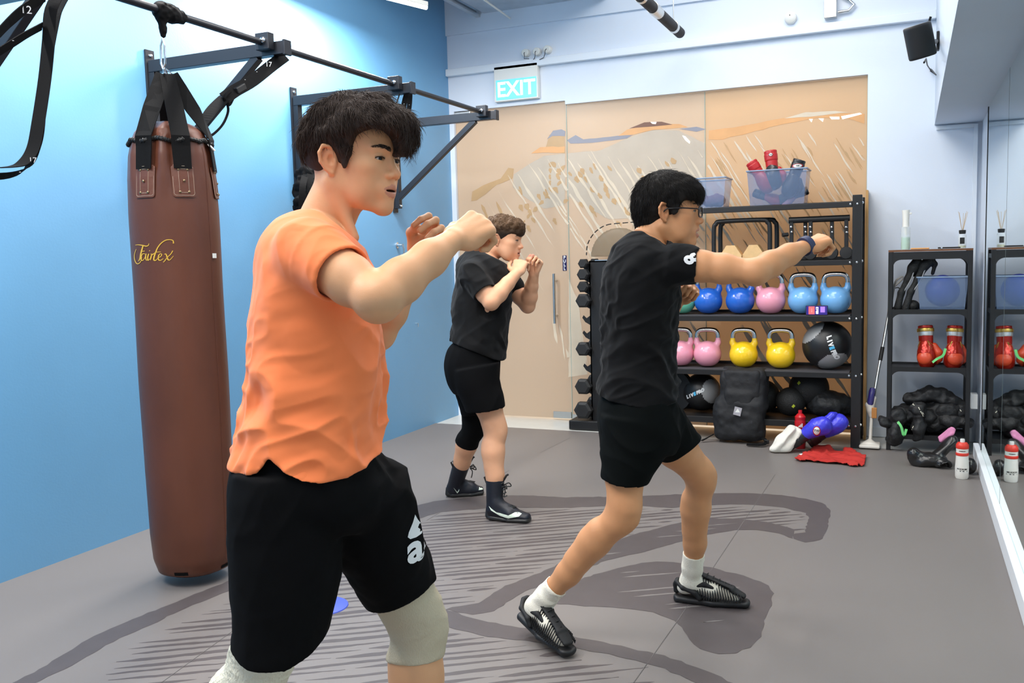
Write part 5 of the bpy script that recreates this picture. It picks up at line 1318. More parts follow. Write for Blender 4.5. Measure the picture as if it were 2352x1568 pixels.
# short white socks and laced boxing boots
M_boot = mat('navy_black_boot', (0.008, 0.009, 0.016), 0.45); M_bm = mat('boot_mint', srgb(228, 240, 222), 0.5); M_bg = mat('boot_grey_sole', (0.02, 0.02, 0.02), 0.4)
def boot(person, heel, toe, kn, top, swoosh=True):
    d = nrm(toe - heel); ln = np.linalg.norm(toe - heel); fr = Fr(heel, d, Z); P_ = fr.p; l = fr.R[:, 1]
    S_ = Sdf(); S_.ec(P_(.05, 0, .035), P_(.15, 0, .035), (.032, .036), (.036, .044), Z, .02); S_.ec(P_(.15, 0, .036), P_(ln - .045, 0, .026), (.036, .046), (.022, .036), Z, .02)
    S_.ec(P_(.055, 0, .05), top, (.042, .040), (.050, .048), d, .03, cap=.012); S_.ec(P_(.075, 0, .08), P_(.15, 0, .052), (.038, .034), (.028, .034), d + Z, .02)
    ax = nrm(top - P_(.055, 0, .05)); S_.pl(top, ax, .003); S_.ec(top - ax * .03, top + ax * .02, (.041, .039), (.043, .041), d, .003, -1, cap=.005); S_.pl(P_(0, 0, .012), -Z, .002)
    o = sdf_obj('boot', S_, .004, M_boot, person); o['label'] = 'black and navy laced boxing boot'
    S_ = Sdf(); S_.ec(P_(.045, 0, .014), P_(.15, 0, .012), (.022, .040), (.016, .048), Z, .01); S_.ec(P_(.15, 0, .012), P_(ln - .040, 0, .014), (.018, .049), (.018, .040), Z, .01); S_.rc(P_(.022, 0, .02), P_(.018, 0, .05), .020, .012, .01)
    S_.pl(P_(0, 0, .001), -Z, .002); sdf_obj('sole', S_, .004, M_bg, o)
    lc = MB()
    for k in range(9):
        t = k / 8; c = P_(.17 - .07 * t, 0, .075 + .02 * t) if t < .5 else P_(.135 - .03 * t, 0, .06 + .14 * t)
        lc.tube([c + l * .018, c + d * .010 + Z * .003, c - l * .018], .0028, 6)
    tp = top + d * .048; lc.tube([tp, tp + d * .018 + Z * .03, tp + d * .028 + Z * .035], .006, 6); [lc.tube(smooth_path([tp - Z * .025, tp + d * .022 + q * l * .02 - Z * .015, tp + d * .030 + q * l * .03 - Z * .035, tp + d * .006 - Z * .03]), .0032, 6) for q in (-1, 1)]; lc.tube(smooth_path([tp - Z * .03, tp + d * .012 - Z * .05 - l * .01, tp + d * .004 - Z * .085 - l * .012]), .003, 6)
    lc.tube([top - d * .05 - Z * .02, top - d * .062 + Z * .012, top - d * .048 + Z * .022, top - d * .044 - Z * .01], .005, 6); lc.build('lace', M_bg, o)
    bt = BVHTree.FromPolygons([v.co for v in o.data.vertices], [p.vertices for p in o.data.polygons])
    if swoosh: decal('side_stripe', [(-.085, .050), (-.04, .022), (.03, .012), (.075, .034), (.10, .026), (.085, .008), (.03, -.004), (-.02, .004), (-.07, .030)], [tuple(range(9))], P_(.125, -.1, .030), d, Z, bt, M_bm, o, lift=.002, cuts=2)
    else: decal('side_tick', [(0, .030), (.022, 0), (.034, .018), (.032, .006), (.022, -.008)], [(0, 1, 2, 3, 4)], P_(.045, -.1, .035), d, Z, bt, M_bm, o, lift=.002, cuts=2); decal('toe_patch', [(0, 0), (.03, 0), (.03, .02), (.01, .02)], [(0, 1, 2, 3)], P_(ln - .06, -.1, .035), d, Z, bt, M_bm, o, lift=.002, cuts=2)
    S_ = Sdf(); S_.rc(top - ax * .03, top + ax * .05, .0450, .0455, .01); S_.pl(top + ax * .020, ax, .003); sdf_obj('sock', S_, .004, M_sock, person)
for q_, (kn_, an_) in enumerate(((knR, anR), (knL, anL))):
    tq = (kn_[2] - .205) / (kn_[2] - an_[2]); boot(man3, hB[q_], tB[q_], kn_, kn_ + (an_ - kn_) * tq, q_ == 0)
ncl = MB()
pts = [H3.p(-.03 + .062 * math.cos(t), .062 * math.sin(t), -.115 - .018 * math.cos(t)) for t in np.linspace(0, 2 * PI, 25)]
ncl.tube(pts, .003, 6, cap=False).build('necklace', mat("gold", (.8, .55, .2), .25, metal=1), man3)
# ============================================================= punching bag on the bar
M_leather = mat('brown_leather', srgb(94, 53, 37), 0.4, var=0.16, vscale=5, bump=0.06, bscale=70, stretch=(1, 1, .5), spec=.5)
M_patch = mat('leather_patch', srgb(96, 54, 38), 0.45, bump=.1, bscale=120)
M_strap = mat('black_webbing', (0.0045, 0.0045, 0.005), 0.8, spec=.15, bump=.2, bscale=500)
M_brass = mat('aged_brass', srgb(150, 130, 100), 0.35, metal=1.0)
M_stitch = mat('cream_thread', srgb(205, 190, 170), 0.8)
BX, BY = -2.905, 3.0
bag = thing('punching_bag', 'tall brown leather punching bag hanging from the pull-up bar', 'punching bag', (BX, BY, 0.024))
BR = .178
prof = [(0.0, .025), (.06, .024), (.12, .03), (.150, .055), (.166, .11), (.173, .22), (.178, .5), (.180, .9), (.178, 1.3), (.178, 1.6), (.174, 1.75), (.166, 1.85), (.152, 1.915), (.135, 1.955), (.095, 1.985), (.05, 1.998), (0.0, 2.0)]
zs = np.concatenate([np.linspace(.025, .25, 16), np.linspace(.27, 1.7, 50), np.linspace(1.71, 2.0, 30)])
pz = np.array([p[1] for p in prof]); pr_ = np.array([p[0] for p in prof]) * 1.03; NB = 128; Vb = []
rad_ = np.concatenate([[0.0], np.interp(zs[1:-1], pz[1:], pr_[1:]), [0.0]]); rad_[1] = .12
strap_ang = []
for i, px in enumerate(range(4)): strap_ang.append(0)
cdir = math.atan2(-BY, -BX)                       # toward the camera
strap_ang = [cdir - R_(42), cdir + R_(2) , cdir + R_(62), cdir + R_(180)]
strap_ang = [cdir - R_(37), cdir + R_(14), cdir + R_(78), cdir + R_(180)]
for k, z in enumerate(zs):
    for j in range(NB):
        a_ = 2 * PI * j / NB; r = rad_[k]
        if z > 1.66:
            t = min(1, (z - 1.66) / .16); f_ = 0
            for sa in strap_ang:
                d_ = (a_ - sa + PI) % (2 * PI) - PI; f_ += -math.exp(-(abs(d_) / .22) ** 2) * .010 * (1 if z < 1.9 else .3) + .010 * math.cos(d_ * 13) * math.exp(-(d_ / .55) ** 2) * (1 if 1.68 < z < 1.93 else .3)
            r += f_ * t
        r *= 1 + .004 * math.sin(z * 9 + math.cos(a_ * 2)); Vb.append((BX + r * math.cos(a_), BY + r * math.sin(a_), z))
Fb = [(k * NB + j, k * NB + (j + 1) % NB, (k + 1) * NB + (j + 1) % NB, (k + 1) * NB + j) for k in range(len(zs) - 1) for j in range(NB)]
bagbody = link('leather_body', mesh_np('leather_body', np.array(Vb), np.array(Fb)), M_leather, bag)
btb = BVHTree.FromPolygons([v.co for v in bagbody.data.vertices], [p.vertices for p in bagbody.data.polygons])
def on_bag(ang, z, lift=0.0):
    d = Vector((math.cos(ang), math.sin(ang), 0)); h_ = btb.ray_cast(Vector((BX, BY, z)) + d * .5, -d, .6)[0]; h_ = np.array(h_) if h_ is not None else V3(BX, BY, z) + np.array(d) * float(np.interp(z, pz[1:], pr_[1:])); return h_ + np.array(d) * lift
apex = V3(BX - .0, BY - .0, 2.20)
for i, sa in enumerate(strap_ang):
    q = V3(math.cos(sa), math.sin(sa), 0); sd = V3(-math.sin(sa), math.cos(sa), 0); ap = apex + q * .020 + V3(0, 0, -.006)
    pts = [ap, ap * .8 + on_bag(sa, 1.90, .012) * .2, ap * .5 + on_bag(sa, 1.90, .012) * .5 + q * .004, on_bag(sa, 1.92, .010), on_bag(sa, 1.88, .006), on_bag(sa, 1.80, .004), on_bag(sa, 1.785, .004)]
    iR = V3(.68, .73, 0) if i != 3 else sd; MB().strap(pts, [.06, .066, .072, .075, .075, .072, .072], .004, [nrm(iR * (1 - u_) + sd * u_) for u_ in (0, .1, .35, .9, 1, 1, 1)]).build('strap', M_strap, bag)
    # stitched patch with rivets
    pw, ph, pzc = .046, .067, 1.735; n = 6
    out = []
    for cx_, cz_, a0 in ((1, 1, 0), (-1, 1, 90), (-1, -1, 180), (1, -1, 270)):
        for k in range(n + 1):
            t = R_(a0 + 90 * k / n); out.append((cx_ * (pw - .012) + .012 * math.cos(t), cz_ * (ph - .012) + .012 * math.sin(t)))
    c = on_bag(sa, pzc); ps = decal('patch', out, [tuple(range(len(out)))], c, sd, Z, btb, M_patch, bag, lift=.0055, cuts=2)
    tp = MB()
    for sc_, zz in ((.90, 0), (.45, 0)):
        L_ = [(x * (sc_ if sc_ > .5 else .42), y * (sc_ if sc_ > .5 else .72)) for x, y in out]
        for k in range(len(L_)):
            a0 = np.array(L_[k]); b0 = np.array(L_[(k + 1) % len(L_)]); m = max(1, int(np.linalg.norm(b0 - a0) / .0045))
            for s_ in range(m):
                u0 = a0 + (b0 - a0) * (s_ + .1) / m; u1 = a0 + (b0 - a0) * (s_ + .75) / m
                p0 = c + sd * u0[0] + Z * u0[1]; p1 = c + sd * u1[0] + Z * u1[1]
                hh = btb.ray_cast(Vector(p0 + q * .2), Vector(-q), .5)[0]; h2 = btb.ray_cast(Vector(p1 + q * .2), Vector(-q), .5)[0]
                if hh and h2: tp.tube([np.array(hh) + q * .0062, np.array(h2) + q * .0062], .0007, 4)
    tp.build('stitching', M_stitch, ps)
    rv = MB()
    for x, y in ((-.018, .046), (.018, .046), (0, 0), (-.018, -.046), (.018, -.046)):
        hh = btb.ray_cast(Vector(c + sd * x + Z * y + q * .2), Vector(-q), .5)[0]
        if hh: rv.lathe([(.0055, 0), (.0050, .0022), (.003, .0034), (0.0, .004)], np.array(hh) + q * .006, 12, q)
    rv.build('rivets', M_brass, ps)
# zip cord round the shoulder
zc = MB(); zp = [on_bag(2 * PI * k / 96, 1.905 + .006 * math.sin(k * .5), .006) for k in range(97)]
zc.tube(zp, .0075, 8, cap=False)
for k in range(0, 96): zc.lathe([(.0095, -.0018), (.0105, 0), (.0095, .0018)], zp[k], 8, zp[(k + 1) % 97] - zp[k])
zc.build('zip', M_wire, bag)
a_ = cdir + R_(66); MB().tube([on_bag(a_, 1.90, .012), on_bag(a_ + .06, 1.885, .022), on_bag(a_ + .1, 1.872, .026)], .005, 6).build('zip_pull', M_chrome, bag)
# side seam, white care tag and bottom cap
sa = cdir + R_(48); MB().tube([on_bag(sa, z, .0006) for z in np.linspace(.10, 1.88, 60)], .0016, 6).build('seam', M_patch, bag)
MB().box(on_bag(cdir + R_(52), 1.425, .006), (.004, .022, .020), np.array([[math.cos(cdir + .9), -math.sin(cdir + .9), 0], [math.sin(cdir + .9), math.cos(cdir + .9), 0], [0, 0, 1]])).build('care_tag', M_plastic, bag)
for da in (-22, 52):
    ca_ = cdir + R_(da); sd = V3(-math.sin(ca_), math.cos(ca_), 0); c = on_bag(ca_, .065)
    decal('bottom_patch', [(-.03, -.03), (.03, -.03), (.03, .012), (-.03, .012)], [(0, 1, 2, 3)], c, sd, Z, btb, M_strap, bag, lift=.002, cuts=2)
# gold script lettering, drawn as brush strokes
def script(strokes_px, wd0, lift):
    mb = MB()
    for S_, ws in strokes_px:
        P = []; n = len(S_)
        for i in range(n - 1):
            p0 = np.array(S_[max(i - 1, 0)], float); p1 = np.array(S_[i], float); p2 = np.array(S_[i + 1], float); p3 = np.array(S_[min(i + 2, n - 1)], float)
            for u in np.linspace(0, 1, 7, endpoint=(i == n - 2)):
                P.append((0.5 * (2 * p1 + (p2 - p0) * u + (2 * p0 - 5 * p1 + 4 * p2 - p3) * u * u + (3 * p1 - p0 - 3 * p2 + p3) * u ** 3), np.interp(i + u, range(n), ws)))
        L_ = []; R2 = []
        for i, (p, w_) in enumerate(P):
            t = P[min(i + 1, len(P) - 1)][0] - P[max(i - 1, 0)][0]; t = t / (np.linalg.norm(t) + 1e-9); nn_ = np.array([-t[1], t[0]])
            for sg, Q in ((1, L_), (-1, R2)):
                x, y = p + nn_ * sg * w_ / 2; r = ray(x, y); o = Vector((0, 0, CAMH)); hh = btb.ray_cast(o, Vector(r).normalized(), 8)[0]
                if hh is None: Q.append(None); continue
                hh = np.array(hh); out_ = nrm(V3(hh[0] - BX, hh[1] - BY, 0)); Q.append(hh + out_ * lift)
        for i in range(len(P) - 1):
            q4 = [L_[i], L_[i + 1], R2[i + 1], R2[i]]
            if all(v is not None for v in q4): mb.add(q4, [(0, 1, 2, 3)])
    return mb
zx = lambda L: [(250 + x / 3.919, 240 + y / 3.919) for x, y in L]
G = [(zx([(250, 1300), (235, 1350), (238, 1400), (258, 1432), (285, 1420), (300, 1380), (290, 1340)]), [1, 1.6, 2, 2, 1.6, 1, .8]),
 (zx([(243, 1265), (270, 1262), (310, 1268), (340, 1274), (360, 1265), (362, 1250)]), [1, 1.6, 2.4, 2.2, 1.6, 1]),
 (zx([(312, 1268), (300, 1310), (290, 1350), (284, 1385), (270, 1410)]), [2.4, 3.4, 3.4, 3, 1]),
 (zx([(292, 1322), (325, 1318)]), [1, 2]),
 (zx([(330, 1345), (310, 1342), (296, 1368), (296, 1398), (312, 1400), (330, 1372), (338, 1342), (334, 1380), (344, 1402), (352, 1392)]), [1, 1.6, 2.4, 2.4, 1.6, 1.2, 2.6, 2.6, 1.6, 1]),
 (zx([(362, 1342), (352, 1378), (358, 1402), (370, 1385)]), [2.4, 3, 2, 1]), (zx([(368, 1312), (372, 1318)]), [2.5, 2.5]),
 (zx([(378, 1345), (388, 1348), (382, 1375), (376, 1400)]), [1, 2, 3, 1.6]), (zx([(384, 1368), (396, 1348), (408, 1345)]), [1, 2, 2.4]),
 (zx([(395, 1352), (425, 1330), (470, 1326)]), [1, 1.4, 1]),
 (zx([(582, 1250), (578, 1225), (550, 1216), (510, 1222), (470, 1250), (440, 1290), (424, 1330), (410, 1370), (408, 1398), (424, 1402), (440, 1385)]), [3.2, 2, 1.6, 2, 2.2, 2.6, 3, 3.4, 3, 2, 1]),
 (zx([(440, 1378), (462, 1372), (478, 1352), (466, 1342), (450, 1360), (448, 1392), (466, 1402), (492, 1385)]), [1, 1.6, 2, 1.4, 2.6, 2.8, 1.8, 1]),
 (zx([(500, 1348), (514, 1345), (524, 1368), (534, 1395), (552, 1396), (582, 1362)]), [1, 2.2, 3, 2.8, 1.6, 1]),
 (zx([(576, 1315), (558, 1345), (530, 1372), (505, 1405), (490, 1420)]), [2, 1.8, 1.6, 2, 1])]
script(G, 1, .002).build('gold_lettering', mat('gold_print', srgb(216, 172, 62), 0.4), bag)
# band on the bar and the carabiner
hg = thing('bag_hanger', 'black strap knotted round the bar with a steel carabiner holding the punching bag', 'hanger', (BX, BY, ZB))
S = Sdf(); bc = V3(XB, BY, ZB + .012); S.ec(bc - V3(0, .01, 0), bc + V3(0, .05, -.002), (.040, .036), (.034, .032), Z, .02); S.ec(bc + V3(0, .04, 0), bc + V3(0, .10, -.004), (.032, .030), (.028, .026), Z, .02); S.rc(bc + V3(0, -.01, .0), bc + V3(0, -.008, -.10), .024, .013, .02)
sdf_obj('strap_knot', S, .004, M_strap, hg, disp=lambda V, N: .004 * vnoise(V * 70, 3))
k1 = V3(BX, BY - .008, 2.345); MB().tube([k1, k1 + V3(.008, 0, -.03), k1 + V3(.006, 0, -.105), k1 + V3(-.006, 0, -.128), k1 + V3(-.016, 0, -.105), k1 + V3(-.014, 0, -.03), k1], .0045, 10).build('carabiner', M_chrome, hg)
for da in (0, 80, 150): 
    v = V3(math.cos(cdir + R_(da)), math.sin(cdir + R_(da)), 0); k2 = k1 + V3(-.004, 0, -.12)
    MB().tube([k2, k2 + v * .016 - Z * .012, k2 + v * .038 - Z * .034, k2 + v * .024 - Z * .040, k2 - Z * .02, k2], .0032, 8).build('d_ring', M_chrome, hg)

# ------------------------------------------------------------- suspension straps on the rig
def strapthing(name, label, runs, extra=None, loc=(XB, 3, 2.4)):
    t = thing(name, label, 'suspension strap', loc)
    for nm, pts, w_, sd in runs: MB().strap(pts, w_, .003, sd).build(nm, M_strap, t)
    if extra: extra(t)
    return t
def P4(x, y, X=XB): return onX(x, y, X)
ty = ys[1]
def marks(t, items):
    for body, px, py, X, sz in items:
        V_, F_ = text_mesh(body, sz * .7); c = onX(px, py, X); n = nrm(V3(0, 0, CAMH) - c); ux = nrm(np.cross(Z, n)); uy = np.cross(n, ux); me = bpy.data.meshes.new('number'); me.from_pydata([tuple(c + ux * v[0] + uy * v[1] + n * .006) for v in V_], [], F_); link('number', me, M_print, t, False)
ra = nrm(np.cross(Z, V3(-.5, .85, 0)))
# near strap, looping down at the left
XN = -2.72
strapthing('suspension_strap', 'long black numbered suspension strap looping down at the far left edge of the wall', [
    ('strap', smooth_path([P4(150, -40, XN), P4(118, 20, XN), P4(112, 90, XN), P4(103, 180, XN), P4(88, 280, XN), P4(76, 340, XN), P4(55, 372, XN), P4(28, 383, XN), P4(-30, 386, XN)]), .045, V3(.9, .4, 0)),
    ('strap', smooth_path([P4(168, -30, XN - .06), P4(140, 15, XN - .06), P4(125, 60, XN - .05), P4(100, 200, XN - .03), P4(92, 300, XN - .01), P4(82, 345, XN), P4(62, 385, XN), P4(25, 402, XN), P4(-30, 406, XN)]), .030, V3(.6, .5, .6)),
    ('strap', smooth_path([P4(97, 60, XN - .02), P4(60, 80, XN), P4(20, 105, XN), P4(-20, 130, XN)]), .030, V3(.4, .2, .9)),
    ('strap', smooth_path([P4(105, -10, XN), P4(60, 18, XN + .02), P4(20, 52, XN + .02), P4(-20, 95, XN + .02)]), .045, V3(.4, .2, .9)),
    ], lambda t: marks(t, [('12', 60, 23, XN + .03, .05), ('17', 75, 368, XN + .02, .035), ('-', 46, 394, XN + .02, .03), ('-', 30, 92, XN + .02, .03)]), (XN, 1.9, 2.2))
# strap wound on the brace behind the bag
XS = -2.86
def ex2(t):
    marks(t, [('17', 617, 148, XS + .02, .045), ('-', 590, 164, XS + .02, .03), ('-', 563, 182, XS + .02, .03)])
    MB().tube(smooth_path([P4(520, 232, XS), P4(524, 255, XS), P4(512, 285, XS), P4(490, 308, XS), P4(470, 318, XS)]), .006, 6).tube(smooth_path([P4(528, 210, XS + .01), P4(515, 225, XS + .01), P4(525, 240, XS), P4(534, 226, XS)]), .009, 8).build('cord_loop', M_strap, t)
    MB().beam(P4(540, 210, XS), P4(560, 198, XS), .03, .03, bev=.005).build('buckle', M_wire, t)
strapthing('suspension_strap', 'black numbered suspension strap hanging from the rig beside the punching bag', [
    ('strap', smooth_path([P4(655, 128, XS), P4(625, 150, XS), P4(580, 185, XS), P4(540, 208, XS), P4(515, 226, XS)]), [.058] * 21, V3(-.3, .4, .85)),
    ('strap', smooth_path([P4(515, 226, XS), P4(490, 250, XS - .02), P4(472, 275, XS - .03), P4(455, 300, XS - .05)]), .062, V3(-.5, .4, .75)),
    ], ex2, (XS, 3.7, 2.2))
XS2 = -2.86
strapthing('suspension_strap', 'pair of thin black straps hanging from the middle rig bracket behind the orange-shirted man', [
    ('strap', smooth_path([P4(935, 212, XS2), P4(928, 240, XS2), P4(922, 280, XS2), P4(915, 330, XS2)]), .034, V3(.9, .4, 0)),
    ('strap', smooth_path([P4(942, 215, XS2), P4(940, 245, XS2), P4(932, 290, XS2), P4(925, 330, XS2)]), .030, V3(.9, .4, 0)),
    ('strap', smooth_path([P4(918, 215, XS2), P4(910, 240, XS2), P4(900, 270, XS2)]), .008, V3(.9, .4, 0))], lambda t: marks(t, [('-', 928, 238, XS2 + .01, .03), ('-', 940, 240, XS2 + .01, .03)]), (XS2, 4.9, 2.2))
# bundle hung at the foot of the middle bracket
def ex3(t):
    S = Sdf(); c = onX(705, 425, -3.5); S.el(c, (.08, .09, .10)); S.rc(c + V3(0, .0, .06), onX(745, 360, -3.45), .05, .03, .03); S.rc(c, onX(690, 470, -3.5), .06, .05, .03); sdf_obj('bundle', S, .007, M_strap, t, disp=lambda V, N: .02 * fbm(V * 22, 3, 7))
    MB().tube(smooth_path([onX(715, 425, -3.40), onX(735, 452, -3.38), onX(725, 470, -3.40), onX(718, 440, -3.40)]), .005, 6).build('cord_loop', M_strap, t)
strapthing('suspension_strap', 'bundled black straps tied to the foot of the middle rig bracket', [
    ('strap', smooth_path([onX(700, 405, -3.42), onX(695, 430, -3.40), onX(693, 470, -3.40), onX(694, 520, -3.42)]), .04, V3(.5, .85, 0)),
    ('strap', smooth_path([onX(712, 400, -3.41), onX(712, 430, -3.39), onX(712, 470, -3.39), onX(715, 520, -3.42)]), .04, V3(.5, .85, 0))], ex3, (-3.5, 4.9, 1.9))
# ============================================================= blue floor disc
c = onZ(742, 1392); t = MB().lathe([(.02, .012), (.035, .014), (.10, .004), (.102, .0), (.098, .0)], c, 32).build('marker_disc', mat('marker_blue', srgb(70, 88, 190), .45)); tag(t, 'flat blue marker disc lying on the mat behind the nearest man', 'marker')
# ============================================================= dumbbell stand
M_rub = mat('hex_rubber', (0.014, 0.014, 0.015), 0.6, bump=.08, bscale=300)
DX0, DX1, DY0, DY1 = -2.375, -2.03, 6.78, 7.0
ds = thing('dumbbell_stand', 'black steel dumbbell tower on a flat base beside the glass door', 'dumbbell rack', ((DX0 + DX1) / 2, 6.88, 0))
MB().bb(-2.50, -1.86, 6.72, 7.04, 0.0, .075, .008).build('base', M_black, ds)
MB().bb(DX0 + .05, DX1, DY0, DY0 + .012, .07, 1.345).bb(DX0 + .05, DX1, DY1 - .012, DY1, .07, 1.345).bb(DX0 + .05, DX0 + .06, DY0, DY1, .07, 1.345).bb(DX0 + .05, DX1, DY0, DY1, 1.335, 1.347).build('column', M_black, ds)
MB().bb(DX0 + .10, DX1, DY0 - .004, DY1 + .002, 1.345, 1.352).build('top_edge', M_steel, ds)
lv = [(605, 22), (630, 27), (658, 26), (690, 33), (727, 0), (762, 0), (800, 33), (838, 0), (886, 37), (940, 41)]
for i, (py, sz) in enumerate(lv):
    c = onY(1339, py, 6.76)
    for yy in (DY0 + .006, DY1 - .006):
        hk = MB(); hk.poly([(DX0 + .055, yy - .005, c[2] + .01), (DX0 + .02, yy - .005, c[2] - .015), (DX0 - .005, yy - .005, c[2] + .008), (DX0 - .015, yy - .005, c[2] - .01), (DX0 + .01, yy - .005, c[2] - .045), (DX0 + .055, yy - .005, c[2] - .07)], .01, (0, 1, 0)); hk.build('cradle', M_black, ds)
    if sz:
        R0 = sz / 2 / (FPX / 7.1) * 1.06; cx = onY(1339, py, 6.72)[0]; cz = c[2] + .0
        d = thing('hex_dumbbell', ['smallest black hex dumbbell at the top of the tower', 'second black hex dumbbell from the top of the tower', 'third black hex dumbbell from the top of the tower', 'fourth black hex dumbbell from the top, just above the two empty cradles', '', '', 'black hex dumbbell halfway down the tower between empty cradles', '', 'black hex dumbbell second from the bottom of the tower', 'largest black hex dumbbell at the bottom of the tower'][i], 'dumbbell', (cx, 6.89, cz), 'hex dumbbells on the tower')
        for y0, y1, nm in ((6.70, 6.775, 'head'), (7.005, 7.08, 'head')):
            mb = MB(); V_ = []; ln = y1 - y0
            for yy, k in ((y0, .72), (y0 + .012, 1.0), (y1 - .012, 1.0), (y1, .72)):
                for q in range(6): a_ = PI / 3 * q + PI / 6 * 0; V_.append((cx + R0 * k * math.cos(a_), yy if y1 < 7.03 else yy - .035, cz + R0 * k * math.sin(a_)))
            F_ = [tuple(range(6))[::-1], tuple(range(18, 24))] + [(j * 6 + q, j * 6 + (q + 1) % 6, (j + 1) * 6 + (q + 1) % 6, (j + 1) * 6 + q) for j in range(3) for q in range(6)]
            mb.add(V_, F_); mb.build('head', M_rub, d)
        MB().tube([(cx, 6.77, cz), (cx, 6.98, cz)], .014, 12).build('handle', M_steel, d)
# net basket standing behind the tower
nb_ = thing('net_basket', 'rounded net basket with black dashed rim on top of the dumbbell tower', 'basket', (-2.12, 6.9, 1.352))
pts = [onY(1347, 586, 6.95), onY(1350, 560, 6.95), onY(1366, 534, 6.95), onY(1392, 517, 6.95), onY(1430, 512, 6.95), onY(1465, 511, 6.95), onY(1490, 524, 6.95), onY(1500, 560, 6.95), onY(1498, 588, 6.95)]
pp = smooth_path(pts, 6); rm = MB()
for i in range(0, len(pp) - 2, 3): rm.tube(pp[i:i + 3], .0045, 6)
rm.build('rim', M_wire, nb_)
S = Sdf(); cc = np.mean([pts[0], pts[-1]], axis=0); S.el(cc + V3(0, 0, .0), (.235, .035, .225)); S.pl(cc + V3(0, 0, -.004), -Z, .004)
M_net = film_mat('net_cloth', srgb(150, 140, 122), 0.55); sdf_obj('net', S, .012, M_net, nb_)

# ============================================================= storage rack
RX0, RX1, RY0, RY1 = -1.80, -.308, 6.62, 7.03
M_rk = mat('rack_steel', (0.012, 0.012, 0.013), 0.42, bump=.03, bscale=300)
M_bolt = M_chrome
rk = thing('storage_rack', 'black steel storage rack with five levels in front of the glass', 'rack', ((RX0 + RX1) / 2, 6.82, 0))
for x in (RX0, RX1 - .062):
    for y in (RY0, RY1 - .05): 
        MB().bb(x, x + .062, y, y + .05, 0, 1.752, .003).build('post', M_rk, rk)
    MB().bb(x + .01, x + .05, RY0 + .05, RY1 - .05, 1.69, 1.735).bb(x + .01, x + .05, RY0 + .05, RY1 - .05, .12, .16).build('end_rail', M_rk, rk)
for z, dz, nm in ((1.708, .038, 'top_shelf'), (1.312, .036, 'shelf'), (.925, .040, 'shelf'), (.528, .040, 'shelf'), (.175, .045, 'shelf')):
    mb = MB().bb(RX0 + .06, RX1 - .062, RY0 + .004, RY0 + .030, z - dz, z, .003).bb(RX0 + .06, RX1 - .062, RY1 - .03, RY1 - .004, z - dz + .02, z + .022, .003)
    mb.bb(RX0 + .06, RX1 - .062, RY0 + .02, RY1 - .02, z - .016, z - .006)
    mb.build(nm, M_rk, rk)
    for x in (RX1 - .075, RX1 - .03): MB().lathe([(0, .008), (.007, .006), (.009, 0)], (x, RY0 + (.003 if x < RX1 - .06 else -.001), z - .018), 10, (0, -1, 0)).build('bolt', M_bolt, rk)
    MB().lathe([(0, .010), (.008, .007), (.010, 0)], (RX1, RY0 + .025, z - .01), 10, (1, 0, 0)).build('bolt', M_bolt, rk)
M_liner = mat('rack_liner', (0.05, 0.048, 0.055), .85)
for z in (.925, .528): MB().bb(RX0 + .07, RX1 - .075, RY0 + .006, RY1 - .03, z - .004, z + .003).build('liner', M_liner, rk)
MB().bb(-.30, -.285, 6.95, 7.09, 0.0, 1.80).build('wood_strip', mat('oak_strip', srgb(196, 150, 92), .5), rk)
# ------------------------------------------------------------- kettlebells
def kettlebell(x, y, z, sc, m, label, grp):
    t = thing('kettlebell', label, 'kettlebell', (x, y, z), grp); k = KB
    if not k:
        S = Sdf(); S.el((0, 0, .098), (.105, .100, .100), None, 0)
        for q in (-1, 1): S.chain([(q * .062, 0, .150), (q * .082, 0, .185), (q * .080, 0, .222)], [.026, .0185, .0175], .02)
        S.pl((0, 0, .004), (0, 0, -1), .01)
        V_, F_ = S.mesh(.0055); V_ = relax(V_, F_, 1); k['b'] = (V_, F_)
    V_, F_ = k['b']; V_ = V_ * sc + V3(x, y, z); link('body', mesh_np('body', V_, F_), m, t)
    pts = [V3(q, 0, w_) for q, w_ in ((-.080, .215), (-.079, .245), (-.068, .270), (-.045, .281), (0, .284), (.045, .281), (.068, .270), (.079, .245), (.080, .215))]
    MB().tube([p * sc + V3(x, y, z) for p in smooth_path(pts, 4)], .0172 * sc, 12).build('handle', M_kbh, t)
    return t
KB = {}; M_kbh = mat('steel_handle', (0.66, 0.64, 0.62), 0.22, metal=1.0)
kbm = lambda n, c: mat(n, c, .22, coat=.5, bump=.02, bscale=60)
K_g, K_b, K_p, K_l, K_y = kbm('kb_green', srgb(112, 200, 168)), kbm('kb_blue', srgb(38, 98, 196)), kbm('kb_pink', srgb(238, 158, 178)), kbm('kb_lightblue', srgb(118, 176, 228)), kbm('kb_yellow', srgb(252, 204, 34))
for px, m, lab in ((1566, K_g, 'mint green kettlebell partly hidden behind the man with glasses'), (1627, K_b, 'royal blue kettlebell next to the mint green one'), (1700, K_b, 'royal blue kettlebell next to the pink one on the upper kettlebell row'), (1770, K_p, 'pink kettlebell between blue kettlebells on the upper kettlebell row'), (1844, K_l, 'light blue kettlebell behind the phone, next to the pink one'), (1919, K_l, 'light blue kettlebell at the right end by the rack post')):
    kettlebell(onY(px, 700, 6.76)[0], 6.76, .929, 1.0, m, lab, 'kettlebells on the upper row')
for px, m, lab in ((1563, K_p, 'pink kettlebell on the lower row, half hidden behind the man with glasses'), (1625, K_p, 'fully visible pink kettlebell on the lower row'), (1708, K_y, 'yellow kettlebell beside the pink one on the lower row'), (1793, K_y, 'yellow kettlebell beside the large black medicine ball')):
    kettlebell(onY(px, 820, 6.76)[0], 6.76, .532, .985, m, lab, 'kettlebells on the lower row')
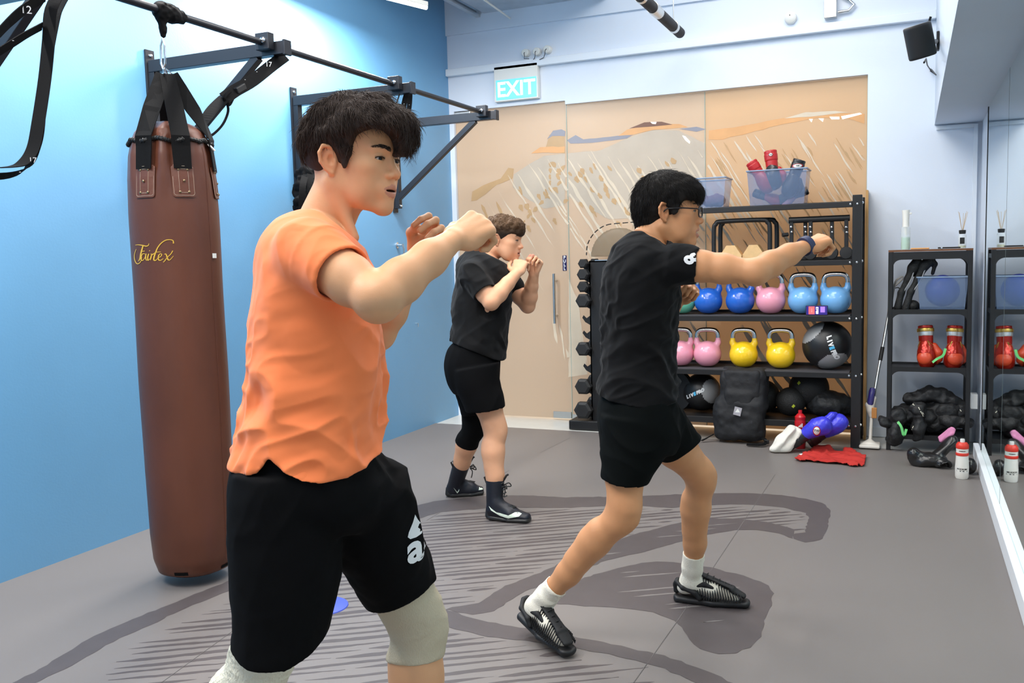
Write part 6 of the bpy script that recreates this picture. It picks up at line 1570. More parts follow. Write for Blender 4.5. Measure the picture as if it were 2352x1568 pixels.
# ------------------------------------------------------------- balls
M_ballk = mat('ball_black', (0.013, 0.013, 0.014), .38, bump=.08, bscale=150); M_ballg = mat('ball_grey', srgb(150, 150, 150), .4, bump=.08, bscale=150); M_cy = mat('print_cyan', srgb(90, 190, 235), .4)
def ball(name, label, c, r, group, panels=None, m=None, print_=None, squash=1.0):
    t = thing(name, label, 'ball', (c[0], c[1], c[2] - r * squash), group); n = 96; V_ = []; F_ = []; mb = MB()
    prof_ = [(max(r * math.sin(a_), 1e-4), -r * squash * math.cos(a_)) for a_ in np.linspace(0, PI, 61)]
    mb.lathe(prof_, c, n, (0, 0, 1), cap=False); o = mb.build('shell', m or M_ballk, t)
    if panels:
        o.data.materials.append(M_ballg)
        for f in o.data.polygons:
            d = nrm(np.array(f.center) - np.asarray(c))
            if any(np.dot(d, nrm(p)) > cs for p, cs in panels): f.material_index = 1
    bt = BVHTree.FromPolygons([v.co for v in o.data.vertices], [p.vertices for p in o.data.polygons])
    if print_: print_(t, bt, c, r)
    return t
def livepro(ux, uy, off, size):
    def f(t, bt, c, r):
        u = nrm(ux); v = nrm(uy); x = 0
        for i, ch in enumerate('LIV'):
            V_, F_ = text_mesh(ch, size, bold=.003); decal('lettering', V_ + [(i - 2.6) * size * .72, 0, 0], F_, c + off, u, v, bt, M_print, t, lift=.002, cuts=1)
        V_, F_ = text_mesh('E', size, bold=.003); decal('lettering', V_ + [(.35) * size * .72, 0, 0], F_, c + off, u, v, bt, M_cy, t, lift=.002, cuts=1)
        V_, F_ = text_mesh('PRO', size, bold=.003); decal('lettering', V_ + [(2.4) * size * .72, 0, 0], F_, c + off, u, v, bt, M_print, t, lift=.002, cuts=1)
    return f
tc_ = nrm(V3(.2, -.93, 0))
cm = onY(1900, 802, 6.80); cm[2] = .532 + .172
ball('medicine_ball', 'large black and grey medicine ball at the right end of the lower kettlebell row', cm, .172, 'medicine balls', [((-.75, -.35, .75), .80), ((.35, -.6, -.85), .80)], None, livepro((.30, 0, -.95), (.9, -.3, .35), V3(.09, 0, .02), .036))
cm = onY(1612, 930, 6.86); cm[2] = .178 + .145
ball('medicine_ball', 'black and grey medicine ball on the bottom level left of the backpack', cm, .145, 'medicine balls', [((.75, -.6, .15), .78)], None, livepro((.85, 0, .42), (-.2, 0, .95), V3(-.03, 0, -.0), .032))
M_slam = mat('slam_rubber', (0.012, 0.012, 0.012), .62, bump=.5, bscale=120); M_lime = mat('print_lime', srgb(190, 200, 60), .5)
def limep(dx, dz):
    def f(t, bt, c, r):
        decal('print', [(-.012, 0), (0, -.012), (.014, .004), (.002, .018)], [(0, 1, 2, 3)], c + V3(dx, 0, dz), (1, 0, 0), (0, 0, 1), bt, M_lime, t, cuts=1)
    return f
for px, py, r, Y, lab, zf in ((1858, 918, .142, 6.90, 'largest black slam ball sitting on top of the others', None), (1816, 950, .106, 6.80, 'black slam ball behind the red drink bottle', .178), (1752, 935, .125, 6.88, 'black slam ball peeking out right behind the backpack', .178)):
    c = onY(px, py, Y); 
    if zf: c[2] = zf + r
    else: c[2] = .178 + .125 + .07
    ball('slam_ball', lab, c, r, 'slam balls on the bottom level', None, M_slam, limep(.03 if py > 940 else -.06, -.02 if py > 940 else .05) if px != 1752 else None)
# weight plate behind the man
c = onY(1556, 920, 6.84); c[2] = .178 + .155
t = thing('weight_plate', 'round black weight plate with bronze centre on the bottom level', 'weight plate', (c[0], c[1], .178))
MB().lathe([(.02, -.02), (.06, -.022), (.10, -.012), (.13, -.022), (.155, -.02), (.155, .02), (.02, .02)], c, 40, (-.5, -1, 0)).build('plate', M_rub, t)
MB().lathe([(.024, -.026), (.055, -.026), (.055, -.02), (.024, -.02)], c, 30, (-.5, -1, 0)).build('hub', mat('bronze', srgb(150, 96, 52), .4, metal=.7), t)
# dark gym bag on the bottom level
S = Sdf(); c = onY(1905, 985, 6.86); c[2] = .178; S.el(c + V3(0, 0, .085), (.165, .12, .10)); S.el(c + V3(-.05, 0, .12), (.09, .10, .08), None, .03); S.pl(c + V3(0, 0, .002), -Z, .01)
t = sdf_obj('gym_bag', S, .008, mat('black_nylon', (0.012, 0.012, 0.013), .55, bump=.4, bscale=40), None, disp=lambda V, N: .006 * fbm(V * 26, 2, 3)); tag(t, 'slumped black gym bag at the right end of the bottom level', 'bag')
# ------------------------------------------------------------- bins
M_bin = mat('clear_bluegrey_plastic', srgb(120, 142, 176), .15, trans=0.0, alpha=.5, spec=.5); M_bin2 = mat('bin_rim', srgb(140, 160, 185), .25, alpha=.85)
def binbox(x0, x1, y0, y1, z0, z1, label, grp=None, tp=.02):
    t = thing('storage_bin', label, 'storage box', ((x0 + x1) / 2, (y0 + y1) / 2, z0), grp); mb = MB(); th_ = .003
    B = [(x0 + tp, y0 + tp), (x1 - tp, y0 + tp), (x1 - tp, y1 - tp), (x0 + tp, y1 - tp)]; T_ = [(x0, y0), (x1, y0), (x1, y1), (x0, y1)]
    V_ = [(*p, z0 + .002) for p in B] + [(*p, z1) for p in T_]; mb.add(V_, [(3, 2, 1, 0)] + [(i, (i + 1) % 4, 4 + (i + 1) % 4, 4 + i) for i in range(4)]); mb.build('tub', M_bin, t)
    r = MB(); e_ = .010
    for a_, b_ in (((x0, y0), (x1, y0)), ((x1, y0), (x1, y1)), ((x1, y1), (x0, y1)), ((x0, y1), (x0, y0))): r.beam((*a_, z1), (*b_, z1), .014, .010, bev=.003)
    r.build('rim', M_bin2, t); return t
a_ = onY(1716, 468, 6.65); b_ = onY(1853, 465, 6.65)
binbox(a_[0], b_[0] + .0, 6.64, 6.90, 1.710, 1.955, 'translucent grey-blue storage bin full of boxing gloves on the top shelf', 'bins on the rack')
xb0, xb1 = onY(1560, 470, 6.65)[0], onY(1667, 470, 6.65)[0]
binbox(xb0, xb1, 6.64, 6.90, 1.710, 1.925, 'translucent grey-blue storage bin on the top shelf behind the head of the man with glasses', 'bins on the rack')
S = Sdf(); c = V3(xb1 - .10, 6.77, 1.712); S.el(c + Z * .05, (.08, .07, .05)); S.pl(c, -Z, .01); t = sdf_obj('cloth_bundle', S, .009, mat('mauve_cloth', srgb(120, 90, 110), .8), None, disp=lambda V, N: .012 * fbm(V * 25, 2, 5)); tag(t, 'mauve cloth bundle inside the bin behind the man with glasses', 'cloth')
# ------------------------------------------------------------- boxing gloves
def glove(name, label, o, fwd, up, sc, mm, mc, mt, grp=None, badge=None, h=.006, cuff=.085, stripe=None):
    fr = Fr(o, fwd, up, sc); P_ = fr.p; R_3 = fr.R
    t = thing(name, label, 'boxing glove', o, grp)
    S = Sdf(); S.el(P_(.150, 0, .006), np.array((.072, .058, .050)) * sc, R_3, 0); S.el(P_(.085, 0, .006), np.array((.080, .052, .042)) * sc, R_3, .04 * sc); S.el(P_(.165, 0, -.030), np.array((.048, .052, .030)) * sc, R_3, .03 * sc)
    sdf_obj('mitt', S, h, mm, t, disp=lambda V, N: .0015 * fbm(V * 50, 2, 3))
    S = Sdf(); S.chain([P_(.065, .048, -.012), P_(.110, .070, -.022), P_(.150, .064, -.036), P_(.172, .045, -.044)], [.024 * sc, .026 * sc, .024 * sc, .019 * sc], .015); sdf_obj('thumb', S, h, mt, t)
    S = Sdf(); S.ec(P_(-cuff, 0, 0), P_(.045, 0, 0), (.040 * sc, .050 * sc), (.036 * sc, .046 * sc), R_3[:, 2], 0, cap=.008); S.ec(P_(-cuff - .02, 0, 0), P_(-cuff + .03, 0, 0), (.030 * sc, .040 * sc), (.028 * sc, .036 * sc), R_3[:, 2], .004, -1, cap=.008)
    co = sdf_obj('cuff', S, h * .8, mc, t)
    S = Sdf(); S.ec(P_(-cuff * .72, 0, 0), P_(-cuff * .1, 0, 0), (.0425 * sc, .0525 * sc), (.0405 * sc, .0505 * sc), R_3[:, 2], 0, cap=.004); so = sdf_obj('wrist_strap', S, h * .8, stripe or mc, t)
    if badge:
        bt = BVHTree.FromPolygons([v.co for v in so.data.vertices], [p.vertices for p in so.data.polygons]); badge(t, so, bt, fr)
    return t
GR = lambda n, c, r=.32: mat(n, c, r, coat=.2, bump=.06, bscale=90)
G_red, G_blk, G_blu, G_or = GR('glove_red', srgb(176, 28, 30)), GR('glove_black', (0.013, 0.013, 0.014)), GR('glove_blue', srgb(62, 62, 208)), GR('glove_orange_red', srgb(206, 66, 34))
M_wtx = mat('badge_white', srgb(230, 230, 225), .5)
def badge_oval(off=(0, 0), r=(.022, .012), m1=None, side=(0, 0, 1), body=None):
    def f(t, so, bt, fr):
        if body == 'mitt':
            so = [c_ for c_ in t.children if c_.name.startswith('mitt')][0]; bt = BVHTree.FromPolygons([v.co for v in so.data.vertices], [p.vertices for p in so.data.polygons])
        n_ = nrm(V3(0, 0, CAMH) - fr.o); ux = nrm(np.cross(Z, n_)); uy = np.cross(n_, ux); c_ = fr.p(off[0], off[1], 0)
        for k, (s_, m_) in enumerate(((1.25, m1 or G_red), (1.0, M_wtx))):
            decal('badge', [(r[0] * s_ * math.cos(a2_), r[1] * s_ * math.sin(a2_)) for a2_ in np.linspace(0, 2 * PI, 17)[:-1]], [tuple(range(16))], c_, ux, uy, bt, m_, so, lift=.003 + .0015 * k, cuts=1)
        V_, F_ = text_mesh('TW', min(r) * 1.15, bold=.0005); decal('badge_lettering', V_, F_, c_, ux, uy, bt, M_wire, so, lift=.007, cuts=0)
    return f
def at_(x, y, Y, z=None):
    p = onY(x, y, Y); 
    if z is not None: p[2] = z
    return p
gg = 'boxing gloves in the top bin'
glove('boxing_glove', 'red and black boxing glove standing cuff-up in the middle of the top bin', at_(1772, 372, 6.74), (.12, -.1, -1), (-.1, -1, 0), .92, G_blk, G_red, G_red, gg, badge_oval((-.06, 0), (.012, .010), G_blk), stripe=G_red)
glove('boxing_glove', 'red boxing glove leaning left out of the top bin', at_(1738, 392, 6.72), (.55, 0, -.9), (0, -1, .1), .85, G_red, G_red, G_blk, gg)
glove('boxing_glove', 'black boxing glove with white badge at the right side of the top bin', at_(1828, 392, 6.74), (-.35, 0, -1), (.1, -1, .3), .9, G_blk, G_blk, G_blk, gg, badge_oval((-.04, 0), (.030, .012)))
glove('boxing_glove', 'red and grey boxing glove lying at the bottom left inside the top bin', at_(1750, 440, 6.80, 1.79), (.6, -.05, -.25), (-.2, -.5, .8), .72, G_red, G_blk, G_red, gg, h=.008)
glove('boxing_glove', 'black boxing glove lying at the bottom right inside the top bin', at_(1835, 440, 6.80, 1.79), (-.6, -.02, -.2), (0, -.4, .9), .75, G_blk, G_blk, mat('glove_pinkish', srgb(190, 140, 160), .4), gg, h=.008)
# ------------------------------------------------------------- second level: frames, blocks, folding stand
for i, (xa, xb, dy) in enumerate(((1633, 1775, 0.0), (1648, 1791, .12))):
    Y = 6.70 + dy; p0 = at_(xa + 7, 578, Y, 1.316); p1 = at_(xb - 7, 578, Y, 1.316); zt = onY(1700, 507, Y)[2]
    pts = smooth_path([p0, V3(p0[0], Y, zt - .06), V3(p0[0] + .016, Y, zt - .018), V3(p0[0] + .055, Y, zt), V3(p1[0] - .055, Y, zt), V3(p1[0] - .016, Y, zt - .018), V3(p1[0], Y, zt - .06), p1], 5)
    t = thing('push_up_bar', ['front', 'rear'][i] + ' one of the two black push-up frames on the second level', 'push-up bar', p0, 'push-up frames')
    MB().tube(pts, .0165, 12).build('grip_frame', M_rk, t)
    MB().lathe([(.022, 0), (.022, .018)], p0, 14).lathe([(.022, 0), (.022, .018)], p1, 14).build('foot', M_steel, t)
M_ply = mat('cork_block', srgb(226, 186, 132), .6, var=.06, vscale=30)
for i, px in enumerate((1679, 1731)):
    c = at_(px, 580, 6.73 + .02 * i, 1.316); r = .078; out = []
    for x, z in ((-r, 0), (r, 0), (r, .045), (.030, .118), (-.030, .118), (-r, .045)): out.append(c + V3(x, -.02, z))
    t = MB().poly(out, .12, (0, 1, 0)).build('yoga_block', M_ply); tag(t, ['left', 'right'][i] + ' one of two pale hexagonal blocks on the second level', 'block', 'hexagonal blocks')
t = thing('folding_stand', 'black tubular folding stand with round feet at the right of the second level', 'folding stand', at_(1880, 590, 6.74, 1.316))
q0, q1 = onY(1812, 506, 6.70), onY(1952, 500, 6.70)
MB().tube([q0, q1], .022, 14).build('cross_tube', M_rk, t)
for px, Y in ((1818, 6.70), (1850, 6.74), (1862, 6.70), (1911, 6.72), (1944, 6.70)):
    a_ = onY(px, 505, Y); b_ = onY(px, 585, Y); l_ = MB().beam(a_, V3(b_[0], b_[1], 1.36), .026, .03, (0, 1, 0), .004).build('leg', M_rk, t)
    MB().lathe([(.012, -.03), (.040, -.028), (.043, -.01), (.043, .02), (.03, .03)], V3(b_[0], Y - .02, 1.316 + .044), 20, (0, 1, 0)).build('foot', M_rub, l_)
    MB().lathe([(0, .010), (.007, .008), (.009, 0)], V3(a_[0], Y - .02, a_[2] - .05), 10, (0, -1, 0)).lathe([(0, .010), (.006, .008), (.008, 0)], V3(a_[0] + .004, Y - .02, a_[2] - .085), 10, (0, -1, 0)).build('bolts', M_chrome, l_)
MB().tube([onY(1797, 540, 6.68), onY(1810, 538, 6.70)], .014, 12).build('knob', M_rub, t)
# phone leaning on the kettlebell
c = at_(1876, 711, 6.645); c[2] = .929 + .034
ph = thing('phone', 'phone lying on its side with a lit timer on the upper kettlebell shelf', 'phone', c - Z * .034)
MB().box(c, (.148, .009, .068), None, .004).build('body', M_wire, ph)
def glowm(n, c_, s_=1.0): return mat(n, c_, .3, emit=c_, estr=s_)
sc0 = MB().box(c - V3(0, .005, 0), (.140, .001, .061)).build('screen', glowm('screen_navy', srgb(44, 34, 110), .9), ph)
MB().box(c + V3(-.034, -.006, 0), (.040, .001, .054)).build('panel', glowm('screen_red', srgb(232, 92, 92), 1.0), sc0); MB().box(c + V3(.040, -.006, .006), (.030, .001, .040)).build('panel', glowm('screen_violet', srgb(150, 110, 215), 1.0), sc0)
text_obj('timer_digits', '00:13', c + V3(.004, -.0062, 0), (0, 0, 1), (-1, 0, 0), .022, glowm('screen_white', (1, 1, 1, 1), 1.2), sc0, bold=.0012)
text_obj('screen_text', '-- - -', c + V3(-.034, -.0068, 0), (0, 0, 1), (-1, 0, 0), .013, MATS['screen_white'], sc0)
# ------------------------------------------------------------- backpack
M_bpk = mat('backpack_cloth', (0.012, 0.012, 0.014), .7, bump=.25, bscale=260); bpk = thing('backpack', 'upright black backpack leaning on the storage rack', 'backpack', onZ(1695, 1020))
B0 = onZ(1694, 1018) + V3(0, 0, .010); bx_ = V3(1, .08, 0); S = Sdf(); ht = .53
S.bx(B0 + V3(.0, .08, .16), (.36, .20, .32), None, .06); S.bx(B0 + V3(.03, .10, .36), (.33, .19, .30), None, .06, .05); S.bx(B0 + V3(.03, .10, .48), (.31, .17, .10), None, .04, .03); S.bx(B0 + V3(.0, .015, .13), (.29, .10, .20), None, .04, .03); S.pl(B0 + V3(0, 0, .004), -Z, .01)
sdf_obj('pack', S, .008, M_bpk, bpk, disp=lambda V, N: .008 * fbm(V * 13, 3, 11) + folds(V, V3(1, .2, -.4), (9, 3), .006, 3), sm=2)
S = Sdf(); S.bx(B0 + V3(.03, .02, .42), (.26, .05, .22), None, .03); S.bx(B0 + V3(.01, -.005, .30), (.20, .04, .16), None, .03, .03); sdf_obj('flap', S, .008, M_bpk, bpk, disp=lambda V, N: .005 * fbm(V * 16, 3, 12))
lg = MB().box(B0 + V3(.010, -.052, .235), (.052, .004, .060), np.array([nrm(V3(.97, 0, -.22)), V3(0, 1, 0), nrm(V3(.22, 0, .97))]).T).build('badge', mat('silver_badge', srgb(168, 164, 170), .4), bpk); lc_ = B0 + V3(.010, -.0545, .24)
MB().poly([lc_ + V3(-.018, 0, -.012), lc_ + V3(.002, 0, .016), lc_ + V3(.018, 0, -.012)]).build('badge_mark', M_wtx, lg)
MB().strap(smooth_path([B0 + V3(.14, .02, .05), B0 + V3(.20, -.02, .03), B0 + V3(.19, -.08, .008), B0 + V3(.08, -.09, .006)]), .03, .004, Z * .3 + V3(0, 1, 0)).strap(smooth_path([B0 + V3(-.17, .0, .05), B0 + V3(-.22, -.02, .02), B0 + V3(-.25, -.05, .006)]), .02, .004, V3(0, 1, .2)).build('strap', M_strap, bpk)
MB().box(B0 + V3(.21, -.03, .02), (.035, .012, .03), None, .004).build('buckle', M_wire, bpk)
# ------------------------------------------------------------- things on the floor before the rack
def label_ring(mb): pass
# red drink bottle
c = onZ(1838, 1012); c[1] = 6.52; c[0] = onY(1838, 960, 6.52)[0]; c[2] = 0
sc_ = 1.0; rb = thing('sports_bottle', 'red sports bottle with white chevron mark behind the blue gloves', 'bottle', c)
M_rb = mat('bottle_red', srgb(188, 26, 34), .3, coat=.2); z0 = .0
MB().lathe([(.0, .0), (.036, .002), (.038, .03), (.037, .09), (.032, .12), (.037, .15), (.038, .19), (.034, .205)], c, 28).build('body', M_rb, rb)
MB().lathe([(.036, .205), (.037, .225), (.020, .245), (.014, .247), (.013, .270), (.0, .272)], c, 24).build('cap', M_rb, rb)
n_ = nrm(V3(-c[0], -c[1], 0)); ux = nrm(np.cross(Z, n_)); fq = c + n_ * .0375
bb_ = MB()
for k in range(3): bb_.poly([fq + ux * (-.016 + .012 * k) + Z * .155, fq + ux * (-.008 + .012 * k) + Z * .155, fq + ux * (-.000 + .008 * k + .000) + Z * (.166 + .008 * k), fq + ux * (-.006 + .008 * k) + Z * (.170 + .008 * k)], .001, n_)
bb_.build('chevron_mark', M_wtx, rb); MB().lathe([(0, .0012), (.015, .001), (.015, 0)], fq + Z * .075, 16, n_).build('crest', mat('crest_yellow', srgb(236, 190, 40), .5), rb); MB().lathe([(0, .0012), (.008, .001), (.008, 0)], fq + Z * .075 + n_ * .0008, 12, n_).build('crest', M_rb, rb)
# blue gloves
g0 = onZ(1868, 1048); g0 = V3(onY(1866, 1030, 6.40)[0], 6.40, .062)
gb = glove('boxing_glove', 'blue boxing glove with black and red wrist strap lying on the mat', g0 + V3(-.075, -.02, .045), (.72, -.10, .48), (-.4, -.65, .6), 1.05, G_blu, G_blk, G_blu, 'blue boxing gloves', badge_oval((.115, -.02), (.020, .026), None, body='mitt'), h=.005, stripe=G_blk)
glove('boxing_glove', 'blue boxing glove standing at the right, behind the other blue one', g0 + V3(.035, .09, .040), (.60, .10, .42), (.9, -.4, 0), 1.0, G_blu, G_blk, G_blu, 'blue boxing gloves', None, h=.005)
V_, F_ = text_mesh('TWINS', .022, bold=.001); 
so = [c_ for c_ in gb.children if c_.name.startswith('wrist_strap')][0]; bt = BVHTree.FromPolygons([v.co for v in so.data.vertices], [p.vertices for p in so.data.polygons])
cc = g0 + V3(-.12, -.03, -.03); decal('strap_lettering', V_, F_, cc, nrm(V3(.25, -.1, -.9)), nrm(V3(.9, -.1, .3)), bt, M_wtx, so, lift=.003, cuts=1)
# cloths: thin crumpled sheets
def cloth(name, label, outline_px, m, zf, h=.009, th_=.006, seed=0, lift=.0, cat='cloth'):
    P = np.array([onZ(x, y)[:2] for x, y in outline_px]); cx_ = P.mean(0)
    from mathutils.geometry import tessellate_polygon
    lo, hi = P.min(0), P.max(0); xs = np.arange(lo[0], hi[0], h); ysv = np.arange(lo[1], hi[1], h); nx, ny = len(xs), len(ysv)
    X, Yg = np.meshgrid(xs, ysv, indexing='ij'); ins = np.zeros(X.shape, bool); j = len(P) - 1
    for i in range(len(P)):
        a1_, b1_ = P[i], P[j]; cnd = ((a1_[1] > Yg) != (b1_[1] > Yg)); xx = (b1_[0] - a1_[0]) * (Yg - a1_[1]) / (b1_[1] - a1_[1] + 1e-12) + a1_[0]; ins ^= cnd & (X < xx); j = i
    Q = np.stack([X.ravel(), Yg.ravel(), np.zeros(X.size)], 1); z = zf(Q, seed).reshape(X.shape)
    idx = -np.ones(X.shape, int); idx[ins] = np.arange(ins.sum()); V_ = np.stack([X[ins], Yg[ins], z[ins] + th_ + lift], 1); F_ = []
    for i in range(nx - 1):
        for k in range(ny - 1):
            q = (idx[i, k], idx[i + 1, k], idx[i + 1, k + 1], idx[i, k + 1])
            if min(q) >= 0: F_.append(q)
    o = link(name, mesh_np(name, V_, np.array(F_)), m); so_ = o.modifiers.new('thickness', 'SOLIDIFY'); so_.thickness = th_ * .7; so_.offset = -1
    tag(o, label, cat); return o
zc1 = lambda Q, s_: np.abs(folds(Q, V3(1, -.35, 0), (13, 4), .022, s_)) + .012 * np.abs(fbm(Q * 16, 2, s_))
cloth('red_cloth', 'crumpled red cloth spread on the mat right of the blue gloves', [(1822, 1057), (1850, 1044), (1872, 1030), (1905, 1033), (1925, 1040), (1950, 1035), (1990, 1050), (1988, 1072), (1960, 1074), (1930, 1068), (1895, 1066), (1860, 1062), (1835, 1062)], mat('red_fabric', srgb(178, 40, 32), .8, bump=.1, bscale=300), zc1, seed=3)
S = Sdf(); p0 = V3(onY(1800, 1030, 6.38)[0], 6.38, .009); S.ec(p0 + V3(-.06, -.05, .015), p0 + V3(.05, .02, .15), (.016, .05), (.02, .07), V3(-.8, -.3, .6), .02); S.ec(p0 + V3(.02, .0, .03), p0 + V3(.10, .0, .14), (.02, .06), (.015, .04), V3(-.6, -.5, .6), .03); S.rc(p0 + V3(-.07, -.06, .012), p0 + V3(.02, -.05, .02), .012, .02, .02); S.el(p0 + V3(.0, -.01, .055), (.055, .05, .05), None, .03); S.pl(p0 + V3(0, 0, .002), -Z, .005)
t = sdf_obj('white_towel', S, .006, mat('towel_white', srgb(222, 218, 208), .95, bump=.3, bscale=300), None, disp=lambda V, N: folds(V, V3(.7, .1, .7), (24, 5), .008, 4)); tag(t, 'crumpled white towel draped against the blue glove', 'towel')
S = Sdf(); p0 = onZ(1842, 1048) + V3(0, 0, .002); S.el(p0 + Z * .008, (.022, .016, .009)); S.el(p0 + V3(.012, .01, .009), (.012, .012, .008)); t = sdf_obj('hand_wrap', S, .003, M_wtx); tag(t, 'tiny white rolled piece lying between the red cloth and blue glove', 'wrap')
# ============================================================= small shelf by the mirror
SX0, SX1, SY0, SY1, SZ = -.140, .372, 6.63, 6.94, 1.372
sh = thing('small_shelf', 'narrow black metal shelf with wooden top board between rack and mirror', 'shelf', ((SX0 + SX1) / 2, 6.78, 0))
M_bd = mat('walnut_board', srgb(112, 72, 44), .45, var=.15, vscale=10, stretch=(1, 6, 1))
for x in (SX0, SX1 - .028):
    for y in (SY0, SY1 - .028): MB().bb(x, x + .028, y, y + .028, 0, SZ - .015, .003).build('post', M_rk, sh)
MB().bb(SX0, SX1, SY0, SY1, SZ - .015, SZ - .002).build('top_board', M_bd, sh)
for z in (SZ - .04, .965, .575, .11):
    if z < 1.3: MB().bb(SX0 + .01, SX1 - .01, SY0 + .01, SY1 - .01, z - .02, z - .008).build('shelf_board', M_rk, sh)
    fr_ = MB(); z_ = z
    for y in (SY0 + .002, SY1 - .02):
        fr_.bb(SX0 + .02, SX1 - .02, y, y + .018, z_ - .028, z_ + (.022 if z > 1.3 else .004))
        for sg, x in ((1, SX0 + .026), (-1, SX1 - .026)):
            out = [(x, y, z_ - .028)] + [(x + sg * (.055 - .055 * math.sin(a_)), y, z_ - .028 - .055 + .055 * math.cos(a_)) for a_ in np.linspace(0, PI / 2, 8)]
            if z > .2: fr_.poly(out, .016, (0, 1, 0))
    for x in (SX0 + .004, SX1 - .022): fr_.bb(x, x + .018, SY0 + .02, SY1 - .02, z_ - .028, z_ + .0)
    fr_.build('rail', M_rk, sh)
sz = SZ
# spray bottle
c = at_(2080, 560, 6.74, sz - .002); t = thing('spray_bottle', 'clear spray bottle of pale green liquid with white pump', 'spray bottle', c)
M_gl2 = mat('clear_pet', (0.92, .96, .95), .08, alpha=.30, spec=.6)
MB().lathe([(.001, .001), (.029, .001), (.030, .01), (.030, .145), (.026, .155), (.020, .158)], c, 26).build('bottle', M_gl2, t)
MB().lathe([(.001, .003), (.0275, .003), (.0275, .085), (.001, .085)], c, 26).build('liquid', mat('mint_liquid', srgb(178, 220, 196), .2, alpha=.9), t)
MB().lathe([(.022, .155), (.021, .20), (.024, .25), (.026, .268), (.001, .270)], c, 22).lathe([(.008, .10), (.008, .155)], c, 10).box(c + V3(.028, -.004, .245), (.016, .014, .012), None, .003).build('pump', mat('pump_white', srgb(238, 236, 228), .4), t)
# reed diffuser
c = at_(2210, 560, 6.74, sz - .002); t = thing('reed_diffuser', 'small glass reed diffuser with black label and thin reeds', 'diffuser', c)
MB().lathe([(.001, .001), (.023, .001), (.025, .006), (.025, .085), (.020, .095), (.012, .098)], c, 24).build('jar', M_gl2, t)
MB().lathe([(.001, .004), (.022, .004), (.022, .02), (.001, .02)], c, 20).build('liquid', mat('pale_oil', srgb(206, 214, 170), .1, alpha=.8), t)
MB().lathe([(.014, .096), (.020, .098), (.022, .120), (.014, .122)], c, 20).build('stopper', M_wire, t)
n_ = nrm(V3(-c[0], -c[1], 0)); ux = nrm(np.cross(Z, n_)); lb = MB().poly([c + n_ * .026 + ux * a_ + Z * b_ for a_, b_ in ((-.014, .03), (.014, .03), (.014, .072), (-.014, .072))], .001, n_).build('label', M_wire, t)
text_obj('label_print', '- -', c + n_ * .0275 + Z * .055, ux, Z, .009, mat('grey_print', (.3, .3, .3)), lb)
for k, (dx, dy) in enumerate(((-.026, 0), (-.020, .01), (.004, -.01), (.024, .004), (.030, -.004), (.018, .012))):
    MB().tube([c + Z * .10, c + V3(dx, dy, .245 - .006 * (k % 3))], .0013, 5).build('reed', mat('reed_wood', srgb(200, 176, 140), .7), t)
c = at_(2113, 566, 6.68, sz + .004); t = MB().box(c, (.115, .035, .010), None, .004).build('wooden_brush', mat('orange_wood', srgb(222, 160, 92), .5)); tag(t, 'flat orange wooden piece on the shelf top beside the spray bottle', 'wooden piece')
c = at_(2180, 564, 6.665, sz + .002); t = thing('remote_control', 'flat black remote with metal end on the shelf top', 'remote', c)
MB().box(c + Z * .003, (.135, .030, .010), None, .003).build('body', M_wire, t); MB().box(c + V3(-.045, -.008, .002), (.012, .018, .014), None, .003).build('metal_end', M_chrome, t)
# bin with a blue ball
zb = .958
xa, xb = at_(2107, 660, 6.66)[0], at_(2226, 660, 6.66)[0]
M_ball = mat('exercise_ball_blue', srgb(44, 66, 176), .35)
bn = binbox(xa, xb - .005, 6.655, 6.90, zb + .001, zb + .225, 'translucent bin holding a blue exercise ball on the small shelf', None, .018)
r_ = .108; cb_ = V3((xa + xb) / 2 + .0, 6.775, zb + .130)
t = MB().lathe([(max(r_ * math.sin(a_), 1e-4), -r_ * math.cos(a_)) for a_ in np.linspace(0, PI, 25)], cb_, 40, cap=False).build('exercise_ball', M_ball); tag(t, 'blue exercise ball inside the bin on the small shelf', 'ball')
# two black strap loops / focus pads standing left of the bin
for i, (L_, lab) in enumerate((([(2062, 706), (2070, 672), (2085, 640), (2097, 615), (2106, 602), (2112, 612), (2100, 632)], 'left one of two black padded mitts leaning on the small shelf'), ([(2080, 708), (2092, 670), (2108, 640), (2124, 608), (2136, 598), (2148, 606), (2142, 628)], 'right one of two black padded mitts leaning on the small shelf'))):
    t = thing('padded_mitt', lab, 'mitt', at_(L_[0][0], L_[0][1], 6.72, zb), 'padded mitts'); pts = [at_(x, y, 6.70 + .05 * k / 6) for k, (x, y) in enumerate(L_)]
    S = Sdf(); S.chain(pts[:5], [.026, .020, .020, .032, .034], .02); S.chain(pts[4:], [.022, .014, .012], .015); sdf_obj('pad', S, .006, M_slam, t)
    MB().tube(smooth_path([pts[1] + V3(.012, -.012, 0), pts[2] + V3(.022, -.02, 0), pts[3] + V3(.010, -.02, 0)]), .004, 6).build('piping', mat('piping_grey', (.35, .35, .36), .5), t)
S = Sdf(); c = at_(2096, 700, 6.74, zb); S.el(c + Z * .03, (.045, .05, .04)); S.pl(c, -Z, .005); t = sdf_obj('cloth_bundle', S, .007, M_slam); tag(t, 'small black bundle between the padded mitts and the bin', 'bundle')
